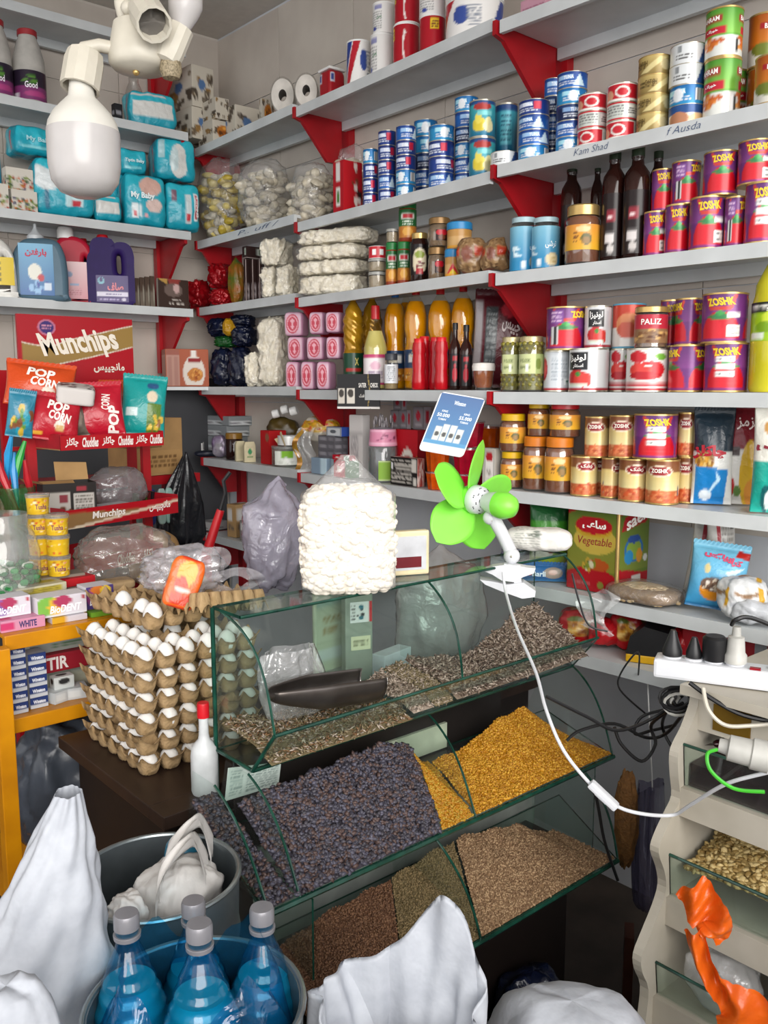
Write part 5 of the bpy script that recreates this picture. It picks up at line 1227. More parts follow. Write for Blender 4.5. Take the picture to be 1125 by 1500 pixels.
def mk_roll():
 t = thing('paper_roll', '', 'paper roll')
 Rr = Matrix.Rotation(PI / 2, 4, 'X')
 MB().lathe([(.018, -.05), (.05, -.05), (.053, -.044), (.053, .044), (.05, .05), (.018, .05), (.018, -.05)], 28, T=Matrix.Translation((0, 0, .053)) @ Rr, cap0=False, cap1=False).build('paper', mat('white_tissue', '#cfcac2', .8), t, True, 40)
 MB().lathe([(.0175, -.049), (.0175, .049)], 20, T=Matrix.Translation((0, 0, .053)) @ Rr, cap0=False, cap1=False).build('core', mat('grey_core', '#8a8580', .8), t, True)
 MB().lathe([(.02, -.0545), (.05, -.054), (.0565, -.04), (.0565, .05)], 28, T=Matrix.Translation((0, 0, .053)) @ Rr, cap0=False, cap1=False).build('wrap', F_CLEAR, t, True)
 return t
fit(mk_roll, 'roll', S, 399, 433, 119, 'wrapped paper roll lying on the top shelf, left one', .106, .106, .06, None, -.1, 'paper rolls')
fit(mk_roll, 'roll', SM[1], 434, 467, 113, 'wrapped paper roll lying on the top shelf, right one', .106, .106, .06, None, -.1, 'paper rolls')
carton('small_carton', 'small beige orange-flowered carton left of the paper rolls', 'box', corner_box(S, 380, 384, 402, 143, .06), [cv_butterfly(31, False), cv_butterfly(32, False, True)])
c = Canvas('#9c1822', 40, 40); c.rect(.05, .55, .3, .9, '#c4c8d4').rect(.1, .6, .25, .85, '#3a4a8a')
t = make_box('paste_tub', 'tub', .1, .1, .085, [c], e=6, m=P_GLOSS); p, w, h = SM[1].spot(468, 505, 106, .065); t.location = p; t.scale = (w / .13, w / .13, h / .085); t.rotation_euler = (0, 0, SM[1].rz); t['label'] = 'square red tub with pale lid right of the paper rolls'
MB().box(-.052, .052, -.052, .052, .084, .092, bev=.004).build('lid', m_white, t)
c = Canvas('#b98a9a', 40, 20); c.lines(.1, .1, .9, .5, 3, '#7a3a5a')
carton('pink_carton', 'pink printed carton on the topmost right shelf', 'box', corner_box(SR[1], 762, 800, 835, -12, .03), [c, c])
# --- sacks of little clear pouches ---------------------------
def sack(label, shelf, x0, x1, yt, off, d, cols, seed, fm, dz=0.0, n=150, rr=.03):
 p, w, h = shelf.spot(x0, x1, yt, off); w *= .9
 t = thing('pouch_sack', label, 'sack', p, facing(p) * .35 + shelf.rz * .65)
 R = random.Random(seed); mb = MB()
 for i in range(n):
  u, v, q = R.uniform(-1, 1), R.uniform(-1, 1), R.uniform(.08, .9)
  k = (1 - abs(2 * q - 1) ** 3) ** .5
  Rm = Matrix.Translation((u * w * .42 * k, v * d * .36 * k, q * h * .88)) @ Matrix.Rotation(R.uniform(0, 6), 4, 'Z') @ Matrix.Rotation(R.uniform(-1, 1), 4, 'X')
  mb.ball((0, 0, 0), (rr * R.uniform(.7, 1.2), rr * R.uniform(.5, .9), rr * R.uniform(.35, .7)), 8, 6, R.randrange(len(cols)), T=Rm)
 o = mb.build('pouches', cols, t, True); o['kind'] = 'stuff'
 link('film', lump_mesh('film', w / 2, d / 2, h / 2, fm, seed, .10, 12, 3.0, 64, 40), t)
 return t
F_SACK = film('sack_film', '#ffffff', .10, .2, .14, 1.0, 40)
ye = [mat('yellow_pouch', '#c4ae48', .3, col2='#9c8428', scale=50), mat('clear_pouch_a', '#cfc8b6', .3, col2='#a8a08c', scale=40), mat('yellow_pouch_b', '#d2c074', .35)]
gy = [mat('clear_pouch_a'), mat('pale_pouch', '#d8d0bc', .3, col2='#b0a68e', scale=40), mat('grey_pouch', '#bdb6a6', .3, col2='#968e7c', scale=40)]
sack('clear sack of yellow pouches in the corner', SL[2], 287, 365, 232, .09, .16, ye, 3, F_SACK)
sack('clear sack of pale pouches right of the yellow one', SL[2], 345, 430, 233, .10, .17, gy, 5, F_SACK)
sack('clear sack of pale pouches at the bay division', SM[2], 425, 492, 240, .09, .16, gy, 9, F_SACK)
sack('clear sack of pale pouches behind the red box', SM[2], 484, 548, 212, .20, .075, gy, 11, F_SACK)
c = Canvas('#a81420', 40, 60); c.rect(.3, .6, .7, .95, '#d8d4d0').rect(.3, .15, .7, .5, '#e0ddd8').rect(.38, .2, .62, .42, '#4f7a3a')
cs = Canvas('#b3141f', 40, 60); cs.blobs(.45, .5, .85, .95, 6, .07, ['#7a3a24', '#e6d8d0']).blobs(.6, .1, .9, .5, 6, .08, ['#2a1614', '#e6d8d0'])
carton('chocolate_box', 'bright red box with chocolates, left of the tuna tins', 'box', corner_box(SM[2], 488, 503, 531, 233, .03), [c, cs])
# --- white lumpy packs in film -------------------------------
m_meringue = mat('white_puffs', '#f8f2e2', .7, col2='#e0d6bc', scale=60, bump=.9, bscale=55)
F_PACK = film('pack_film', '#ffffff', .05, .16, .12, .9, 45)
def puff(label, p, rz, w, d, h, seed, tilt=0.0):
 t = thing('puff_pack', label, 'pack', p, rz, 'film packs of white puffs'); t.rotation_euler = (0, tilt, rz)
 link('contents', soft_mesh('contents', w, d, h, 5, m_meringue, None, 26, .010, seed, 75), t)
 link('film', soft_mesh('film', w * 1.03, d * 1.04, h * 1.0, 6, F_PACK, None, 12, .005, seed + 1, 40), t)
def pk(shelf, x0, x1, yt, off, d, z=None, seed=1, label='', turn=0):
 p, w, h = shelf.spot(x0, x1, yt, off, z)
 puff(label, p, shelf.rz * .6 + facing(p) * .4 + turn, w, d, h * .985, seed); return p.z + h
z = pk(SL[3], 388, 412, 391, .06, .10, None, 3, 'white puff pack standing beside the dark boxes'); pk(SL[3], 386, 426, 350, .08, .12, z, 4, 'white puff pack lying on two standing ones')
pk(SL[3], 410, 434, 389, .07, .10, None, 6, 'white puff pack standing next to the bay division')
z = None
for i, (x0, x1, yt, o) in enumerate(((438, 540, 404, .07), (436, 541, 382, .075), (434, 541, 360, .075), (436, 556, 336, .09))):
 z = pk(SM[3], x0, x1, yt, o, .13, z, 10 + i, f'white puff pack in clear film, {["lowest", "second", "third", "topmost"][i]} of the big pile')
pk(SM[3], 446, 520, 322, .17, .1, None, 20, 'white puff pack at the rear of the big pile')
pk(SL[4], 385, 424, 463, .09, .13, None, 22, 'tall film pack of white puffs left of the pink soaps')
pk(SL[4], 362, 388, 516, .05, .08, None, 23, 'small film pack of white puffs beside the dark blue bags')
# --- pink soaps ----------------------------------------------
def mk_soap():
 t = thing('soap_pack', '', 'soap'); c = Canvas('#d2aebe', 48, 48); c.ell(.5, .5, .36, .42, '#b83a4c').ell(.5, .5, .30, .35, '#d9a0ac').ell(.5, .5, .25, .29, '#b83a4c')
 c.rect(.46, .3, .54, .7, '#d9a0ac').ell(.5, .62, .12, .06, '#d9a0ac').ell(.5, .38, .1, .05, '#d9a0ac')
 s = Canvas('#cf9ab8', 8, 8)
 link('wrapper', soft_mesh('wrapper', .07, .1, .08, 6, P_GLOSS, [c, s, s], 22, .001, 2, 40), t)
 return t
rowsS = [[(422, 445), (444, 467), (467, 490)], [(424, 452), (452, 481), (481, 505)], [(414, 456), (456, 481), (480, 505)]]
tops = [529, 493, 457]; zs = SM[4].z
for r in range(3):
 zn = zs
 for k in range(3):
  a, b = rowsS[r][k]; p, w, h = SM[4].spot(a, b, tops[r], .055, zs); h = max(h, .05)
  p.z = zs; hh = (z_for(p.x, p.y, tops[r]) - zs) * .985
  use('soap', mk_soap, f'pink wrapped soap with red roundel, {["bottom", "middle", "top"][r]} row, {["left", "centre", "right"][k]}', p, SM[4].rz + .55, (min(w / .076, 1.12), .8, hh / .08), 'pink soaps')
  zn = max(zn, zs + hh / .985)
 zs = zn + .0005
# --- dark bags, meat box, corner red bags --------------------
m_navy = mat('navy_film', '#141c38', .25, col2='#0a0e1e', scale=20, bump=.5, bscale=30)
m_gfilm = mat('green_film', '#155c22', .25, col2='#0c3a14', scale=20, bump=.4)
for i, (x0, x1, yt, off, zz, m, l) in enumerate(((312, 345, 510, .07, 0, m_navy, 'navy plastic bag, lower left of the dark pile'), (338, 370, 508, .08, 0, m_navy, 'navy plastic bag, lower right of the dark pile'), (318, 345, 492, .07, 1, m_gfilm, 'green plastic bundle in the middle of the dark pile'), (342, 374, 478, .09, 1, m_navy, 'navy plastic bag, right of the green bundle'), (308, 337, 466, .07, 2, m_navy, 'navy plastic bag on top, beside the yellow patch'), (340, 372, 461, .10, 3, m_navy, 'topmost navy plastic bag of the dark pile'))):
 zb = SL[4].z if zz == 0 else DZ[0] if zz == 1 else DZ[2] if zz == 2 else DZ[3]
 if i == 0: DZ = {}
 p, w, h = SL[4].spot(x0, x1, yt, off, zb); DZ[i] = p.z + h * .9
 if i == 0: DZ[0] = p.z + h
 crumple_bag(l, 'dark_bag', 'bag', p, w * .52, .055, max(h, .03) / 2, m, i + 3, .16, 16, 0, (0, 0, .5), 'dark bags in the corner', 3)
p, w, h = SL[4].spot(326, 348, 466, .05, DZ[2]); crumple_bag('small yellow bundle among the navy bags', 'yellow_bundle', 'bag', p, w * .5, .03, h / 2, mat('mustard_film', '#b5881c', .3), 8, .1, 12)
c = Canvas('#b58a7c', 32, 48); c.rect(.1, 0, .45, .8, '#a87a6e').rect(.55, 0, .9, .8, '#a87a6e').rect(0, .85, 1, 1, '#9a5a4c')
cs = Canvas('#a8583c', 48, 64); cs.ell(.5, .35, .42, .5, '#dcd2c8').ell(.55, .3, .3, .2, '#c07a34').blobs(.35, .2, .75, .42, 14, .06, ['#b5651c', '#d99a4a', '#9a4a14']).rect(.3, .66, .75, .78, '#8f1f24').rect(.4, .8, .6, 1, '#e6e0da')
t = thing('food_box', 'box of frozen nuggets with white arch at the corner shelf end', 'box')
p, w, h = SL[4].spot(262, 310, 509, .03); p = SL[4].at(300, .05)
q0 = at_plane(249, 540, Vector((0, YB + .02, 0)), Vector((0, 1, 0)))
t.location = (p.x - .12, p.y - .04, SL[4].z); t.rotation_euler = (0, 0, -.35)
link('carton', soft_mesh('carton', .19, .13, .165, 60, P_PAPER, [Canvas('#a8583c', 48, 64), c], 22), t)
fC = f_front(.19, .13, .165, .0006)
sheet('print', lambda U, V: fC(.35 + .6 * U, .04 + .92 * V), 24, 30, P_PAPER, t, cs)
sheet('side_print', lambda U, V: fC(.02 + .3 * U, .02 + .96 * V), 12, 24, P_PAPER, t, c)
o = MB().box(-.10, .10, -.06, .16, -.016, -.001).build('ledge', m_shelf, t)
m_redfoil = mat('red_foil', '#a80f1a', .22, .2, col2='#7a0810', scale=25, bump=.6, bscale=35)
for i, (x0, x1, yt, off, zt, l) in enumerate(((273, 312, 410, .06, 0, 'shiny red sweets bag next to the brown tea box'), (308, 341, 423, .05, 0, 'small shiny red sweets bag in front'), (304, 346, 386, .10, 1, 'shiny red bag on top of the other red bags'))):
 p, w, h = SL[3].spot(x0, x1, yt, off, None if zt == 0 else SL[3].z + .085)
 if i == 0: p = p + Vector((0, .0, 0))
 crumple_bag(l, 'sweets_bag', 'bag', p, w * .52, .05, h / 2, m_redfoil, i + 2, .2, 16, 0, (0, 0, .4), 'red sweets bags', 3)
p, w, h = SL[3].spot(336, 358, 374, .10); crumple_bag('green and orange sweets bag beside dark upright boxes', 'sweets_bag', 'bag', p, w * .5, .045, h / 2, mat('green_orange_foil', '#2c6a24', .25, col2='#a85a1c', scale=18, bump=.5), 7, .1, 10, .2)
c = Canvas('#2c1a18', 24, 64); c.rect(.15, .08, .5, .45, '#9a8f90').lines(.18, .1, .47, .42, 6, '#2c1a18').rect(.85, 0, 1, 1, '#b9a9a4')
zz = 0
for i, (x0, xm, x1) in enumerate(((358, 361, 371), (368, 371, 381), (378, 381, 390))):
 zz = max(zz, carton('chocolate_box', f'dark brown upright box, {["left", "middle", "right"][i]} of three under a lying one', 'box', corner_box(SL[3], x0, xm, x1, 379, .03), [c, c], group='dark upright boxes', n=12))
c = Canvas('#2c1a18', 48, 24); c.rect(.55, .25, .85, .85, '#b9c0b8').rect(.62, .35, .78, .75, '#4f7a4a').rect(0, 0, 1, .06, '#b9a9a4')
carton('chocolate_box', 'dark brown box lying flat on three upright ones', 'box', corner_box(SL[3], 355, 361, 389, 360, .02, zz + .001), [c, c], n=12)

# ============================================================ back wall shelves
def bfit(mk, key, sh, x0, x1, yt, label, W, H, off=.07, z=None, turn=0., group=None): return fit(mk, key, SB[sh], x0, x1, yt, label, W, H, off, z, turn, group)
def mk_juice():
 c = Canvas('#2a2030', 96, 48); c.rect(0, 0, 1, .45, '#7a3468').blobs(.4, .55, .6, .85, 8, .035, ['#5a8a3a', '#3f6a2c']).ell(.55, .2, .12, .1, '#a8407a').rect(.3, .05, .38, .2, '#d8d4dc')
 return make_bottle('juice_bottle', 'bottle', .26, .05, [(.92, 0), (1, .03), (1, .45), (.96, .6), (.7, .82), (.55, .9), (.55, .93)], mat('cloudy_white_juice', '#b3b0aa', .25, sss=.1), (.92, 1, .6), (.03, .42, c, 1.012), [('Good', .5, .5, .12, .22, '#efe9f2')], capm=mat('dark_red_cap', '#9a2a30', .4))
bfit(mk_juice, 'juice', 2, -22, 21, 30, 'white juice bottle cut by the left edge', .1, .26, .08, None, .1, 'white juice bottles')
bfit(mk_juice, 'juice', 2, 20, 66, 45, 'white juice bottle with dark label and red cap', .1, .26, .08, None, .1, 'white juice bottles')
bfit(lambda: make_bottle('clear_bottle', 'bottle', .16, .04, [(.95, 0), (1, .04), (1, .5), (.6, .8), (.4, .9), (.4, 1)], film('faint_pet', '#f4f4f2', .2, .2, .1, .1, 20, '#b9b6b0')), 'clrb', 2, 181, 216, 113, 'plain clear bottle behind the diaper pack under the lamp', .08, .16, .17)
t = make_box('small_box', 'box', .035, .03, .05, [Canvas('#202024', 16, 16).rect(.2, .4, .8, .6, '#8a8a90')], n=8); p, w, h = SB[2].spot(166, 178, 153, .06); t.location = p; t.scale = (w / .035, 1, h / .05); t['label'] = 'tiny black box on the back shelf beneath the lamp'
def cv_diaper(k):
 c = Canvas('#1aa0b4', 72, 64); c.grad(0, 0, 1, 1, '#1593a8', '#2cb4c6')
 if k == 0: c.rect(.06, .3, .94, .72, '#d6d6d2').rect(0, .86, .8, .96, '#c9c9c8')
 if k == 1: c.ell(.62, .78, .26, .2, '#cfa79a').ell(.7, .4, .2, .14, '#d9c0b8').rect(.15, .12, .3, .42, '#d6e0e2').rect(.2, .15, .28, .26, '#c23a44').rect(.33, .15, .4, .4, '#d6e0e2').ell(.5, .2, .05, .04, '#d9a0a4')
 if k == 2: c.poly([(.0, .9), (.45, .7), (.5, .5), (.2, .4), (0, .5)], '#d0d8da').rect(.5, .15, .8, .55, '#bfdde2').rect(.6, .16, .76, .28, '#c23a44').ell(.2, .25, .05, .2, '#2a6f8a')
 if k == 3: c.ell(.55, .45, .22, .42, '#d4d4d0').ell(.45, .5, .1, .3, '#c2d4d6').rect(.02, .5, .2, .98, '#9ec4ca')
 if k == 4: c.rect(.55, .12, .72, .75, '#c9d6d8').rect(.57, .18, .7, .35, '#c23a44').rect(.8, .2, .93, .8, '#e0e6e6').rect(.83, .25, .9, .75, '#c2303c').rect(.15, .6, .3, .85, '#7a5a6a')
 if k == 5: c.ell(.5, .5, .2, .2, '#2cb4c6').rect(.15, .2, .8, .3, '#7accd6')
 return c
side = Canvas('#1790a4', 32, 32); side.rect(.3, .1, .5, .9, '#58b4c2').rect(.6, .2, .7, .8, '#b84a56')
def diaper(sh, x0, x1, yt, k, label, off=.1, z=None, d=.13, turn=0., texts=(), yb=None, seed=1, tilt=0.):
 p, w, h = SB[sh].spot(x0, x1, yt, off, z)
 t = bag_soft('diaper_pack', label, 'diaper pack', p + Vector((0, 0, .001)), facing(p, turn) * .4, w * .96, d, h * .985, [cv_diaper(k), side, side], 7, P_BAG, .006, seed, 24, 0, 26, 'diaper packs', texts, .12)
 if tilt: t.rotation_euler.y = tilt
 return p.z + h
diaper(2, 184, 257, 138, 0, 'turquoise diaper pack with white window on the shelf above', .1, None, .1)
za = diaper(3, 46, 136, 236, 2, 'wide turquoise diaper pack left of the lamp bulb', .09, None, .14, 0, (), None, 3)
diaper(3, 14, 78, 189, 5, 'turquoise diaper pack lying on top at far left', .13, za, .13, .3, [('My Baby', .55, .5, .6, .2, '#a8dce4')], None, 4)
zc = diaper(3, 134, 176, 286, 0, 'small turquoise pack with white band in the middle', .08, None, .1, 0, (), None, 5)
diaper(3, 128, 182, 215, 5, 'turquoise pack hidden behind the lamp bulb', .2, None, .1, 0, (), None, 15)
zb = diaper(3, 176, 240, 258, 1, 'turquoise diaper pack with baby face print', .09, None, .14, 0, [('My Baby', .42, .56, .55, .14, '#eef8fa')], None, 6)
diaper(3, 172, 213, 221, 5, 'small turquoise pack on the baby face pack', .13, zb, .1, 0, [('Tiptin Baby', .5, .5, .7, .16, '#d5f0f4')], None, 7)
zd = diaper(3, 236, 290, 270, 4, 'turquoise diaper pack with red lettering at the shelf end', .07, None, .13, 0, [('EINNNCE', .865, .5, .42, .06, '#f2e0e0', .02, PI / 2)], None, 8)
diaper(3, 222, 283, 207, 3, 'tall turquoise diaper pack with white swirl on top', .08, zd, .14, 0, (), None, 9)
def cv_floral(s):
 c = Canvas('#cfcabf', 40, 30); c.R = np.random.RandomState(s); c.blobs(0, 0, 1, .6, 40, .06, ['#5a7a34', '#7a8a3c', '#3f5a3c', '#c2662c', '#a8402c', '#54506a']); return c
zf = SB[3].z
for i, (x0, xm, x1, yt) in enumerate(((2, 18, 56, 276), (4, 10, 50, 243))):
 zf = carton('floral_box', ['floral white box at the left end, lower one', 'floral white box at the left end, upper one'][i], 'box', corner_box(SB[3], x0, xm, x1, yt, .03 if i == 0 else .05, zf, True), [cv_floral(i), cv_floral(i + 5)], n=14)
carton('floral_box', 'floral white box standing beside two others at left edge', 'box', corner_box(SB[3], -30, -26, 14, 264, .02, None, True), [cv_floral(9), cv_floral(8)], n=14)
carton('teal_box', 'teal box cut by the left edge behind floral boxes', 'box', corner_box(SB[3], -30, -25, 5, 220, .16, None, True), [Canvas('#1a7a94', 8, 8)], n=6)
# --- detergent jugs ------------------------------------------
def jug_mesh(name, outline, hole, half, bev, m):
 cu = bpy.data.curves.new(name, 'CURVE'); cu.dimensions = '2D'; cu.fill_mode = 'BOTH'; cu.extrude = half - bev; cu.bevel_depth = bev; cu.bevel_resolution = 3; cu.offset = -bev * .8
 for pts in ([outline] + ([hole] if hole else [])):
  n = len(pts); sm = []
  for i in range(n):
   P = [np.array(pts[(i + k) % n]) for k in (-1, 0, 1, 2)]
   for q in range(5):
    s = q / 5; sm.append(.5 * ((2 * P[1]) + (P[2] - P[0]) * s + (2 * P[0] - 5 * P[1] + 4 * P[2] - P[3]) * s * s + (3 * P[1] - P[0] - 3 * P[2] + P[3]) * s ** 3))
  sp = cu.splines.new('POLY'); sp.points.add(len(sm) - 1); sp.use_cyclic_u = True
  for k, q in enumerate(sm): sp.points[k].co = (q[0], q[1], 0, 1)
 o = bpy.data.objects.new('t', cu); COL.objects.link(o); dg = bpy.context.evaluated_depsgraph_get()
 me = bpy.data.meshes.new_from_object(o.evaluated_get(dg)); bpy.data.objects.remove(o)
 me.transform(Matrix.Rotation(PI / 2, 4, 'X')); me.materials.clear(); me.materials.append(m); me.shade_smooth(); me.set_sharp_from_angle(angle=math.radians(40))
 return me
def jug(label, x0, x1, yt, outline, hole, half, m, cap, capm, cv, lab, texts=(), turn=0., off=.08):
 p, w, h = SB[4].spot(x0, x1, yt, off)
 t = thing('detergent_jug', label, 'jug', p, facing(p, turn), 'detergent jugs')
 hb = h * cap[0]
 link('body', jug_mesh('body', [(a * w, b * hb) for a, b in outline], [(a * w, b * hb) for a, b in hole] if hole else None, half, half * .55, m), t)
 cx, r = cap[1] * w, cap[2] * w
 MB().lathe([(r, hb * .97), (r, h * .96), (r * .85, h)] if len(cap) < 4 else [(r, hb * .97), (r, hb * 1.05), (r * .45, hb * 1.12), (r * .2, h * .95), (r * .18, h)], 20, T=Matrix.Translation((cx, 0, 0))).build('cap', capm, t, True, 40)
 u0, v0, u1, v1 = lab
 f = lambda U, V: ((u0 + (u1 - u0) * U) * w, -half - .0012 - .004 * (1 - (2 * U - 1) ** 2) + 0 * U, (v0 + (v1 - v0) * V) * hb)
 sheet('label', f, 30, 36, P_GLOSS, t, cv)
 for (s, u, v, wu, hv, c, *q) in texts: lettering(s, f, u, v, wu, hv, ink(c), t, off=.0015, bold=.04, rot=q[0] if q else 0)
body = [(-.46, .0), (.46, .0), (.5, .1), (.5, .5), (.44, .8), (.28, .97), (-.2, .97), (-.42, .8), (-.5, .5), (-.5, .1)]
hd_out = [(-.48, 0), (.48, 0), (.5, .06), (.49, .45), (.44, .72), (.3, .9), (.08, .98), (-.22, .98), (-.44, .86), (-.5, .5), (-.5, .06)]
hd_hole = [(.22, .72), (.32, .66), (.36, .5), (.30, .44), (.2, .55)]
c = Canvas('#3f7fb0', 64, 72); c.grad(0, 0, 1, 1, '#2a5f9a', '#6aa4c4').ell(.45, .45, .2, .16, '#d8d8cc').ell(.62, .34, .1, .07, '#b8303c').blobs(.2, .08, .8, .25, 12, .06, ['#3a4f9a', '#8ab4d8']).rect(.7, .1, .9, .24, '#c9d6e2')
jug('large blue grey detergent jug with blue label', 24, 97, 328, body, None, .043, mat('blue_grey_liquid', '#5a7484', .4, col2='#46606f', scale=6, spec=.3), (.80, -.05, .16, 1), mat('frosted_cap', '#b4b9bc', .35), c, (-.38, .06, .26, .9), [(fa('بارفتن'), .5, .82, .62, .16, '#b8244a')], 0., .046)
c = Canvas('#d9a0a8', 48, 64); c.grad(0, 0, 1, 1, '#d08a94', '#e6c4c6').ell(.3, .66, .2, .09, '#7a90b4').lines(.1, .1, .8, .3, 4, '#b86a78').rect(.4, .36, .7, .4, '#8aa4c8')
jug('red detergent jug with white cap and pink label', 84, 141, 334, hd_out, hd_hole, .033, mat('red_jug', '#b01c34', .4, var=.04, spec=.3), (.88, -.2, .2), m_white, c, (-.42, .07, .28, .62), (), 0., .13)
c = Canvas('#3a2468', 48, 48); c.rect(.02, .2, .98, .38, '#d2cede').lines(.3, .26, .8, .32, 1, '#4a3478').ell(.16, .8, .1, .14, '#7ab4c4').ell(.16, .84, .05, .1, '#3a2468').lines(.1, .05, .7, .14, 1, '#a89ac4').ell(.85, .1, .07, .06, '#c8c2d6')
po = [(-.48, 0), (.48, 0), (.5, .05), (.5, .6), (.5, .78), (.42, .9), (.22, .92), (.02, .84), (-.02, .97), (-.36, .97), (-.42, .8), (-.5, .66), (-.5, .05)]
ph = [(.14, .78), (.24, .82), (.3, .76), (.3, .52), (.22, .48), (.14, .54)]
m_purple = mat('purple_jug', '#2a1854', .5, var=.05, spec=.2)
jug('purple detergent jug with red cap and white stripe label', 138, 191, 345, po, ph, .04, m_purple, (.9, -.19, .16), m_redcap, c, (-.4, .04, .44, .46), [(fa('صاف'), .6, .58, .5, .3, '#d9808a')])
jug('second purple jug with red cap behind the red one', 116, 150, 350, po, ph, .022, m_purple, (.9, -.19, .16), m_redcap, c, (-.4, .04, .44, .46), (), 0, .225)
c = Canvas('#d4b80c', 32, 48)
for i in range(4): c.rect(.4, .12 + .2 * i, .62, .24 + .2 * i, '#4a4420')
jug('white jug with yellow label cut by the left edge', -40, 22, 338, hd_out, hd_hole, .045, mat('white_jug', '#d9d8d2', .3), (.9, -.2, .2), m_white, c, (-.3, .2, .47, .66))
c = Canvas('#6a5f54', 48, 36); c.rect(0, .5, 1, 1, '#4a3a30').ell(.75, .4, .18, .3, '#8a8478')
for i in range(5):
 carton('tea_carton', f'grey brown tea carton, {ORD[i]} in the row beside purple jug', 'carton', corner_box(SB[4], 190 + i * 7.5, 191 + i * 7.5, 197.5 + i * 7.5, 408 - i, .03, None, True), [c, c], group='tea cartons in a row', n=8)
c = Canvas('#3a2a24', 64, 48); c.poly([(.3, 1), (.5, .5), (.75, 1)], '#8a3a34').ell(.5, .62, .3, .24, '#6a5a54').ell(.6, .68, .1, .16, '#c2a4a0').lines(.35, .1, .85, .2, 1, '#c9c0b8').lines(.45, .25, .75, .3, 1, '#c9c0b8').poly([(0, 1), (.3, .8), (.3, 1)], '#b08a4a')
carton('tea_box', 'dark brown tea box with red emblem at the shelf end', 'box', corner_box(SB[4], 230, 232, 277, 407, .02, None, True), [c, Canvas('#8a857c', 8, 8)], n=20)
# ============================================================ counter table and glass grain case
def PY(px, py, y0): return at_plane(px, py, Vector((0, y0, 0)), Vector((0, 1, 0)))
def PX(px, py, x0): return at_plane(px, py, Vector((x0, 0, 0)), Vector((1, 0, 0)))
m_glass = film('pane_glass', '#f1f8f5', .012, .11, .02, 0.0)
m_gedge = mat('green_glass_edge', '#0f2f26', .12, col2='#1c4a3c', scale=30)
m_dwood = mat('dark_wood', '#33241c', .45, col2='#241812', scale=12)
t = thing('counter_table', 'dark brown wooden counter under the egg trays and glass case', 'table', (0, 0, 0))
MB().box(.71, 1.88, 1.50, 1.955, .735, .762, bev=.003).build('table_top', m_dwood, t)
MB().box(.71, .833, 1.44, 1.50, .735, .762, bev=.002).build('corner_board', m_dwood, t)
MB().box(.75, 1.85, 1.52, 1.56, 0, .735).build('front_panel', mat('darker_wood', '#1e1613', .5), t)
MB().box(.75, .79, 1.56, 1.94, 0, .735).build('side_panel', mat('darker_wood'), t)
TZ = .7622
case = thing('grain_case', 'three-tier green glass display case filled with seeds and grains', 'display case', (0, 0, 0))
EB = .0028
def pane(name, pts, parent=case, th=.004, m=m_glass):
 """flat glass sheet through pts (in order), with green polished edges as its own part"""
 P = [Vector(p) for p in pts]; n = (P[1] - P[0]).cross(P[2] - P[1]).normalized() * th / 2; k = len(P)
 o = MB().add([p + n for p in P] + [p - n for p in P], [tuple(range(k)), tuple(range(2 * k - 1, k - 1, -1))]).build(name, m, parent)
 mb = MB()
 for i in range(k):
  j = (i + 1) % k
  mb.add([P[i] + n * 1.01, P[j] + n * 1.01, P[j] - n * 1.01, P[i] - n * 1.01], [(0, 1, 2, 3)])
 mb.build('glass_edge', m_gedge, o)
 return o
def rod(name, a, b, r=.0028, parent=case): return MB().tube([a, b], r, 6).build(name, m_gedge, parent, True)
def curve_div(x0, top, foot, x1=None, bulge=.05, parent=case, back=None):
 """curved divider: its polished front edge runs from top (y, z) to foot (y, z)"""
 x1 = x0 if x1 is None else x1; pts = []
 for i in range(13):
  s = i / 12; y = top[0] + (foot[0] - top[0]) * s; z = top[1] + (foot[1] - top[1]) * s
  k = math.sin(PI * s ** .9) * bulge
  dy, dz = foot[0] - top[0], foot[1] - top[1]; L = math.hypot(dy, dz)
  pts.append((x0 + (x1 - x0) * s, y + dz / L * k, z - dy / L * k))
 by = back or (top[0] + .1)
 poly = pts + [(x1, by, foot[1] + .004), (x0, by, top[1])]
 P = [Vector(p) for p in poly]; k = len(P)
 o = MB().add([p + Vector((.0015, 0, 0)) for p in P], [tuple(range(k))]).build('divider', m_glass, parent)
 MB().tube(pts, .0026, 6).build('divider_edge', m_gedge, o, True)
 return o
Y1B, ZT = 1.468, 1.135
X0, X1 = .84, 1.80
pane('tray_glass', [(X0, 1.337, .85), (X1, 1.337, .85), (X1, Y1B, .85), (X0, Y1B, .85)])
pane('fascia', [(X0, 1.337, .85), (X1, 1.337, .85), (X1, 1.262, .94), (X0, 1.262, .94)])
pane('top_glass', [(X0, 1.368, ZT), (X1, 1.368, ZT), (X1, Y1B, ZT), (X0, Y1B, ZT)], th=.006)
pane('back_glass', [(X0, Y1B, .85), (X1, Y1B, .85), (X1, Y1B, ZT), (X0, Y1B, ZT)])
rod('edge_rail', (X0, 1.337, .85), (X1, 1.337, .85), .0042); rod('edge_rail', (X0, 1.262, .94), (X1, 1.262, .94), .0036)
rod('edge_rail', (X0, 1.368, ZT), (X1, 1.368, ZT), .0035); rod('edge_rail', (X0, Y1B, .66), (X0, Y1B, ZT), .0045); rod('edge_rail', (X0, 1.337, .85), (X0, 1.262, .94), .004)
rod('edge_rail', (X0, Y1B, .85), (X0, 1.337, .85), .004)
xm = [at_z(440, 1318, .70).x, at_z(697, 1200, .70).x, at_z(897, 1108, .70).x]
for x in (X0 + .002, PY(660, 985, 1.30).x, X1 - .004): curve_div(x, (1.44 if x < 1 else 1.37, ZT - .003), (1.264, .94), bulge=.05 if x < 1 else .03, back=Y1B - .004)
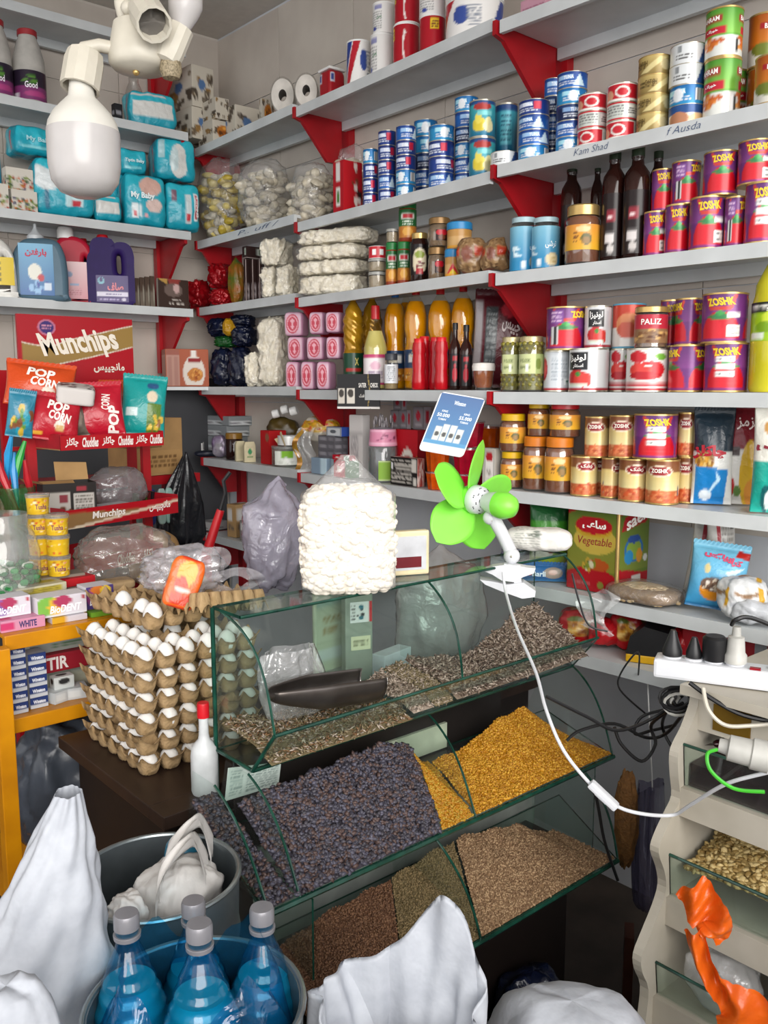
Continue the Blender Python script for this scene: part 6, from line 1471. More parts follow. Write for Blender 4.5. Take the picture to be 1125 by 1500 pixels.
# second and third tier
pane('tray_glass', [(.735, 1.138, .70), (1.70, 1.138, .70), (1.80, 1.42, .71), (.80, 1.42, .71)])
rod('edge_rail', (.735, 1.138, .70), (1.70, 1.138, .70), .0055); rod('edge_rail', (.735, 1.138, .70), (.82, 1.46, .70), .004)
for x, px in zip(xm, (362, 628, 838)): curve_div(PY(px, 1050, 1.337).x, (1.337, .846), (1.140, .704), x, .025, back=1.42)
curve_div(.76, (1.337, .846), (1.142, .704), .742, .02, back=1.42)
pane('tray_glass', [(.76, 1.055, .51), (1.607, 1.055, .51), (1.75, 1.33, .52), (.80, 1.33, .52)])
rod('edge_rail', (.76, 1.055, .51), (1.607, 1.055, .51), .0055)
for pt, pf in ((640, 706), (856, 905)):
 a = at_z(pt, 1343 - .463 * (pt - 389), .70); b = at_z(pf, 1393 - .6 * (pf - 683), .51); curve_div(a.x, (1.138, .694), (1.057, .514), b.x, .02, back=1.30)
m_bb = mat('grey_back_board', '#8f958f', .6)
MB().box(.80, 1.72, 1.425, 1.435, .53, .735).build('back_board', mat('black_brown_board', '#191412', .5), case)
MB().box(.84, 1.66, 1.335, 1.345, .40, .69).build('back_board', m_bb, case)
MB().box(.76, 1.62, 1.20, 1.33, .0, .495).build('plinth', mat('darker_wood'), case)
pane('support_glass', [(.83, 1.42, .40), (.83, 1.14, .40), (.83, 1.14, .69), (.83, 1.42, .69)]); pane('support_glass', [(1.66, 1.42, .40), (1.66, 1.16, .40), (1.66, 1.16, .69), (1.66, 1.42, .69)])
MB().box(.85, 1.62, 1.418, 1.424, .715, .845).build('inner_board', mat('black_brown_board'), case)
o = MB().box(1.20, 1.42, 1.408, 1.416, .715, .775).build('pale_strip', mat('pale_green_card', '#a9b39c', .6), case)
# --- heaps ---------------------------------------------------
def heap(name, label, cat, xs, ys, fz, m, tmpl, n, size, mats, seed, tilt=.7, bump=.004, res=(60, 24)):
 """a heap surface z = fz(x, y) with loose pieces lying all over it"""
 U, V = np.meshgrid(np.linspace(0, 1, res[0]), np.linspace(0, 1, res[1]))
 def xy(U, V):
  Y = ys[0] + (ys[1] - ys[0]) * V
  a = xs[0](Y) if callable(xs[0]) else xs[0]; b = xs[1](Y) if callable(xs[1]) else xs[1]
  return a + (b - a) * U, Y
 X, Y = xy(U, V); Z = fz(X, Y)
 t = thing(name, label, cat, (0, 0, 0))
 link('heap_body', grid_mesh('heap_body', X, Y, Z - size * .25, m, None, True), t)
 R = np.random.RandomState(seed)
 x, y = xy(R.rand(n), R.rand(n) ** .95); z = fz(x, y) + R.uniform(-.3, .55, n) * size * .6
 tv, tf = tmpl; tv = np.array(tv)
 az = R.uniform(0, 2 * PI, n); el = R.normal(0, tilt, n); s = size * R.uniform(.75, 1.25, n)
 ca, sa, ce, se = np.cos(az), np.sin(az), np.cos(el), np.sin(el)
 P = tv[None] * s[:, None, None]
 px_, py_, pz_ = P[..., 0], P[..., 1], P[..., 2]
 a = px_ * ce[:, None] - pz_ * se[:, None]; c = px_ * se[:, None] + pz_ * ce[:, None]
 V3 = np.stack([a * ca[:, None] - py_ * sa[:, None] + x[:, None], a * sa[:, None] + py_ * ca[:, None] + y[:, None], c + z[:, None]], -1).reshape(-1, 3)
 k = len(tv); F = []
 for i in range(n): F += [tuple(j + i * k for j in f) for f in tf]
 me = bpy.data.meshes.new('pieces'); me.from_pydata(V3.tolist(), [], F)
 for q in mats: me.materials.append(q)
 me.polygons.foreach_set('material_index', np.repeat(R.randint(0, len(mats), n), len(tf)).astype(np.int32)); me.shade_smooth()
 o = link('pieces', me, t); o['kind'] = 'stuff'
 return t
def ell_t(rx, ry, rz, nu=6, nv=4):
 b = MB().ball((0, 0, 0), (rx, ry, rz), nu, nv); return b.v, b.f
def contour(pts, y0, z0, y1, p=.9):
 q = [PY(a, b, y1) for a, b in pts]; xs_ = np.array([v.x for v in q]); zs_ = np.array([v.z for v in q])
 def f(x, y):
  s = np.clip((y - y0) / (y1 - y0), 0, 1.3)
  return np.maximum(z0 + .002, z0 + (np.interp(x, xs_, zs_) - z0) * s ** p + .003 * np.sin(x * 70 + y * 40) * s)
 return f
c2 = contour([(300, 1200), (340, 1188), (385, 1168), (480, 1130), (560, 1096), (598, 1094), (612, 1122), (650, 1114), (690, 1095), (730, 1060), (770, 1040), (800, 1062), (835, 1092), (870, 1118), (900, 1140)], 1.142, .706, 1.32)
bx0, bx1 = at_z(648, 1216, .706).x, PY(602, 1100, 1.32).x
div12 = lambda Y: bx0 + (bx1 - bx0) * (Y - 1.142) / (1.32 - 1.142)
xd = lambda Y: xm[1] + (PY(628, 1050, 1.337).x - xm[1]) * (Y - 1.142) / .2
raisin = [mat('raisin_dark', '#4a464e', .5, col2='#2c2930', scale=60), mat('raisin_blue', '#565462', .5, col2='#36343e', scale=60), mat('raisin_brown', '#54423e', .5)]
lump_t = ([(1, 0, .1), (.5, .55, -.1), (-.4, .6, .15), (-1, .05, 0), (-.45, -.55, .1), (.5, -.6, 0), (.1, .05, .55), (0, 0, -.5)], [(0, 1, 6), (1, 2, 6), (2, 3, 6), (3, 4, 6), (4, 5, 6), (5, 0, 6), (1, 0, 7), (2, 1, 7), (3, 2, 7), (4, 3, 7), (5, 4, 7), (0, 5, 7)])
heap('raisin_heap', 'heap of dark raisins in the middle tier', 'raisins', (.80, lambda Y: div12(Y) - .004), (1.142, 1.33), c2, raisin[0], lump_t, 4300, .0074, raisin, 3)
heap('raisin_heap', 'dark raisins behind the left end glass of the middle tier', 'raisins', (.745, .795), (1.145, 1.40), lambda x, y: .706 + .35 * (y - 1.142), raisin[0], lump_t, 560, .0072, raisin, 13)
corn = [mat('corn_gold', '#c08a20', .4, col2='#a06c10', scale=60), mat('corn_light', '#d6a63c', .4, col2='#bb8420', scale=60), mat('corn_deep', '#a87014', .4)]
corn_t = ell_t(1, .72, .5)
heap('split_pea_heap', 'heap of golden split corn right of the curved divider', 'grain', (lambda Y: xd(Y) + .006, 1.695), (1.142, 1.33), c2, corn[0], corn_t, 9000, .0036, corn, 5)
heap('split_pea_heap', 'narrow strip of yellow grain between raisins and curved divider', 'grain', (lambda Y: div12(Y), lambda Y: xd(Y) - .004), (1.142, 1.33), c2, corn[2], corn_t, 2600, .0034, [corn[0], corn[2], mat('corn_olive', '#b08c30', .4)], 6)
c3 = contour([(300, 1460), (425, 1385), (480, 1345), (560, 1302), (600, 1278), (640, 1252), (690, 1228), (760, 1212), (800, 1222), (850, 1262), (880, 1295), (910, 1320)], 1.058, .515, 1.22)
wheat_t = ell_t(1, .55, .5, 5, 3)
d3 = lambda pt, pf: (lambda Y: at_z(pf, 1393 - .6 * (pf - 683), .51).x + (PY(pt, 1260, 1.22).x - at_z(pf, 1393 - .6 * (pf - 683), .51).x) * (Y - 1.058) / .162)
e1, e2 = d3(668, 706), d3(575, 596)
w1 = [mat('wheat_tan', '#96795a', .6, col2='#7a6046', scale=80), mat('wheat_light', '#ab8e6c', .6), mat('wheat_dark', '#7c5f44', .6)]
heap('wheat_heap', 'heap of light tan wheat at the right of the lowest tier', 'grain', (lambda Y: e1(Y) + .004, 1.60), (1.058, 1.23), c3, w1[0], wheat_t, 8000, .0034, w1, 7)
w2 = [mat('bulgur_olive', '#6f6040', .6, col2='#5a4c30', scale=80), mat('bulgur_brown', '#7f6c4a', .6)]
heap('bulgur_heap', 'olive brown grain in the middle of the lowest tier', 'grain', (lambda Y: e2(Y), lambda Y: e1(Y) - .004), (1.058, 1.23), c3, w2[0], wheat_t, 4200, .003, w2, 8)
w3 = [mat('bulgur_red', '#6a4a34', .6, col2='#523624', scale=80), mat('bulgur_red2', '#7d5a40', .6)]
heap('bulgur_heap', 'reddish brown grain at the left of the lowest tier', 'grain', (.78, lambda Y: e2(Y) - .003), (1.058, 1.23), c3, w3[0], wheat_t, 5200, .0032, w3, 9)
c1 = contour([(300, 1075), (330, 1045), (370, 1040), (420, 1040), (500, 1020), (555, 985), (590, 965), (650, 962), (675, 965), (700, 945), (735, 915), (765, 888), (785, 884), (800, 893), (830, 935), (870, 962)], 1.275, .905, 1.455, 1.0)
c1b = lambda x, y: np.maximum(.858, c1(x, y) - np.where(y < 1.337, (1.337 - y) * .35, 0))
seed = [mat('sunflower_grey', '#8a7a6a', .6, col2='#6e5f52', scale=90), mat('sunflower_light', '#b3a494', .6, col2='#93857a', scale=90), mat('sunflower_dark', '#5c4c42', .6)]
seed_t = ([(1, 0, 0), (0, .3, 0), (-.85, .05, 0), (0, -.3, 0), (0, 0, .17), (0, 0, -.17)], [(0, 1, 4), (1, 2, 4), (2, 3, 4), (3, 0, 4), (1, 0, 5), (2, 1, 5), (3, 2, 5), (0, 3, 5)])
xs1 = PY(660, 985, 1.30).x
heap('sunflower_seed_heap', 'tall heap of striped sunflower seeds at the right of the top tier', 'seeds', (xs1 + .006, X1 - .008), (1.285, 1.455), c1b, seed[0], seed_t, 3600, .0098, seed, 11, .5)
sd2 = [mat('sunflower_tan', '#8a7c60', .6, col2='#6c5e46', scale=90), seed[1], mat('sunflower_olive', '#75684c', .6)]
xq = PY(585, 985, 1.40).x
heap('sunflower_seed_heap', 'olive tan sunflower seeds in the middle of the top tier', 'seeds', (xq, xs1 - .006), (1.285, 1.455), c1b, sd2[0], seed_t, 1300, .009, sd2, 12, .5)
xp = PY(553, 1000, 1.40).x
heap('sunflower_seed_heap', 'pale sunflower seeds beside the scoop mouth', 'seeds', (xp, xq - .004), (1.285, 1.455), c1b, seed[1], seed_t, 700, .0095, [seed[1], seed[0]], 14, .5)
heap('sunflower_seed_heap', 'thin layer of brown seeds under the metal scoop', 'seeds', (X0 + .008, xp - .004), (1.285, 1.455), lambda x, y: np.maximum(.858, c1b(x, y) - .012), sd2[2], seed_t, 2400, .009, sd2 + [mat('sunflower_rust', '#7a5a3c', .6)], 15, .5)
# scoop, bag, paper, tags inside the case
a, b = PY(395, 1040, 1.335), PY(545, 1018, 1.335)
t = thing('metal_scoop', 'grey metal scoop lying on the seeds in the top tier', 'scoop', a, 0)
dv = (b - a); L = dv.length
Rm = Matrix((dv.normalized(), Vector((0, 0, 1)).cross(dv).normalized(), dv.cross(Vector((0, 0, 1)).cross(dv)).normalized())).transposed().to_4x4()
r = .042
def f(U, V):
 q = .30 + .70 * np.clip(U * 2.2, 0, 1) ** .7
 an = PI - .35 + (PI + .7) * V + 0 * U
 return U * L, r * q * np.cos(an - PI * 0) * 1.0, r * (q * np.sin(an)) + r * .75
o = sheet('bowl', f, 24, 20, mat('dull_steel', '#6a6460', .32, .85, col2='#4f4844', scale=14), t); o.matrix_local = Rm
sm = o.modifiers.new('thick', 'SOLIDIFY'); sm.thickness = .0016
o = MB().tube([(L, r * math.cos(an), r * math.sin(an) + r * .75) for an in [PI - .35 + (PI + .7) * i / 16 for i in range(17)]], .0018, 6).build('rim', mat('bright_steel', '#b5b2ae', .25, .9), t, True); o.matrix_local = Rm
p = PY(432, 1015, 1.425); p.z = .885
F_BAGC = film('bag_film', '#ffffff', .16, .24, .14, 1.0, 24)
def hang_bag(label, name, cat, p, rz, w, h, d, m, seed=1, top=.35, part='film'):
 """crumpled clear bag, wide below, gathered above"""
 t = thing(name, label, cat, p, rz)
 def f(U, V):
  a = 2 * PI * U; k = (1 - (1 - top) * np.clip((V - .45) / .55, 0, 1) ** 1.2) * np.clip(V / .12, .0, 1) ** .35
  q = 1 + .10 * np.sin(5 * a + 3 * V + seed) + .07 * np.sin(11 * a - 5 * V + seed * 2) + .05 * np.sin(17 * a + seed)
  return w / 2 * k * q * np.cos(a) + .1 * w * np.sin(V * 3 + seed), d / 2 * k * q * np.sin(a), h * V + .02 * h * np.sin(3 * a + seed) * V
 sheet(part, f, 60, 34, m, t, wrap=True); return t
hang_bag('crumpled clear plastic bag inside the top tier behind the scoop', 'plastic_bag', 'bag', p, 0, .15, .15, .06, F_BAGC, 2, .75)
pp = PY(372, 1148, 1.40)
t = thing('price_sheet', 'white printed paper sheet taped behind the left end glass', 'paper', (0, 0, 0))
q = [PY(329, 1174, 1.405), PY(408, 1150, 1.405), PY(412, 1116, 1.405), PY(334, 1125, 1.405)]
fq = lambda U, V: tuple((q[0][i] * (1 - U) + q[1][i] * U) * (1 - V) + (q[3][i] * (1 - U) + q[2][i] * U) * V for i in range(3))
sheet('sheet', fq, 40, 24, P_PAPER, t, Canvas('#c3cfc8', 80, 48).lines(.06, .1, .3, .9, 9, '#8a9a94').lines(.36, .08, .95, .92, 11, '#7d8d88'))
# scale column and cards behind the case
p = at_z(527, 985, 1.0); pz = PY(527, 980, 1.56)
t = thing('scale_column', 'grey metal scale column with red and white sticker', 'scale', (pz.x, 1.57, TZ), facing(pz) * .5)
wc = .068; zt_ = 1.2
MB().box(-wc / 2, wc / 2, -.015, .015, 0, zt_ - TZ, bev=.003).build('column', mat('grey_green_steel', '#8f988c', .4, .3), t)
zl = PY(530, 880, 1.56).z - TZ; zl0 = PY(530, 910, 1.56).z - TZ
sheet('sticker', lambda U, V: (-.022 + .054 * U, -.0158 + 0 * U, zl0 + (zl - zl0) * V), 20, 20, P_GLOSS, t, Canvas('#dcdcdc', 40, 32).rect(.85, 0, 1, 1, '#b8242c').blobs(.3, .2, .7, .8, 6, .09, ['#2a2a2e', '#2a6a7a']).lines(.05, .1, .25, .9, 5, '#666666'))
z2_, z3_ = PY(530, 930, 1.56).z - TZ, PY(530, 950, 1.56).z - TZ
sheet('tag', lambda U, V: (-.02 + .048 * U, -.0158 + 0 * U, z3_ + (z2_ - z3_) * V), 14, 10, P_PAPER, t, Canvas('#c9c8a8', 32, 20).lines(.1, .2, .9, .8, 2, '#77775c'))
t = thing('price_card', 'pale green rounded price card behind the scale column', 'card', (pz.x - .0, 1.635, TZ), .1)
MB().box(-.085, .105, -.006, .006, .12, .36, bev=.005).build('card', mat('pale_green_card'), t); MB().box(-.06, .08, -.03, .03, 0, .125).build('stand', m_bb, t)
sheet('print', lambda U, V: (-.08 + .18 * U, -.0066 + 0 * U, .14 + .2 * V), 24, 24, P_PAPER, t, Canvas('#a9b39c', 40, 40).lines(.1, .35, .5, .6, 4, '#8a7a4c').rect(0, .7, 1, .85, '#8fa79c').rect(0, .05, 1, .2, '#b9c4c0'))
pw = PY(572, 970, 1.60); t = thing('paper_stack', 'white papers standing behind the scale column', 'paper', (pw.x, 1.60, TZ), .2)
MB().box(-.05, .06, -.02, .02, 0, pw.z + .03 - TZ, bev=.002).build('papers', mat('white_paper', '#d3dae2', .7), t)
# ============================================================ egg trays on the counter
m_pulp = mat('egg_pulp', '#b49770', .9, col2='#9c8058', scale=40, bump=.3, bscale=160)
m_egg = mat('egg_shell', '#e4e2de', .45, var=.02, sss=.1)
NP, PT = 6, .0485
def egg_tray_mesh():
 n = 12; g = np.linspace(-.08, NP + .08, NP * n + 3); X, Y = np.meshgrid(g, g)
 cx = np.abs(np.sin(PI * np.clip(X, 0, NP))); cy = np.abs(np.sin(PI * np.clip(Y, 0, NP)))
 cup = np.clip(np.minimum(cx, cy) * 1.9, 0, 1) * np.clip(cx * cy * 2.2, 0, 1)
 post = np.clip(1 - cx * 1.6, 0, 1) * np.clip(1 - cy * 1.6, 0, 1)
 Z = .033 * (1 - cup ** .55) + .012 * post - .005 * (1 - cup) * np.maximum(cx, cy) ** 3 + .0015 * np.sin(X * 9 + Y * 5) * (1 - cup)
 return grid_mesh('pulp', X * PT, Y * PT, Z, m_pulp)
TRAY = egg_tray_mesh()
egg_me = MB().lathe([(0, 0), (.009, .001), (.016, .006), (.0205, .014), (.0218, .022), (.0205, .032), (.0165, .042), (.010, .050), (.004, .0535), (0, .054)], 18).mesh('egg', m_egg, True)
near = at_z(207, 1143, TZ)
E0 = Vector((near.x, near.y, 0)); EA = .0
PITCH_T = .0435; NT = 6
def tray_obj(k, label, z, rot=0., loc=None, tilt=None):
 t = thing('egg_tray', label, 'egg tray', loc or (E0.x + rnd.uniform(-.004, .004), E0.y + rnd.uniform(-.004, .004), z), rot, 'cardboard egg trays')
 o = link('pulp_tray', TRAY, t)
 if tilt: t.rotation_euler = tilt
 return t
EG = 'white eggs in the trays'
def egg_at(p, lab, s=1.0, r=(0, 0, 0), sz=1.0):
 o = link('egg', egg_me); o.location = p; o.rotation_euler = r; o.scale = (s, s, s * sz)
 return tag(o, lab, 'egg', EG)
zt = TZ + .001
for k in range(NT):
 t = tray_obj(k, f'brown pulp egg tray, {["lowest", "second", "third", "fourth", "fifth", "topmost full one"][k]} of the stack', zt, rnd.uniform(-.015, .015))
 for i in range(NP):
  for j in range(NP):
   edge = (i == 0 or j == 0)
   if not (edge or (k == NT - 1 and (i < 2 or j < 2 or (i + j) % 3 == 0))): continue
   if k < NT - 1 and rnd.random() < .06: continue
   tn = ['lowest', 'second', 'third', 'fourth', 'fifth', 'top'][k]
   lab = f'white egg at the near corner of the {tn} tray' if i + j == 0 else f'white egg, {ORD[j]} from near corner, left side, {tn} tray' if i == 0 else f'white egg, {ORD[i]} from near corner, right side, {tn} tray' if j == 0 else f'white egg in the top tray, {ORD[i]} row, {ORD[j]} cup back'
   egg_at((t.location.x + (i + .5) * PT, t.location.y + (j + .5) * PT, zt + .0035), lab, rnd.uniform(.9, .97), (rnd.uniform(-.1, .1), rnd.uniform(-.1, .1), 0), .98 if k == NT - 1 else .8)
 zt += PITCH_T
# upper, shifted tray and the torn one
zt += .006
t = tray_obj(9, 'tilted brown egg tray lying on top with two eggs in front', zt + .004, 0, (E0.x + .075, E0.y + .10, zt + .006), (0, 0, .04))
for i, j in ((0, 0), (0, 1), (0, 3)): egg_at((E0.x + .075 + (i + .5) * PT, E0.y + .10 + (j + .5) * PT, zt + .010), f'white egg in the tilted upper tray, {["nearest", "second", "", "rear"][j]} one')
t = thing('egg_tray', 'torn brown egg tray piece flipped on the stack beside the glass', 'egg tray', (E0.x + .12, E0.y + .02, zt + .05), 0, 'cardboard egg trays'); t.rotation_euler = (PI * .93, .12, .1)
o = link('pulp_tray', TRAY, t); t.scale = (.62, .55, 1); t.location = (E0.x + .135, E0.y + .17, zt + .062)
# squeeze bottle
p = at_z(301, 1160, TZ)
use('squeeze', lambda: make_bottle('squeeze_bottle', 'bottle', .17, .03, [(.92, 0), (1, .03), (1, .42), (.9, .52), (.42, .6), (.36, .66), (.34, .84)], mat('frosted_plastic', '#c9cccd', .35, sss=.15), (.84, 1, .44), None, (), capm=mat('scarlet_cap', '#c41824', .35)), 'frosted squeeze bottle with red cap beside the egg trays', p, 0, (.9, .9, 1.08))
# plastic carrier bag with orange pack on the eggs
F_CARRIER = film('carrier_film', '#ffffff', .30, .26, .18, 1.0, 22, '#dcd8de')
p0 = PY(270, 905, 1.80); bz = zt + .05
t = thing('carrier_bag', 'translucent carrier bag with loop handles lying on the egg trays', 'bag', (p0.x, 1.80, bz), facing(p0))
link('film', lump_mesh('film', .10, .08, .06, F_CARRIER, 6, .2, 12, 2.2, 60, 36), t)
def loop(c, rx, rz, w, seed):
 def f(U, V):
  a = 2 * PI * U; q = 1 + w * (V - .5) * 2
  return c[0] + rx * q * np.cos(a), c[1] + .012 * np.sin(3 * a + seed) + .015 * (V - .5), c[2] + rz * q * np.sin(a) * (1 + .15 * np.sin(2 * a))
 return sheet('handle', f, 48, 6, F_CARRIER, t, wrap=True)
loop((.065, -.02, .085), .033, .022, .35, 1); loop((.115, -.03, .035), .05, .02, .4, 3)
c = Canvas('#d9601c', 48, 48); c.ell(.5, .7, .3, .3, '#d9a03a').rect(.2, .05, .8, .3, '#c43a1c').ell(.4, .45, .2, .16, '#c8402c').rect(.3, .34, .7, .4, '#e6d0c8')
pp = PY(258, 905, 1.72)
bag_soft('snack_pack', 'orange and yellow snack pack under the carrier bag', 'pack', Vector((pp.x - .01, 1.70, zt + .052)), facing(pp), .075, .03, .115, [c], 5, P_BAG, .004, 3, 30, rot=(-.25, .35, facing(pp)))

# ============================================================ yellow rack
m_yel = mat('yellow_enamel', '#d38e0a', .35, col2='#b8760a', scale=10)
t = thing('metal_rack', 'yellow painted metal rack at the left edge', 'rack', (0, 0, 0))
YR = 2.0; xl, xr = .585, 1.02
MB().box(xl, xl + .035, YR - .035, YR, 0, .985, bev=.002).build('post', m_yel, t)
MB().box(xr - .035, xr, YR + .10, YR + .135, 0, .985, bev=.002).build('post', m_yel, t); MB().box(xl, xl + .035, YR + .46, YR + .5, 0, .985, bev=.002).build('post', m_yel, t)
for z0 in (.97, .775, .30): MB().box(xl + .036, xr, YR + .001, YR + .02, z0, z0 + .034, bev=.002).build('beam', m_yel, t)
for z0 in (1.0, .80, .32): MB().box(xl + .036, xr - .036, YR + .021, YR + .455, z0 - .004, z0 + .004).build('shelf_plate', m_yel, t)
m_darkback = mat('dark_interior', '#1c1c20', .8)
# goods on the rack
def pbox(label, name, x0, x1, y0, d, z0, h, cv, texts=(), rz=0., cat='box', tex_top=(), n=14, group=None, sh=0.):
 """carton whose front bottom edge spans photo columns x0..x1 on plane y0 at height z0"""
 a = at_plane(x0, 900, Vector((0, y0, 0)), Vector((0, 1, 0))); b = at_plane(x1, 900, Vector((0, y0, 0)), Vector((0, 1, 0)))
 w = b.x - a.x
 tt = make_box(name, cat, w, d, h, cv, [(s, u, v, wu, hv, c, .03, 0, sh) for (s, u, v, wu, hv, c) in texts], (), tex_top, (), n)
 tt.location = ((a.x + b.x) / 2, y0 + d / 2, z0); tt.rotation_euler = (0, 0, rz); tt['label'] = label
 if group: tt['group'] = group
 return z0 + h
RZ = 1.0045
def cv_bio(k):
 c = Canvas('#cfcad2', 72, 32); c.ell(.2, .55, .25, .5, ['#c8548a', '#7ab04a', '#5a4a8a'][k]).ell(.36, .5, .16, .45, ['#7a5aa0', '#d9b03a', '#c8603a'][k]).ell(.5, .72, .18, .3, '#a83a5c').rect(.88, .7, .96, .9, '#b03040').rect(0, 0, 1, .12, '#d6d6da'); return c
bio = [('BioDENT', .56, .36, .66, .38, '#f4f2f6')]
z = pbox('toothpaste carton with purple and pink print, lower left end of rack', 'toothpaste_box', 0, 66, 2.03, .06, RZ, .026, [Canvas('#c98aa4', 40, 16).rect(.0, .2, .3, .8, '#c03a6a')], [('WHITE', .6, .5, .4, .6, '#3c3468')])
z1 = pbox('toothpaste carton with magenta print at the left edge', 'toothpaste_box', -20, 46, 2.06, .06, z + .001, .045, [cv_bio(0), Canvas('#d2cdd4', 8, 8)], bio, sh=.25)
z = pbox('slim yellow and white carton under the green-printed toothpaste', 'toothpaste_box', 76, 128, 2.03, .05, RZ, .014, [Canvas('#c9c4cc', 40, 12).rect(0, 0, .4, 1, '#c99a20')])
pbox('white toothpaste carton with rainbow print, centre of the rack top', 'toothpaste_box', 56, 128, 2.04, .06, z + .001, .048, [cv_bio(1), Canvas('#d8d4da', 8, 8)], bio, sh=.25)
z = pbox('small green flat packet at the right end of the rack top', 'chewing_gum', 134, 168, 2.03, .03, RZ, .012, [Canvas('#6a9a2c', 12, 8)], n=6)
pbox('purple toothpaste carton with yellow splash, right end of the rack', 'toothpaste_box', 128, 168, 2.06, .06, z + .001, .055, [Canvas('#4a3a78', 48, 32).ell(.4, .7, .3, .35, '#c8702c').ell(.7, .75, .2, .25, '#d9b83a').ell(.15, .5, .15, .3, '#8a3a7a'), Canvas('#cfcbd2', 8, 8)], [('BioDENT', .5, .34, .8, .34, '#f4f2f6')], sh=.25)
z = pbox('grey card box behind the toothpaste row', 'card_box', 40, 128, 2.15, .14, RZ, .05, [Canvas('#9a938c', 8, 8)], n=6)
pbox('yellow and white leaflet box tilted behind the toothpaste', 'leaflet_box', 20, 98, 2.13, .13, z + .002, .022, [Canvas('#b9b49a', 40, 20).rect(.1, .2, .9, .8, '#b0a040').lines(.15, .2, .85, .8, 3, '#7a6f24')], rz=.1, tex_top=[])
pbox('flat red box lying on the grey one', 'red_box', 92, 140, 2.17, .10, z + .002, .02, [Canvas('#b01c24', 8, 8)], rz=.15, n=6)
# yellow tubs in two stacks
def mk_ytub():
 c = Canvas('#d0a822', 72, 40); c.R = np.random.RandomState(4); c.blobs(0, .1, 1, .9, 60, .022, ['#c8402c', '#e6d8b0', '#a8701c', '#d9c040'], 2).rect(.40, .25, .60, .6, '#d9b83a')
 t = thing('sweet_tub', '', 'tub')
 sheet('body', f_cyl(.028, .05, 0, .031), 56, 16, P_GLOSS, t, c, wrap=True)
 lettering('Tusha', f_cyl(.028, .05, 0, .031), .5, .45, .17, .3, ink('#7a2a5c'), t, .001)
 MB().lathe([(.033, .048), (.033, .058), (.030, .060)], 28).build('lid', film('tub_lid_clear', '#f6f6f4', .35, .22, .12, .1, 20, '#b9b6ae'), t, True)
 return t
Z0 = RZ; S1 = Shelf((0, 2.14), (1, 0), (80, 840))
for st, (x0, x1, y0, nb) in enumerate(((45, 72, 2.24, 4), (70, 100, 2.20, 3))):
 p = at_plane((x0 + x1) / 2, 800, Vector((0, y0, 0)), Vector((0, 1, 0))); zb = z + .03
 top = z_for(p.x, p.y, 722 if st == 0 else 752); dz = (top - zb) / nb
 MB_base = None
 for i in range(nb):
  use('ytub', mk_ytub, f'yellow sweets tub with clear lid, {["lowest", "second", "third", "topmost"][i if i < nb - 1 else 3]} of the {["taller", "shorter"][st]} stack', Vector((p.x, p.y, zb + i * dz)), facing(p, (.1, 2.2, 0, .3)[i]), (.9, .9, dz / .0602), 'yellow sweets tubs')
pq = at_plane(66, 838, Vector((0, 2.22, 0)), Vector((0, 1, 0)))
tt = make_box('card_box', 'box', .16, .10, z + .029 - RZ, [Canvas('#7d7468', 8, 8)], n=6); tt.location = (pq.x + .02, 2.345, RZ); tt['label'] = 'grey brown carton carrying the yellow tub stacks'
tt.location.y = 2.22; tt.scale = (.9, .6, 1)
# candy jar
p = at_plane(22, 865, Vector((0, 2.16, 0)), Vector((0, 1, 0)))
t = thing('candy_jar', 'big clear jar of green candies at the left edge', 'jar', (p.x - .015, 2.19, RZ + .05))
MB().lathe([(.06, 0), (.078, .012), (.086, .05), (.086, .11), (.075, .15), (.062, .17), (.062, .20)], 30).build('glass', film('jar_plastic', '#fbfaf8', .12, .2, .08, .1, 20), t, True)
mb = MB(); R = random.Random(5)
for i in range(170):
 a, r = R.uniform(0, 6.28), .078 * R.random() ** .4; mb.ball((r * math.cos(a), r * math.sin(a), R.uniform(.012, .075)), (.011, .008, .008), 6, 4, R.randrange(3))
o = mb.build('candies', [mat('green_wrap', '#1f6a34', .3), mat('green_wrap_b', '#2c8a48', .3), mat('white_wrap', '#c9d4c8', .4)], t, True); o['kind'] = 'stuff'
tt = make_box('card_box', 'box', .17, .17, .049, [Canvas('#8a8078', 8, 8)], n=6); tt.location = (p.x - .015, 2.20, RZ); tt['label'] = 'low grey carton under the candy jar'
# clear sack above the jar
crumple_bag('clear crumpled sack behind the candy jar', 'plastic_bag', 'bag', Vector((p.x - .02, 2.40, RZ)), .09, .07, .16, film('brownish_film', '#fff8ee', .3, .2, .16, .9, 22, '#b3a48e'), 4, .1, 10, .1)
crumple_bag('clear crumpled sack of flat bread behind the toothpaste', 'plastic_bag', 'bag', Vector((at_plane(190, 820, Vector((0, 2.3, 0)), Vector((0, 1, 0))).x, 2.33, RZ + .0)), .15, .09, .085, film('clear_crumple', '#fffdf8', .22, .26, .14, 1.0, 22, '#b9b2ac'), 8, .14, 12)
t = thing('bread_pack', 'pale beige flat pack inside the crumpled clear sack', 'pack', (at_plane(165, 850, Vector((0, 2.28, 0)), Vector((0, 1, 0))).x, 2.28, RZ)); link('pack', soft_mesh('pack', .12, .08, .03, 4, mat('bread_beige', '#c2a47a', .7), None, 10, .004, 3, 40), t)
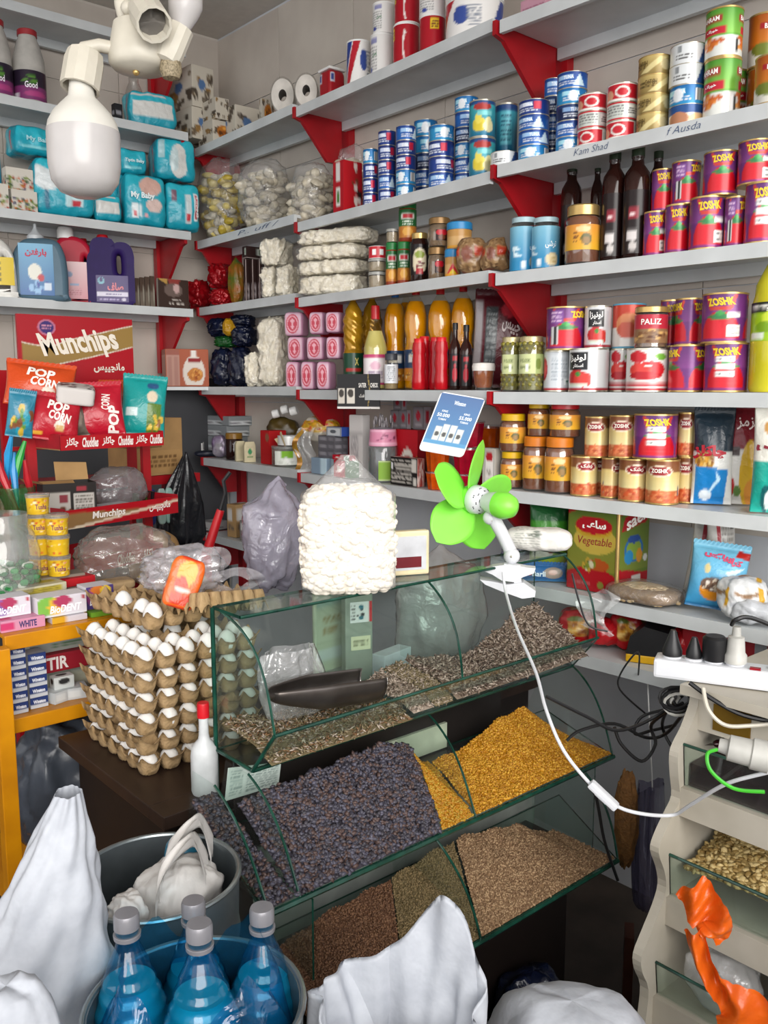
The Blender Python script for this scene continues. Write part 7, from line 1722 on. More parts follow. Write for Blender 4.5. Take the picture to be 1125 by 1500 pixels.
# pens and brushes at the left edge
for i, (px, py, col) in enumerate(((5, 700, '#b01c28'), (20, 690, '#2a86c0'), (28, 672, '#2a9a3c'), (40, 700, '#b01c28'), (12, 665, '#2a90c8'))):
 q = PY(px, py, 2.45); o = MB().tube([(0, 0, -.10), (0, 0, .0), (.006, 0, .05)], [.005, .011, .005], 8).build('toy_whistle', mat('toy_' + col[1:], col, .35), None, True)
 o.location = q; o.rotation_euler = (.15 * (i - 2), .25 * (i % 3 - 1), 0); tag(o, ['red plastic toy stick at the far left edge', 'blue plastic toy stick pointing right, left edge', 'green plastic toy stick, tallest of the bunch', 'red plastic toy stick beside the red post', 'blue plastic toy stick at top of the bunch'][i], 'toy', 'plastic toy sticks')
q = PY(22, 745, 2.45); t = thing('toy_cup', 'clear green tinted cup holding plastic toy sticks', 'cup', (q.x, 2.45, RZ)); MB().lathe([(.045, 0), (.055, q.z - RZ + .06)], 20, cap1=False).build('cup', film('green_cup', '#a8e0b0', .2, .2, .1, .1, 20, '#3f8a4c'), t, True)
# under the yellow top: cigarette shelf
z = .8045
zq = pbox('dark red TIR carton on the lower rack shelf'.replace('TIR ', 'lettered '), 'carton', 62, 152, 2.10, .2, z + .062, .045, [Canvas('#8f1a28', 16, 16)], [('TIR', .2, .5, .35, .7, '#e6dcd8')])
tt = pbox('plain grey board under the dark red carton', 'card_box', 62, 152, 2.12, .18, z, .06, [Canvas('#8a8f84', 8, 8).rect(0, .3, 1, .7, '#a9aa98')], n=6)
pbox('flat grey white carton on the dark red one', 'carton', 40, 150, 2.12, .16, zq + .001, .035, [Canvas('#9fa39c', 32, 16).lines(.3, .2, .9, .6, 2, '#5a7a5a'), Canvas('#9a9e98', 8, 8)])
cp = Canvas('#c2c6cc', 24, 32); cp.rect(0, .0, 1, .45, '#26386e').ell(.5, .7, .3, .16, '#6a7080')
cp2 = Canvas('#26386e', 32, 16); cp2.rect(0, 0, 1, .3, '#c2c6cc').lines(.2, .4, .8, .8, 1, '#d2d8e6')
k = 0
for col, (x0, x1) in enumerate(((12, 34), (38, 64))):
 zz = z
 for r in range(6 if col == 0 else 5):
  hh = .026
  zz = pbox(f'blue and white cigarette pack, {ORD[r]} from the bottom, {["left", "right"][col]} stack', 'cigarette_pack', x0 + rnd.uniform(-1, 1), x1, 2.04 + .01 * col, .05, zz + .0005, hh, [cp2, Canvas('#b9bdc4', 8, 8)], [('Winston', .5, .62, .7, .34, '#e6eaf2')], cat='cigarettes', n=6, group='blue cigarette packs')
for i, (px, yy, rr) in enumerate(((83, 2.05, .3), (112, 2.05, -.2))):
 pbox(['white cigarette pack lying in front of the red carton', 'white cigarette pack leaning to the right'][i], 'cigarette_pack', px - 16, px + 14, yy, .05, z, .028, [Canvas('#b9bec0', 16, 12).rect(.1, .2, .6, .8, '#d2d6d6')], rz=rr, cat='cigarettes', n=6, group='white cigarette packs')
pbox('white cigarette pack with dark picture standing on the lying ones', 'cigarette_pack', 74, 104, 2.065, .03, z + .0285, .03, [Canvas('#c4c8c6', 24, 24).ell(.5, .6, .3, .25, '#2a2a2a')], cat='cigarettes', n=10)
crumple_bag('grey crumpled sheeting under the yellow rack', 'plastic_sheet', 'sheet', Vector((.80, 2.19, .36)), .13, .12, .185, mat('dark_grey_sheet', '#4c525c', .3, col2='#33373e', scale=8, bump=.6, bscale=10), 7, .2, 10)

# ============================================================ red wire stand with snack trays
t = thing('snack_stand', 'red metal snack stand with printed header board', 'stand', (0, 0, 0))
YH = 2.92
A, B = PY(24, 465, YH), PY(193, 463, YH); zb = PY(110, 548, YH).z - .04
hx0, hx1, hz1 = A.x, B.x, (A.z + B.z) / 2
MB().box(hx0, hx1, YH, YH + .012, zb, hz1).build('header_board', mat('header_red', '#a3121f', .4), t)
fH = lambda U, V: (hx0 + (hx1 - hx0) * U, YH - .0008 + 0 * U, zb + (hz1 - zb) * V)
H = Canvas('#a3121f', 160, 96)
up = lambda U: .62 + .30 * np.clip((U - .3) / .7, 0, 1) ** 1.0 - .06 * np.sin(np.clip(U, 0, .4) * 7)
lo = lambda U: .30 + .0 * U + .30 * np.clip((U - .25) / .75, 0, 1) ** 1.1
H.fn(lambda U, V: (V < up(U) + .015) & (V > lo(U) - .015) & (U > .03), '#d8cfc0').fn(lambda U, V: (V < up(U)) & (V > lo(U)) & (U > .03), '#93763f').ell(.24, .83, .075, .11, '#b8708a').ell(.24, .83, .06, .088, '#3a2a6a').lines(.2, .79, .28, .87, 2, '#c88aa0')
sheet('header_print', fH, 130, 80, P_GLOSS, t, H)
lettering('Munchips', fH, .52, .60, .68, .42, ink('#e8e0d2'), t, .0015, .035, 0, .2)
lettering(fa('مانچیپس'), fH, .77, .27, .28, .16, ink('#e8e0d2'), t, .0015, .03)
pl, pr2 = PY(42, 700, 2.75).x, PY(195, 700, 2.9).x
for x, y in ((pl, 2.72), (pr2, 2.80), (pl, 2.935), (hx1 - .01, 2.94)): MB().box(x - .014, x + .014, y - .01, y + .01, 0, zb + .05 if y > 2.9 else 1.47).build('post', m_red, t)
for zz in (1.37, 1.12, .9): MB().box(pl - .02, pr2 + .02, 2.85, 2.87, zz - .012, zz).build('rung', m_red, t)
# snack trays with printed fronts
def tray(label, aL, aR, z0, h, depth, rz, cv, texts, sh=0):
 """cardboard tray: front bottom edge from plan point aL to aR"""
 w = (aR - aL).length; tt = thing('snack_tray', label, 'tray', (aL.x, aL.y, z0), math.atan2(aR.y - aL.y, aR.x - aL.x))
 mr = mat('tray_red', '#9c1420', .45)
 MB().box(0, w, .002, depth, 0, .003).build('bottom', m_card, tt)
 MB().box(0, .003, 0, depth, 0, h * 1.1).build('side', mr, tt); MB().box(w - .003, w, 0, depth, 0, h * 1.1).build('side', mr, tt); MB().box(0, w, depth - .003, depth, 0, h * 1.2).build('rear', mr, tt)
 MB().box(0, w, 0, .003, 0, h).build('front', mr, tt)
 f = lambda U, V: (w * U, -.0008 + 0 * U, h * V)
 sheet('front_print', f, 80, 12, P_GLOSS, tt, cv)
 for (s, u, v, wu, hv, c, *q) in texts: lettering(s, f, u, v, wu, hv, ink(c), tt, .0012, .03, sh, q[0] if q else 0)
 return tt
T1z = 1.372
a, b = PY(85, 660, 2.58), PY(244, 650, 2.58)
cr = Canvas('#a8141f', 64, 8)
W_ = '#ece4de'
tray('upper red snack tray holding popcorn bags', Vector((a.x, 2.56, 0)), Vector((b.x, 2.60, 0)), T1z, .042, .24, 0, cr, [(fa('چاکلز'), .1, .5, .12, .7, W_), ('Chuddles', .27, .5, .15, .7, W_), (fa('چاکلز'), .44, .5, .12, .7, W_), ('Chuddles', .61, .5, .15, .7, W_), (fa('چاکلز'), .77, .5, .12, .7, W_), ('Chuddles', .92, .5, .13, .7, W_)], .2)
a = PY(96, 792, 2.50); b2 = PY(244, 745, 2.70)
cm = Canvas('#a8141f', 64, 16); cm.fn(lambda U, V: (V < .55 + .4 * (.75 - U) ) & (V > .25 + .8 * (U - .35)) & (U < .62), '#8a6a44').fn(lambda U, V: np.abs(V - (.25 + .8 * (U - .35))) < .06, '#d8c8b0')
T2z = 1.148
tray('middle red snack tray holding a torn chocolate carton', Vector((a.x, 2.50, 0)), Vector((b2.x, 2.62, 0)), T2z, .055, .22, 0, cm, [('Munchips', .36, .52, .28, .5, W_), (fa('مانچیپس'), .82, .55, .2, .6, W_)], .1)
a, b = PY(150, 880, 2.46), PY(240, 840, 2.60); T3z = 1.03
tray('lower red snack tray behind the egg trays', Vector((a.x - .06, 2.50, 0)), Vector((b.x, 2.60, 0)), T3z - .02, .045, .2, 0, cr, [('Chuddles', .55, .5, .2, .7, W_), (fa('چاکلز'), .83, .5, .18, .7, W_)], .2)
# bags in the upper tray
def lay(label, px0, px1, pyb, pyt, y0, cv, texts, th, lean, roll, seed, group='snack bags in the upper tray'):
 y0 += .05; p = PY((px0 + px1) / 2, pyb - 10, y0); d = (p - EYE).dot(FW); w = (px1 - px0) / FPX * d; h = (pyb - pyt) / FPX * d
 tt = make_pillow('popcorn_bag', 'bag', w, h, th, cv, texts, None, seed); tt['label'] = label; tt['group'] = group
 tt.location = p; tt.rotation_euler = (lean, roll, facing(p)); return tt
def cv_pop(bg, kern=True):
 c = Canvas(bg, 64, 64)
 if kern: c.ell(.62, .3, .1, .12, '#d9cfc0').rect(.54, .18, .7, .32, '#c9a468').rect(.1, .08, .3, .16, '#d9a03a')
 return c
lay('orange popcorn bag on the left of the upper tray', 8, 106, 606, 540, 2.66, cv_pop('#c9481a'), [('POP', .5, .72, .4, .22, '#f2ece4', .04, -.15), ('CORN', .56, .5, .42, .2, '#f2ece4', .04, -.15)], .06, -.35, .12, 2)
lay('red popcorn bag at the left front of the upper tray', 40, 112, 655, 588, 2.575, cv_pop('#b01c2c'), [('POP', .56, .72, .42, .22, '#f2e4de', .04, -.2), ('CORN', .6, .5, .44, .2, '#f2e4de', .04, -.2)], .06, -.25, .15, 3)
lay('crimson popcorn bag in the middle of the upper tray', 106, 184, 650, 572, 2.58, cv_pop('#b3162c', False), [('POP', .8, .3, .5, .2, '#f2e4de', .04, 1.45), ('CORN', .68, .62, .3, .16, '#f2e4de', .03, 1.45)], .06, -.25, -.05, 5)
c = Canvas('#15928f', 64, 64); c.rect(.58, .05, .9, .55, '#5a7a2c').blobs(.58, .05, .92, .4, 16, .05, ['#c9a82c', '#4a6a24', '#d9b84a', '#8a5a24']).ell(.68, .85, .14, .06, '#2a4f7a').ell(.68, .66, .12, .1, '#d9c9b0').rect(.1, .32, .36, .46, '#c9dcda')
lay('teal corn puff bag at the right of the upper tray', 176, 240, 648, 562, 2.60, c, (), .05, -.2, .1, 7)
lay('orange popcorn bag lying at the rear right', 146, 205, 598, 557, 2.72, cv_pop('#c24a1c', False), (), .05, -.8, 0, 9)
c = Canvas('#c9c4c0', 40, 24)
cb = Canvas('#c9c4c0', 48, 32); cb.R = np.random.RandomState(2); cb.blobs(0, 0, 1, 1, 26, .06, ['#3a2c30', '#5a3a3c', '#7a6a68'], 1.4)
p = PY(116, 590, 2.63); tt = make_box('tissue_pack', 'pack', .11, .13, .055, [c, cb, cb], n=16, e=8); tt.location = (p.x, 2.665, p.z); tt.rotation_euler = (.15, .12, -.35); tt['label'] = 'white tissue pack with dark pattern between popcorn bags'
lay('grey puffed snack bag between the red popcorn bags', 96, 132, 650, 596, 2.60, Canvas('#6a5f56', 32, 32).ell(.5, .5, .3, .3, '#8a7d70').ell(.5, .5, .15, .15, '#54483f'), (), .05, -.2, -.1, 11)
lay('small teal snack bag hanging left of the stand', 8, 46, 650, 585, 2.60, Canvas('#2a7a94', 32, 32).blobs(.1, .1, .9, .7, 20, .1, ['#5a8a3a', '#c9a83a', '#7a4a2c', '#2a94a8']), (), .03, 0, .15, 12, None)
# middle tray: chocolate carton, plastic bag, white box
mdark = mat('choc_black', '#1b1513', .5)
p = PY(108, 778, 2.56); t = thing('chocolate_carton', 'torn open black chocolate carton with brown inside', 'carton', (p.x, 2.60, T2z + .004), -.18)
w, d, h = .15, .10, .125
for bx in ((-w / 2, w / 2, -d / 2, -d / 2 + .002), (-w / 2, w / 2, d / 2 - .002, d / 2), (-w / 2, -w / 2 + .002, -d / 2, d / 2), (w / 2 - .002, w / 2, -d / 2, d / 2)): MB().box(*bx, 0, h).build('wall', mdark, t)
MB().add([(-.02, d / 2, h), (w / 2, d / 2, h), (w / 2 + .0, d / 2 + .02, h + .05), (-.02, d / 2 + .02, h + .055)], [(0, 1, 2, 3)]).build('flap', m_card, t); MB().add([(-w / 2, -d / 2, h), (-w / 2, d / 2, h), (-w / 2 - .05, d / 2, h + .012), (-w / 2 - .05, -d / 2, h + .01)], [(0, 1, 2, 3)]).build('flap', m_card, t)
MB().add([(-w / 2, d / 2, h), (w * .2, d / 2, h), (w * .2, -.01, h - .02), (-w / 2, -.01, h - .02)], [(0, 1, 2, 3)]).build('flap', m_card, t)
fF = f_front(w, d, h, .0006)
sheet('front_print', lambda U, V: fF(U, V), 50, 40, P_GLOSS, t, Canvas('#1b1513', 64, 48).rect(.05, .08, .5, .8, '#a9a29c').blobs(.2, .1, .5, .45, 14, .045, ['#4a2a1c', '#6a3a24', '#2c1a14']).rect(.3, .55, .46, .72, '#7a2a34').rect(.56, .1, .95, .76, '#b3aea8').lines(.6, .14, .92, .72, 8, '#5a544e').rect(.62, .82, .82, .92, '#8a2a34'))
crumple_bag('grey crumpled plastic bag behind the chocolate carton', 'plastic_bag', 'bag', Vector((PY(178, 740, 2.70).x, 2.72, T2z + .006)), .10, .06, .075, film('grey_film', '#ffffff', .5, .25, .2, 1.0, 22, '#8a8688'), 3, .1, 12)
p = PY(172, 760, 2.60); tt = make_box('white_box', 'box', .10, .06, .045, [Canvas('#b9b6ba', 8, 8)], n=6); tt.location = (p.x, 2.62, T2z + .004); tt.rotation_euler = (0, 0, .25); tt['label'] = 'small white carton right of the chocolate carton'
for i in range(6):
 p = PY(203 + i * 5, 742, 2.68); o = MB().box(-.006, .006, -.01, .01, 0, .06, bev=.002).build('chocolate_bar', mat('bar_%d' % (i % 3), ['#2c5a24', '#5a1a1c', '#1c1c20'][i % 3], .3), None); o.location = (p.x, 2.70 + .005 * i, T2z + .006); o.rotation_euler = (.1, .1 * (i % 3 - 1), .4)
 tag(o, f'upright wrapped bar, {ORD[i]} from left in the middle tray', 'snack bar', 'wrapped bars in the middle tray')
# cardboard cartons and bags behind
p = PY(250, 660, 2.95); t = thing('brown_carton', 'torn brown cardboard carton behind the snack stand', 'carton', (p.x - .02, 3.02, 1.24), .15)
MB().box(-.14, .07, -.06, .10, 0, .10).build('lower_part', m_card, t); MB().box(-.02, .07, -.06, .10, .10, .205).build('raised_part', m_card, t); MB().box(-.13, -.05, .06, .10, .10, .19).build('rear_part', m_card, t)
sheet('print', lambda U, V: (-.13 + .19 * U, -.0606 + 0 * U, .01 + .08 * V), 40, 16, P_PAPER, t, Canvas('#a98556', 64, 24).lines(.1, .2, .9, .8, 3, '#6a4c2c'))
t2 = thing('red_shelf', 'red shelf rail carrying the torn carton behind the snack stand', 'shelf', (0, 0, 0)); MB().box(.9, 1.66, 2.965, 3.16, 1.205, 1.238).build('rail', m_red, t2); MB().box(1.0, 1.03, 3.13, 3.16, 0, 1.205).build('post', m_red, t2); MB().box(1.60, 1.63, 3.13, 3.16, 0, 1.205).build('post', m_red, t2)
p = PY(268, 800, 2.9); pt = PY(268, 672, 2.9)
hang_bag('black plastic bag hanging from the red rail', 'plastic_bag', 'bag', Vector((p.x, 2.88, p.z)), 0, .17, pt.z - p.z + .02, .08, mat('black_film', '#0e0f12', .22, col2='#1c1d22', scale=15, bump=.5, bscale=20), 4, .06)
for i, (px, col) in enumerate(((204, '#8aa8a0'), (221, '#1c2c6a'), (236, '#9ab4ac'), (247, '#8fb0a8'))):
 p = PY(px, 715, 2.86); tt = thing('comb_pack', ['pale green packet hanging left under the rail', 'dark blue packet hanging under the rail', 'pale green packet right of the blue one', 'pale green packet beside the black bag'][i], 'packet', (p.x, 2.86, 1.205 - .13), .2, 'packets under the rail')
 link('packet', soft_mesh('packet', .035, .015, .13, 4, mat('packet_' + col[1:], col, .35), None, 8, .003, i + 1, 40), tt)
crumple_bag('brown carton heap below the black bag', 'brown_bundle', 'bundle', Vector((PY(215, 800, 2.9).x, 2.84, .86)), .10, .05, .10, m_card, 3, .05, 6)
# ============================================================ lamps
class Loc:
 """frame at photo point (px, py), depth d: local x right, z up, -y to the viewer; L() turns photo points into it"""
 def __init__(s, px, py, d): s.px, s.py, s.p, s.s = px, py, at_depth(px, py, d), d / FPX; s.rz = facing(s.p)
 def __call__(s, px, py, y=0.): return Vector(((px - s.px) * s.s, y, (s.py - py) * s.s))
m_aged = mat('aged_white_plastic', '#c9c3b4', .4, var=.05, scale=20)
m_bulb = mat('frosted_bulb', '#b9b5b3', .22, var=.02, sss=.2)
def aim(v): return Vector(v).to_track_quat('Z', 'Y').to_matrix().to_4x4()
L = Loc(205, 90, 1.52); k = L.s
t = thing('lamp_cluster', 'aged white lamp cluster hanging from the ceiling, one large bulb below', 'lamp', L.p, L.rz)
MB().lathe([(.002, -24 * k), (38 * k, -17 * k), (44 * k, -10 * k), (45 * k, 2 * k), (36 * k, 45 * k), (16 * k, 58 * k)], 32, T=Matrix.Translation(L(205, 85))).build('canopy', m_aged, t, True, 40)
MB().ball(L(199, 108, -.01), .006, 10, 8).build('screw', m_gold, t, True)
MB().tube([L(192, 50), L(183, 15), L(178, -40), L(178, -700)], [.014, .013, .010, .009], 12).build('stem', m_aged, t, True)
def holder(a, b, r, name='lamp_holder'):
 T = Matrix.Translation(a) @ aim(b - a); h = (b - a).length
 o = MB().lathe([(r * .55, 0), (r * .9, .004), (r, h * .3), (r, h), (r * .86, h), (r * .8, h * .55), (r * .1, h * .5)], 12, T=T).build(name, m_aged, t, True, 25); return o
holder(L(212, 24, -.03), L(226, 66, -.09), 25 * k); MB().lathe([(.001, 0), (20 * k, 0)], 20, T=Matrix.Translation(L(222, 56, -.073)) @ aim(L(226, 66, -.09) - L(212, 24, -.03))).build('socket_insert', mat('socket_grey', '#8f8a84', .4), t); holder(L(130, 84), L(120, 138, -.012), 28 * k); holder(L(240, 98, -.03), L(262, 48, -.03), 21 * k)
MB().tube([L(168, 78, -.01), L(150, 76, -.01), L(128, 82, -.01), L(118, 92)], .011, 10).build('arm', m_aged, t, True); MB().tube([L(210, 70), L(235, 75, -.03), L(255, 85, -.03)], .010, 10).build('arm', m_aged, t, True)
MB().ball(L(191, 28, -.03), .012, 10, 8).ball(L(240, 40, -.03), .007, 8, 6).build('joint', m_aged, t, True)
MB().lathe([(.001, -14 * k), (12 * k, -10 * k), (16 * k, 0), (15 * k, 12 * k)], 20, T=Matrix.Translation(L(248, 108, -.03))).build('grille', mat('grille_weave', '#a8997c', .6, col2='#5f553f', scale=300), t, True)
T = Matrix.Translation(L(262, 52, -.03)) @ aim((.25, 0, 1))
MB().lathe([(12 * k, -6 * k), (14 * k, 5 * k), (21 * k, 22 * k), (25 * k, 38 * k), (22 * k, 52 * k), (12 * k, 61 * k), (.001, 64 * k)], 28, T=T).build('small_bulb', m_bulb, t, True)
o = MB().lathe([(16 * k, 52 * k), (17 * k, 38 * k), (19 * k, 25 * k), (30 * k, 14 * k), (41 * k, 2 * k), (48 * k, -11 * k), (50.5 * k, -22 * k)], 36, T=Matrix.Translation(L(122, 174, -.012)), cap1=False).build('large_bulb_body', mat('bulb_white', '#d2cfc6', .35, var=.02), t, True, 60)
MB().lathe([(51 * k, -22 * k), (51.5 * k, -30 * k), (51 * k, -70 * k), (47 * k, -92 * k), (36 * k, -107 * k), (18 * k, -114 * k), (.001, -115 * k)], 36, T=Matrix.Translation(L(122, 174, -.012))).build('large_bulb_diffuser', m_bulb, t, True, 60)

# ============================================================ signs, display, hanging bags
S = SM[4]; p = S.at(525, -.012, S.z)
t = thing('price_sign', 'black folded price sign clipped to the shelf edge', 'sign', Vector((p.x, p.y, S.z - .066)), S.rz + .55)
c = Canvas('#191718', 96, 64); c.rect(.0, .0, 1, .07, '#d8d4d0').rect(.02, .15, .18, .6, '#c4bdb2').rect(.23, .15, .42, .6, '#cfc9be').ell(.1, .45, .06, .12, '#3a342e').ell(.32, .45, .07, .12, '#3a342e').fn(lambda U, V: np.abs(V - .5) > 2 * np.abs(U - .78) + .47, '#191718').fn(lambda U, V: (np.abs(U - .72 - .05 * (1 - np.abs(2 * V - 1))) < .007) & (V > .08), '#b59a54')
fS = lambda U, V: ((U - .5) * .16, -.001 + 0 * U, V * .12 - .0 * U)
MB().box(-.08, .08, 0, .004, 0, .12).build('board', m_black, t); sheet('print', fS, 60, 44, P_GLOSS, t, c)
lettering('SATER', fS, .60, .68, .18, .13, ink('#e6e2dc'), t); lettering('CHECK', fS, .87, .68, .18, .13, ink('#e6e2dc'), t); lettering(fa('فندک'), fS, .58, .38, .12, .1, ink('#d8d4ce'), t); lettering(fa('ساده'), fS, .88, .32, .16, .12, ink('#d8d4ce'), t)
p = SM[4].at(662, -.085, 1.5); d = (p - EYE).dot(FW); L = Loc(662, 622, d)
t = thing('price_sign', 'tilted blue sign with rounded corners showing cigarette packs', 'sign', L.p, L.rz); t.rotation_euler = (-.1, .17, L.rz)
w, h = 66 * L.s, 90 * L.s; r = .012
pts = [(cx + r * math.cos(a), cz + r * math.sin(a)) for cx, cz, a0 in ((w / 2 - r, -h / 2 + r, -PI / 2), (w / 2 - r, h / 2 - r, 0), (-w / 2 + r, h / 2 - r, PI / 2), (-w / 2 + r, -h / 2 + r, PI)) for a in [a0 + PI / 2 * i / 5 for i in range(6)]]
sk = [(x + z * .2, z) for x, z in pts]
MB().prism(sk, -.0015, .0015).build('board', mat('sign_white', '#d6dade', .35), t)
fS = lambda U, V: ((U - .5) * w * .985 + (V - .5) * h * .2, -.0022 + 0 * U, (V - .5) * h * .985)
c = Canvas('#1c5a94', 80, 100); c.grad(0, .13, 1, 1, '#2a78ac', '#17508a').rect(0, 0, 1, .13, '#d6dade').rect(0, .13, 1, .2, '#3a8aba')
for i in range(4): c.rect(.16 + .17 * i, .2, .31 + .17 * i, .44 + .05 * (i in (1, 2)), '#c9cdc8').ell(.235 + .17 * i, .31, .05, .045, '#2a2a2a')
c.a = c.a; sheet('print', lambda U, V: fS(.02 + .96 * U, .01 + .98 * V), 70, 80, P_GLOSS, t, c)
for s, u, v, wu, hv in (('Winston', .5, .86, .26, .07), ('KING', .24, .70, .13, .035), ('50.000', .24, .63, .28, .06), ('TOMAN', .24, .56, .18, .035), ('KING', .74, .70, .13, .035), ('55.000', .74, .63, .28, .06), ('TOMAN', .74, .56, .18, .035)): lettering(s, fS, u, v, wu, hv, ink('#e8f0f6'), t, .001)
L = Loc(596, 825, 1.98)
t = thing('scale_display', 'cream framed digital price display on the glass top', 'display', Vector((L.p.x, L.p.y, ZT + .004)), L.rz + .35)
MB().box(-.05, .05, -.01, .012, 0, .10, bev=.005).build('frame', mat('cream_plastic', '#d9cba4', .45), t); MB().box(-.042, .042, -.0115, -.0095, .012, .088).build('screen', mat('grey_screen', '#c2c4c8', .3), t); MB().box(-.036, .03, -.013, -.0112, .018, .042).build('red_window', mat('dark_red_window', '#6a1c24', .25), t)
# bag of white beans standing on the glass
m_bean = mat('white_bean', '#f0eadf', .55, col2='#dfd6c4', scale=60, sss=.1)
p = PY(515, 888, 1.385); d = (p - EYE).dot(FW); w, h = 134 / FPX * d, 150 / FPX * d
t = thing('bean_sack', 'tall clear bag packed with white beans on the glass top', 'bag', Vector((p.x, 1.395, ZT + .004)), facing(p) + .05)
fb = soft_mesh('contents', w * .94, .085, h, 5, m_bean, None, 20, .003, 3, 40); link('contents', fb, t)
V = np.array([v.co[:] for v in fb.vertices]); R = np.random.RandomState(5); mb = MB()
for q in V[R.choice(len(V), 1100)]:
 if q[1] > .03: continue
 mb.ball((q[0] + R.uniform(-.006, .006), q[1] * 1.01, max(.006, q[2] + R.uniform(-.006, .006))), (.0098, .0062, .0078), 8, 6)
o = mb.build('beans', m_bean, t, True); o['kind'] = 'stuff'
def f(U, V):
 a = 2 * PI * U; kk = np.where(V < .72, 1., 1 - .86 * np.clip((V - .72) / .28, 0, 1) ** .75) * np.clip(V / .04, 0, 1) ** .3
 sq = (np.abs(np.cos(a)) ** 5 + np.abs(np.sin(a)) ** 5) ** -.2; q = 1 + (.015 + .06 * np.clip(V - .7, 0, 1)) * np.sin(9 * a + 6 * V)
 return w * .505 * kk * sq * q * np.cos(a), .05 * (kk * .8 + .2 * kk) * sq * q * np.sin(a), h * 1.33 * V
sheet('film', f, 72, 44, film('bean_film', '#ffffff', .10, .2, .16, .8, 30), t, wrap=True)
# rice pillow lying on the glass beside the fan
p = PY(800, 826, 1.42); t = thing('flour_bag', 'white flour bag with grey print lying behind the fan arm', 'bag', Vector((p.x - .02, 1.43, ZT + .004)), facing(p) - .08)
c = Canvas('#dcd9d4', 64, 40); c.lines(.05, .1, .55, .9, 7, '#a8a7a2').blobs(.35, .7, .6, 1, 8, .05, ['#6a7068', '#8a8f88'])
link('bag', soft_mesh('bag', .17, .08, .062, 3.2, P_BAG, [c, Canvas('#dedbd6', 8, 8), c], 24, .004, 4, 40), t)
# hanging and standing plastic bags in the rear
F_GREYB = film('grey_violet_film', '#f2f0fa', .55, .25, .2, 1.0, 18, '#b5b0bf')
a, b = at_depth(395, 868, 2.45), at_depth(395, 696, 2.45)
t = crumple_bag('bulging grey violet plastic bag hanging from the shelf', 'plastic_bag', 'bag', a, .10, .075, (b.z - a.z) * .52, F_GREYB, 3, .16, 12, .28, (0, .15, .3)); MB().tube([(.03, 0, b.z - a.z - .02), (.07, .05, SM[5].z - a.z - .01)], .006, 6).build('knot', F_GREYB, t, True)
a, b = at_depth(650, 845, 2.30), at_depth(650, 755, 2.30)
crumple_bag('pale crumpled plastic bag behind the fan blades', 'plastic_bag', 'bag', Vector((1.70, 1.72, TZ + .001)), .15, .095, .185, film('pale_film', '#ffffff', .6, .22, .2, 1.0, 18, '#c2bfc0'), 6, .10, 10, .2)
q = SL[6]
for i, (px, w_, h_, col, l) in enumerate(((375, .1, .09, '#77726e', 'grey small carton on the low corner shelf'), (352, .06, .15, '#a8875c', 'brown paper sack on the low corner shelf'), (312, .09, .04, '#a9a8a8', 'flat grey carton at the low shelf end'))):
 p = q.at(px, .08); tt = make_box('low_carton', 'carton', w_, .1, h_, [Canvas(col, 24, 24).rect(.1, .5, .6, .85, '#c9c8c6').lines(.15, .1, .8, .4, 3, '#5a5654')], n=10); tt.location = p; tt.rotation_euler = (0, 0, q.rz + .2); tt['label'] = l
p = at_z(312, 806, .9); t = thing('red_umbrella', 'red folded umbrella with dark hooked handle beside the low shelf', 'umbrella', at_depth(302, 812, 2.6), facing(p)); MB().tube([(0, 0, -1.07), (0, 0, 0), (.045, 0, .13)], [.02, .016, .012], 10).build('canopy', m_redcap, t, True)
MB().tube([(.045, 0, .13), (.06, 0, .18), (.055, 0, .215), (.075, 0, .24)], .006, 8).build('handle', m_black, t, True)

# ============================================================ clip fan
m_green = mat('lime_plastic', '#84e048', .35, var=.03, sss=.15)
p = PY(741, 842, 1.37); d = (p - EYE).dot(FW); L = Loc(741, 842, d); k = L.s
t = thing('clip_fan', 'lime green and white clip fan gripping the glass edge', 'fan', Vector((p.x, p.y, p.z)), L.rz)
m_fan = mat('fan_white', '#d2d4d8', .3, var=.02)
Hc = L(690, 733, .03); ax = Vector((-.74, .67, .06)).normalized(); Ta = Matrix.Translation(Hc) @ aim(ax)
MB().lathe([(20 * k, -4 * k), (21 * k, 2 * k), (18 * k, 12 * k), (8 * k, 16 * k), (.001, 17 * k)], 28, T=Ta).build('hub', m_green, t, True, 50)
o = MB().lathe([(10 * k, -26 * k), (20 * k, -18 * k), (22 * k, -6 * k), (21 * k, -4 * k)], 28, T=Ta).build('vent_ring', m_fan, t, True, 50)
mb = MB(); 
for i in range(44): g = i * 2.4; rr = (11 + 8 * (i % 3) / 2) * k; mb.ball((rr * math.cos(g), rr * math.sin(g), -26 * k + (rr / k - 10) * .8 * k), .0016, 6, 4, T=Ta)
mb.build('vent_holes', m_black, o)
for i in range(5):
 g0 = i * 2 * PI / 5 + .45; Rb = Ta @ Matrix.Rotation(g0, 4, 'Z')
 def fbl(U, V):
  x = (14 + 74 * V) * k; hw = 30 * k * np.sin(PI * np.clip(.16 + .80 * V, 0, 1)) ** .75 * np.clip((1.0 - V) / .12, 0, 1) ** .5
  y = (2 * U - 1) * hw + 7 * k * V; z = 3 * k + .55 * (y + 2 * k) - 5 * k * V
  return x, y, z
 o = sheet('blade', fbl, 12, 22, m_green, t); o.matrix_local = Rb
 sm = o.modifiers.new('t', 'SOLIDIFY'); sm.thickness = .0018
Tm = Matrix.Translation(Hc - ax * 42 * k) @ aim(-ax)
MB().lathe([(9 * k, -22 * k), (15 * k, -8 * k), (18 * k, 8 * k), (18.5 * k, 10 * k)], 24, T=Tm).build('motor_front', m_fan, t, True, 50)
MB().lathe([(19 * k, 10 * k), (20 * k, 22 * k), (15 * k, 36 * k), (5 * k, 42 * k), (.001, 43 * k)], 24, T=Tm).build('motor_cap', m_green, t, True, 50)
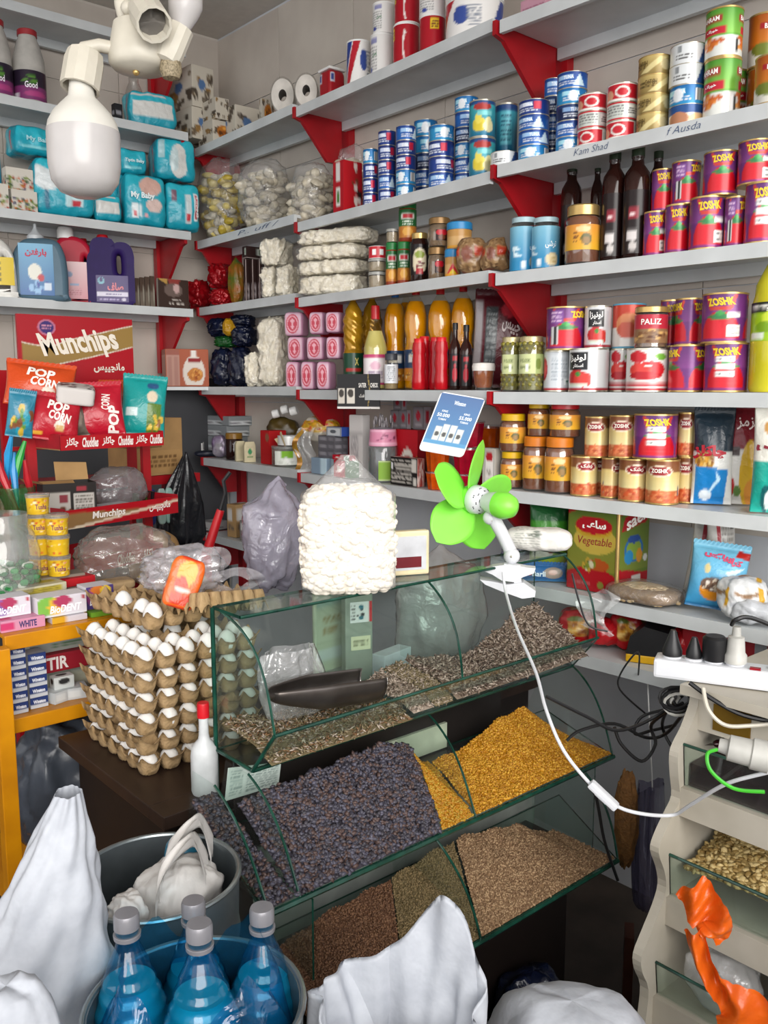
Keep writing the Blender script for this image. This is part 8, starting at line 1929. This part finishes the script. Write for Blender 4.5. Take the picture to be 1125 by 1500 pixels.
MB().tube([Hc - ax * 36 * k + Vector((0, 0, -14 * k)), L(735, 782), L(744, 800), L(750, 815)], [10 * k, 9.5 * k, 9.5 * k, 10 * k], 12).build('arm', m_fan, t, True)
MB().ball(Hc - ax * 36 * k + Vector((0, 0, -22 * k)), 10.5 * k, 14, 10).build('joint', m_fan, t, True); MB().ball(L(749, 813, -.006), 12 * k, 14, 10).build('joint', m_fan, t, True); MB().ball(L(719, 760, -.022), .003, 8, 6).ball(L(748, 812, -.024), .003, 8, 6).build('screw', m_tin, t, True)
for nm, z0, yb in (('upper_jaw', 834, 0), ('lower_jaw', 852, .012)):
 P = [L(x, y) for x, y in (((707, 832), (722, 826), (745, 822), (770, 826), (783, 827), (781, 834), (766, 840), (752, 848), (735, 846), (722, 838)) if nm[0] == 'u' else ((704, 846), (722, 848), (742, 852), (766, 848), (784, 860), (783, 869), (765, 872), (735, 862), (712, 853)))]
 MB().prism([(v.x, v.z) for v in P], -.035, -.005 + yb).build(nm, m_fan, t)
MB().prism([(v.x, v.z) for v in (L(738, 822), L(762, 824), L(764, 858), L(756, 862), L(752, 846), L(740, 842))], -.03, -.012).build('jaw_spring', m_fan, t)
# its white cord with inline switch
P3 = [at_depth(*q) for q in ((737, 838, d - .08), (741, 868, d - .1), (757, 920, d - .25), (785, 985, d - .4), (800, 1040, d - .5), (826, 1100, d - .55), (868, 1152, d - .57), (902, 1180, d - .58), (940, 1192, d - .57), (985, 1194, d - .55), (1010, 1180, d - .6), (1060, 1150, d - .7), (1110, 1135, d - .75), (1180, 1120, d - .8))]
def smooth(P, n=6):
 out = []
 for i in range(len(P) - 1):
  a, b, c_, e = P[max(i - 1, 0)], P[i], P[i + 1], P[min(i + 2, len(P) - 1)]
  for j in range(n): s = j / n; out.append(.5 * ((2 * b) + (c_ - a) * s + (2 * a - 5 * b + 4 * c_ - e) * s * s + (3 * b - a - 3 * c_ + e) * s ** 3))
 return out + [P[-1]]
def cord(name, label, P, r, m, group=None): return tag(MB().tube(smooth([Vector(q) for q in P]), r, 7).build(name, m, None, True), label, 'cord', group)
t = thing('fan_cord', 'white fan cord with inline rocker switch hanging across the case', 'cord', (0, 0, 0)); MB().tube(smooth(P3), .0032, 8).build('cable', m_fan, t, True)
a, b = at_depth(868, 1150, d - .575), at_depth(900, 1180, d - .585); T = Matrix.Translation((a + b) / 2) @ aim(b - a); MB().box(-.009, .009, -.007, .007, -.03, .03, T=T, bev=.004).build('switch_body', m_fan, t); MB().box(-.005, .005, -.0085, -.006, -.012, .012, T=T).build('rocker', mat('rocker_grey', '#c4c6ca', .4), t)

# ============================================================ drums with blue bottles
m_galv = mat('galvanised_steel', '#7d868a', .38, .7, col2='#666e72', scale=14)
def drum(label, px, py, d, r, tilt, h=.62):
 p = at_depth(px, py, d); t = thing('steel_drum', label, 'drum', p - Vector((0, 0, p.z - .001)), 0); zr = p.z
 MB().lathe([(r * .97, 0), (r * .98, zr * .3), (r, zr * .32), (r * .98, zr * .34), (r * .98, zr * .86), (r, zr * .88), (r * .98, zr * .9), (r, zr), (r * .96, zr), (r * .95, zr * .9), (r * .97, zr * .88), (r * .94, zr * .5), (.0, zr * .5)], 48, cap1=False).build('shell', m_galv, t, True, 50)
 MB().tube([(r * math.cos(g), r * math.sin(g), zr) for g in [2 * PI * i / 48 for i in range(49)]], .004, 8, caps=False).build('rolled_rim', mat('rim_steel', '#9aa2a4', .3, .8), t, True)
 return t, p
t1, q1 = drum('rear galvanised drum holding a white carrier bag', 230, 1282, 1.385, .127, .0)
t2, q2 = drum('front galvanised drum holding blue bottles', 286, 1472, 1.125, .137, 0)
F_BLUE = film('blue_pet', '#bfe4f0', .08, .13, .08, .15, 20, '#0f6fb0')
m_water = mat('blue_liquid', '#2aa8bc', .15, col2='#1a98b0', scale=6, sss=.2)
def mk_blue():
 t = thing('cleaner_bottle', '', 'bottle')
 z = np.linspace(0, 1, 70); rr = np.interp(z, [0, .02, .5, .62, .82, .90, .92, 1], [.85, 1, 1, .98, .52, .30, .29, .29])
 rr = rr * (1 + .03 * np.sin(z * 110) * ((z > .2) & (z < .84)))
 MB().lathe([(.044 * a, .30 * b) for a, b in zip(rr, z)], 30).build('body', F_BLUE, t, True, 60); MB().lathe([(.0415 * a, .004 + .296 * b) for a, b in zip(rr, z) if b < .74], 30).build('contents', m_water, t, True, 60)
 MB().lathe([(.0145, .290), (.0145, .304), (.013, .308)], 24).build('cap', m_capg, t, True, 35); MB().lathe([(.015, .278), (.0155, .283), (.015, .2835)], 20).build('collar', m_capg, t, True); return t
m_capg = mat('silver_grey_cap', '#8c8b90', .35, .3)
for i, (px, py, dd, l) in enumerate(((174, 1318, 1.17, 'blue bottle with silver cap at the left of the front drum'), (296, 1338, 1.12, 'blue bottle with silver cap, nearest one in the middle'), (356, 1322, 1.2, 'blue bottle at the right of the front drum, cap under film'), (304, 1290, 1.27, 'rearmost blue bottle in the film-wrapped pack'))):
 p = at_depth(px, py, dd); c_ = Vector((q2.x, q2.y, 0)); off = Vector((p.x, p.y, 0)) - c_
 if off.length > .084: off *= .084 / off.length
 PUT.append([use('blueb', mk_blue, l, Vector((c_.x + off.x, c_.y + off.y, p.z - .345)), 0, (1.15, 1.15, 1.12), 'blue bottles in the drum'), .051, .3])
t = thing('shrink_wrap', 'blue clear shrink film stretched over the bottles', 'film', Vector((q2.x, q2.y, q2.z - .10)))
def f(U, V):
 a = 2 * PI * U; rr = .128 * (1 - .25 * V ** 2) * (1 + .03 * np.sin(9 * a + 4 * V))
 return rr * np.cos(a), rr * np.sin(a), .02 + V * (.125 + .03 * np.sin(4 * a + 1)) + .006 * np.sin(13 * a)
sheet('film', f, 72, 20, film('blue_shrink', '#a4dcf0', .07, .14, .08, .8, 22, '#1f86c4'), t, wrap=True)
m_carry = mat('white_carrier', '#cfccc8', .5, col2='#b8b4b0', scale=12, bump=.5, bscale=16)
t = thing('carrier_bag', 'white carrier bag with blue print stuffed into the rear drum', 'bag', Vector((q1.x + .03, q1.y - .01, q1.z - .16)), .3); link('bag', lump_mesh('bag', .075, .065, .09, m_carry, 5, .10, 12, 2.6, 80, 50), t)
for hx, hy, ry in ((-.02, -.035, .3), (.03, .0, -.2)):
 def fh(U, V):
  a = PI * V; wd = .036 * (1.5 - np.sin(a)) * (2 * U - 1)
  return hx + .05 * np.cos(a) + wd * .6, hy + wd * .5 + .008 * np.sin(V * 9), .155 + .075 * np.sin(a) + .01 * np.sin(U * 9 + V * 5)
 sheet('handle', fh, 12, 30, m_carry, t)
o = MB().ball((.045, .03, .165), (.034, .03, .03), 12, 8).build('blue_print', mat('carrier_blue', '#1f6a86', .4), t, True)
crumple_bag('small crumpled white bag at the left rim of the rear drum', 'plastic_bag', 'bag', Vector((q1.x - .075, q1.y - .055, q1.z - .045)), .03, .03, .035, m_carry, 7, .2, 10)
# ============================================================ woven sacks
m_sack = mat('woven_white', '#b9bdc4', .6, col2='#a8acb4', scale=30, bump=.8, bscale=13)
def sack_sheet(label, p, rz, fn, nu=110, nv=60, m=m_sack):
 t = thing('woven_sack', label, 'sack', p, rz); o = sheet('fabric', fn, nu, nv, m, t, wrap=True); return t
L = Loc(74, 1420, 1.2); k = L.s; zb = L.p.z
def f(U, V):
 a = 2 * PI * U; z = -zb + .01 + V * (zb - .01 + 268 * k)
 s = np.clip((z / k + 150) / 420, 0, 1)
 w_ = np.where(s <= 0, 135., 135 - 118 * s ** 1.25) * k; cx = (-42 + 79 * s) * k; dd = np.where(s <= 0, .085, .085 - .065 * s)
 q = 1 + .05 * np.sin(5 * a + 9 * s) + .035 * np.sin(11 * a - 14 * s + 2) * (.4 + s) + .05 * np.sin(26 * s + 3 * np.sin(a * 2))
 return cx + w_ * q * np.cos(a), dd * q * np.sin(a), z
sack_sheet('tall white woven sack with a pointed top at the left', Vector((L.p.x, L.p.y, zb)), L.rz, f)
L = Loc(585, 1455, 1.15); k2 = L.s; zb2 = L.p.z
def f2(U, V):
 a = 2 * PI * U; s = np.clip(V / .62, 0, 1); inn = np.clip((V - .62) / .38, 0, 1)
 g = (a - .95 + PI) % (2 * PI) - PI; g2 = (a - 3.5 + PI) % (2 * PI) - PI
 rim = (-30 + 36 * np.sin(a) + 120 * np.exp(-(g / .42) ** 2) + 62 * np.exp(-(g2 / .45) ** 2) + 8 * np.sin(5 * a)) * k2
 z = np.where(inn > 0, rim - inn * (.16 + rim + .05), -zb2 + .004 + s * (rim + zb2))
 rr = np.where(inn > 0, (122 - 40 * inn), 126 + 4 * (1 - s) ** .6 - 6 * s) * k2
 q = 1 + .07 * np.sin(7 * a + 5 * s + 6 * inn) + .045 * np.sin(13 * a - 8 * s) + .05 * np.sin(4 * a + 11 * s + 5 * inn)
 return rr * q * np.cos(a) * 1.05 , rr * q * np.sin(a) * .8, z
sack_sheet('open white woven sack in the front centre with raised corner', Vector((L.p.x, L.p.y, zb2)), L.rz, f2, 120, 70)
L = Loc(835, 1560, 1.35)
t = thing('woven_sack', 'half hidden white sack with rolled rim at the bottom edge', 'sack', Vector((L.p.x, L.p.y, 0.001)), L.rz); zz = at_plane(835, 1462, L.p, F2).z
link('fabric', lump_mesh('fabric', .15, .12, zz / 2, m_sack, 4, .05, 9, 3.2, 64, 40), t)
L = Loc(12, 1500, .97); t = thing('woven_sack', 'white sack with teal writing in the lower left corner', 'sack', Vector((L.p.x, L.p.y, .001)), L.rz); zz = at_plane(20, 1425, L.p, F2).z
link('fabric', lump_mesh('fabric', .07, .055, zz / 2, m_sack, 9, .05, 9, 3.4, 64, 40), t)
fq = lambda U, V: (-.05 + .1 * U, -.073 + 0 * U, zz - .16 + .1 * V); lettering('CASTEN', fq, .5, .5, .9, .28, ink('#3f9aa4'), t, .001, .0, 0, -.7)
crumple_bag('dark blue plastic crumpled on the floor behind the sack', 'plastic_bag', 'bag', at_z(780, 1450, .25) - Vector((0, 0, .249)), .10, .08, .15, m_navy, 4, .15, 10)
o = MB().box(-.03, .03, -.01, .01, 0, .36).build('wooden_plank', mat('red_brown_wood', '#4a2418', .6), None); o.location = at_z(918, 1460, .2) - Vector((0, 0, .199)); o.rotation_euler = (0, 0, .6); tag(o, 'reddish brown plank standing on the floor', 'plank')
a, b = at_depth(948, 1335, 2.36), at_depth(948, 1135, 2.36); t = hang_bag('long violet grey plastic bag hanging between case and bins', 'plastic_bag', 'bag', a, 0, .11, b.z - a.z, .06, film('violet_film', '#d8d4ea', .5, .3, .15, 1.0, 14, '#6a667a', (1, 1, .35)), 2, .8); MB().tube([(.0, .0, b.z - a.z - .02), SR[7].at(948, .03, SR[7].z - .0125) - a], .002, 6).build('tie', m_white, t)
a = at_depth(915, 1260, 2.05); crumple_bag('brown dried roots in a bag behind the violet one', 'root_bag', 'bag', a - Vector((0, 0, .02)), .02, .03, .12, mat('root_brown', '#6e4a26', .7, col2='#8a5f30', scale=60, bump=.6), 3, .15, 14)

# ============================================================ bin stand
YP = .80; m_cream = mat('cream_wood', '#b9b3a6', .5, col2='#a69f90', scale=9)
t = thing('bin_stand', 'cream wooden bin stand with wavy side and glass fronts', 'stand', (0, 0, 0))
prof = [(1022, 1035), (1010, 1068), (998, 1092), (993, 1110), (994, 1140), (996, 1170), (985, 1195), (970, 1228), (965, 1250), (973, 1275), (976, 1300), (968, 1330), (952, 1370), (940, 1402), (941, 1425), (950, 1450), (945, 1500), (935, 1560)]
E = [PY(a, b, YP) for a, b in prof]; E = smooth(E, 3); n = len(E); XB = 1.93
pl = [(v.x, v.z) for v in E] + [(E[-1].x, 0), (XB, 0), (XB, E[0].z + .024), (E[0].x + .005, E[0].z + .024)]
MB().prism(pl, YP, YP + .018).build('side_panel', m_cream, t)
for (gx, gy), zc in (((994, 1092), 1), ((973, 1254), 2), ((953, 1412), 3)):
 e = PY(gx + 4, gy, YP); w_ = .115; x0 = e.x + .008
 lo = e.z - [.085, .085, .07][zc - 1]
 pane('glass_front', [(x0 + .01, YP, lo), (x0 + .01, .15, lo), (x0, .15, e.z), (x0, YP, e.z)], t); rod('glass_rail', (x0, YP, e.z), (x0, .15, e.z), .003, t)
 MB().box(x0, XB - .30, .15, YP, lo - .035, lo).build('bin_floor', m_cream, t)
 MB().box(x0 - .004, x0 + .014, .15, YP, lo - .05, lo + .004).build('bin_rail', m_cream, t)
 bk = x0 + .24; MB().box(bk, bk + .012, .15, YP, lo, e.z + .06).build('bin_back', mat('pale_panel', '#c9c8c6', .5), t)
 if zc == 1: b1 = (x0, lo, bk, e.z)
 if zc == 2: b2 = (x0, lo, bk, e.z)
 if zc == 3: b3 = (x0, lo, bk, e.z)
MB().box(E[0].x - .03, XB, .15, YP + .02, E[0].z + .026, E[0].z + .044).build('top_board', m_cream, t)
MB().box(E[0].x + .001, E[0].x + .0035, YP - .10, YP - .03, E[0].z - .035, E[0].z + .015).build('brass_plate', mat('brass_plate', '#8a6a24', .35, .6), t)
MB().box(E[0].x + .004, E[0].x + .014, .15, YP, E[0].z - .045, E[0].z + .026).build('upper_panel', m_cream, t)
heap('fava_heap', 'heap of dried split fava beans in the second bin', 'beans', (b2[0] + .026, b2[2] - .012), (.35, YP - .014), lambda x, y: b2[1] + .05 + .10 * np.exp(-((x - b2[2] + .02) / .14) ** 2 - ((y - .66) / .13) ** 2), mat('fava_tan', '#b39a62', .6), ell_t(1, .8, .4), 2200, .0075, [mat('fava_tan'), mat('fava_light', '#c9b27c', .6), mat('fava_dark', '#8f7440', .6)], 21, .6)
R = random.Random(8)
for i in range(26):
 y = R.uniform(.52, YP - .03); x = R.uniform(b1[0] + .03, b1[2] - .03); o = MB().ball((0, 0, 0), (.013, .008, .007), 8, 6).add([(-.012, -.006, 0), (-.026, -.01, .004), (-.026, .01, -.004), (-.012, .006, 0)], [(0, 1, 2, 3)]).add([(.012, -.006, 0), (.026, -.01, -.004), (.026, .01, .004), (.012, .006, 0)], [(0, 1, 2, 3)]).build('wrapped_candy', mat(['candy_red', 'candy_dark', 'candy_pink'][i % 3], ['#a81428', '#2c1216', '#c03a54'][i % 3], .2, .3), None, True)
 o.location = (x, y, b1[1] + .05 + .045 * (x - b1[0]) / .2 + R.uniform(0, .02)); o.rotation_euler = (R.uniform(-.6, .6), R.uniform(-.6, .6), R.uniform(0, 6)); tag(o, ['red', 'dark brown', 'pink'][i % 3] + ' twist-wrapped candy piled in the top bin', 'candy', 'wrapped candies in the top bin')
mb = MB().box(b1[0] + .02, b1[2] - .004, .3, YP - .004, b1[1] + .001, b1[1] + .045); o = mb.build('candy_layer', mat('candy_dark'), None); tag(o, 'dark layer of wrapped candies filling the top bin', 'candy', None, 'stuff')
# orange bag and dark pack in the third bin
m_or = mat('orange_film', '#d9661a', .3, col2='#c84e10', scale=14, bump=.5, bscale=18)
L = Loc(1055, 1370, 1.42)
t = thing('orange_bag', 'shiny orange plastic bag draped over the third bin', 'bag', L.p, L.rz)
for i, P in enumerate((((1008, 1300, 24), (1030, 1325, 31), (1046, 1352, 27), (1035, 1372, 20)), ((1018, 1362, 13), (1030, 1395, 15), (1050, 1428, 13), (1072, 1452, 24), (1095, 1478, 40), (1100, 1530, 44)))):
 C_ = np.array([[v.x, v.z] for v in smooth([L(a, b) for a, b, r_ in P], 6)]); rr = np.interp(np.linspace(0, len(P) - 1, len(C_)), range(len(P)), [r_ for *_, r_ in P]) * L.s
 T_ = np.gradient(C_, axis=0); T_ /= np.linalg.norm(T_, axis=1)[:, None]; S_ = np.linspace(0, 1, len(C_))
 def ff(U, V):
  g = lambda q: np.interp(V, S_, q); o_ = (2 * U - 1) * g(rr) * (1 + .06 * np.sin(V * 17 + i))
  return g(C_[:, 0]) - o_ * g(T_[:, 1]), -.012 - .012 * i + .012 * np.sin(U * 7 + V * 9 + i) + .006 * np.abs(np.sin(V * 23 + U * 4)), g(C_[:, 1]) + o_ * g(T_[:, 0])
 sheet('fold', ff, 18, 40, m_or, t, None, False)
L2 = Loc(1090, 1400, 1.55); crumple_bag('dark bag of dried herbs in the third bin', 'herb_bag', 'bag', Vector((b3[0] + .12, .52, b3[1] + .002)), .075, .11, .075, mat('dark_herbs', '#1a1a12', .4, col2='#3a2a12', scale=60, bump=.6), 5, .1, 10)
p = Vector((b3[0] + .06, .70, b3[1] + .002)); crumple_bag('clear bag with white label inside the third bin', 'plastic_bag', 'bag', p, .05, .07, .06, F_MILK, 6, .12, 10)
# ============================================================ power strip, plugs, cables
ZS = E[0].z + .0455; A_, B_ = at_z(956, 992, ZS), at_z(1125, 1014, ZS); rs = math.atan2(B_.y - A_.y, B_.x - A_.x); k = .00118; LX = (.030, .068, .103, .139, .21)
t = thing('power_strip', 'white power strip with red switch lying on the bin stand', 'power strip', A_, rs)
MB().box(0, .37, 0, .052, 0, .036, bev=.006).build('housing', m_fan, t)
for x in LX: MB().lathe([(.0165, 0), (.0165, .003), (.014, .004)], 24, T=Matrix.Translation((x, .026, .0355))).build('socket', m_fan, t, True, 30)
MB().box(.165, .183, .004, .014, .033, .039).build('switch', mat('red_switch', '#8a1420', .25), t)
for i, (nm, m, pr, l) in enumerate((('plug', m_black, [(15, 0), (15, 8), (8, 28), (4, 40)], 'black round plug, leftmost in the power strip'), ('plug', m_black, [(12, 0), (12, 8), (7, 24), (4, 32)], 'black slim plug, second in the power strip'), ('power_adapter', m_black, [(17, 0), (18, 4), (18, 34), (14, 38)], 'black square power adapter, third in the strip'), ('plug', mat('grey_plug', '#b3b2ac', .4), [(17, 0), (17, 12), (14, 16), (12, 40), (7, 42), (6, 56)], 'grey tapered plug, fourth in the power strip'))):
 o = MB().lathe([(a * k, b * k) for a, b in pr], 20).build(nm, m, None, True, 40); o.matrix_world = Matrix.Translation(A_) @ Matrix.Rotation(rs, 4, 'Z') @ Matrix.Translation((LX[i], .026, .040)); tag(o, l, 'plug', 'plugs in the power strip')
D = 1.56
cd = lambda *P: [at_depth(*q) for q in P]
cord('cable', 'black cable arching from the grey plug to the right', cd((1072, 915, D + .02), (1078, 908, D), (1100, 905, D), (1150, 925, D)), .004, m_black)
cord('cable', 'cream cable drooping below the power strip', cd((1030, 1008, D), (1038, 1040, D - .02), (1062, 1062, D - .03), (1100, 1063, D - .04), (1150, 1058, D - .05)), .0035, m_aged)
cord('cable', 'thick black cable drooping beside the cream one', cd((1010, 1000, D + .02), (1045, 1025, D), (1090, 1048, D - .02), (1160, 1062, D - .04)), .004, m_black)
D2 = 1.75
for i, P in enumerate((((1010, 1010), (960, 1050), (905, 1070), (860, 1050), (800, 1020)), ((1000, 1030), (955, 1060), (960, 1090), (940, 1115), (910, 1090), (900, 1065)), ((1005, 1040), (975, 1075), (945, 1080), (900, 1060), (850, 1070), (830, 1085)), ((990, 1020), (970, 1060), (985, 1095), (1000, 1105)), ((935, 955), (910, 985), (908, 1010), (945, 1045)), ((1005, 1005), (985, 1035), (940, 1050), (930, 1075), (955, 1070), (990, 1062)), ((838, 840), (848, 880), (862, 915), (890, 925)), ((850, 1135), (872, 1165), (885, 1230), (905, 1290)))):
 cord('cable', ['black cable running left behind the grain case', 'black cable hanging in a long loop below the tangle', 'black cable stretched from tangle to the corn', 'short black cable end beside the bin stand', 'thin dark cable dropping from the lowest shelf', 'black cable looped through the middle of the tangle', 'thin grey cable in front of the oil tin', 'black cable hanging right of the lowest tier'][i], ([SR[7].at(935, .004, SR[7].z - .02)] if i == 4 else []) + cd(*[(a, b, 2.12 if i == 4 else 1.67 if i < 6 and n_ == 0 else D2 + .06 * i if i < 6 else 1.9 if i == 6 else 1.95) for n_, (a, b) in enumerate(P)]), .0035 if i not in (4, 6) else .0022, m_black, 'tangled black cables')
mb = MB()
for i in range(9): a = i * .7; mb.tube([at_depth(1000 + 22 * math.cos(g + a) + 3 * i - 12, 1022 + 16 * math.sin(g * 1 + a) + (i % 3) * 5, 1.66 + .004 * i) for g in [2 * PI * j / 14 for j in range(15)]], .003, 6, i % 3 == 2, caps=False)
tag(mb.build('cable_coil', [m_black, mat('grey_plug')], None, True), 'tied coil of black and grey cable below the power strip', 'cable')
cord('cable', 'bright green wire looping over the top bin glass', cd((1050, 1098, 1.3), (1036, 1105, 1.29), (1042, 1130, 1.28), (1075, 1155, 1.27), (1120, 1160, 1.26)), .0028, mat('green_wire', '#3fae2c', .35))
L = Loc(1095, 1102, 1.36); t = thing('cable_joint', 'grey cylindrical plug coupling lying over the top bin', 'connector', L.p, L.rz); MB().lathe([(10 * L.s, -40 * L.s), (12 * L.s, -28 * L.s), (19 * L.s, -26 * L.s), (20 * L.s, 4 * L.s), (23 * L.s, 6 * L.s), (23 * L.s, 30 * L.s)], 20, T=aim((1, 0, -.12))).build('body', mat('grey_plug'), t, True, 40)
# ============================================================ let round goods that touch stand clear of each other
bpy.context.view_layer.update()
CX = [[o, r, h, o.location.copy()] for o, r, h in PUT]
for it in range(30):
 hit = 0
 for i in range(len(CX)):
  a, ra, ha, pa = CX[i]
  for j in range(i + 1, len(CX)):
   b, rb, hb, pb = CX[j]
   if abs(pa.x - pb.x) > .15 or abs(pa.y - pb.y) > .15 or pa.z + ha < pb.z + .004 or pb.z + hb < pa.z + .004: continue
   d = math.hypot(pa.x - pb.x, pa.y - pb.y); ov = ra + rb + .0015 - d
   if ov <= 0: continue
   hit += 1
   if d < .35 * (ra + rb): continue
   u = Vector((pa.x - pb.x, pa.y - pb.y, 0)) / max(d, 1e-4)
   s = min(ov, .012) * .5
   pa += u * s * .8; pb -= u * s * .8
   if it > 12:
    CX[i][1] *= .992; CX[j][1] *= .992
   for q, r in ((pa, ra), (pb, rb)): q.x = min(q.x, XW - .045 - r * 1.02)
 if not hit: break
for (o, r0, h), (_, r, _, p) in zip(PUT, CX):
 o.location = p; k = r / r0; o.scale = (o.scale[0] * k, o.scale[1] * k, o.scale[2])
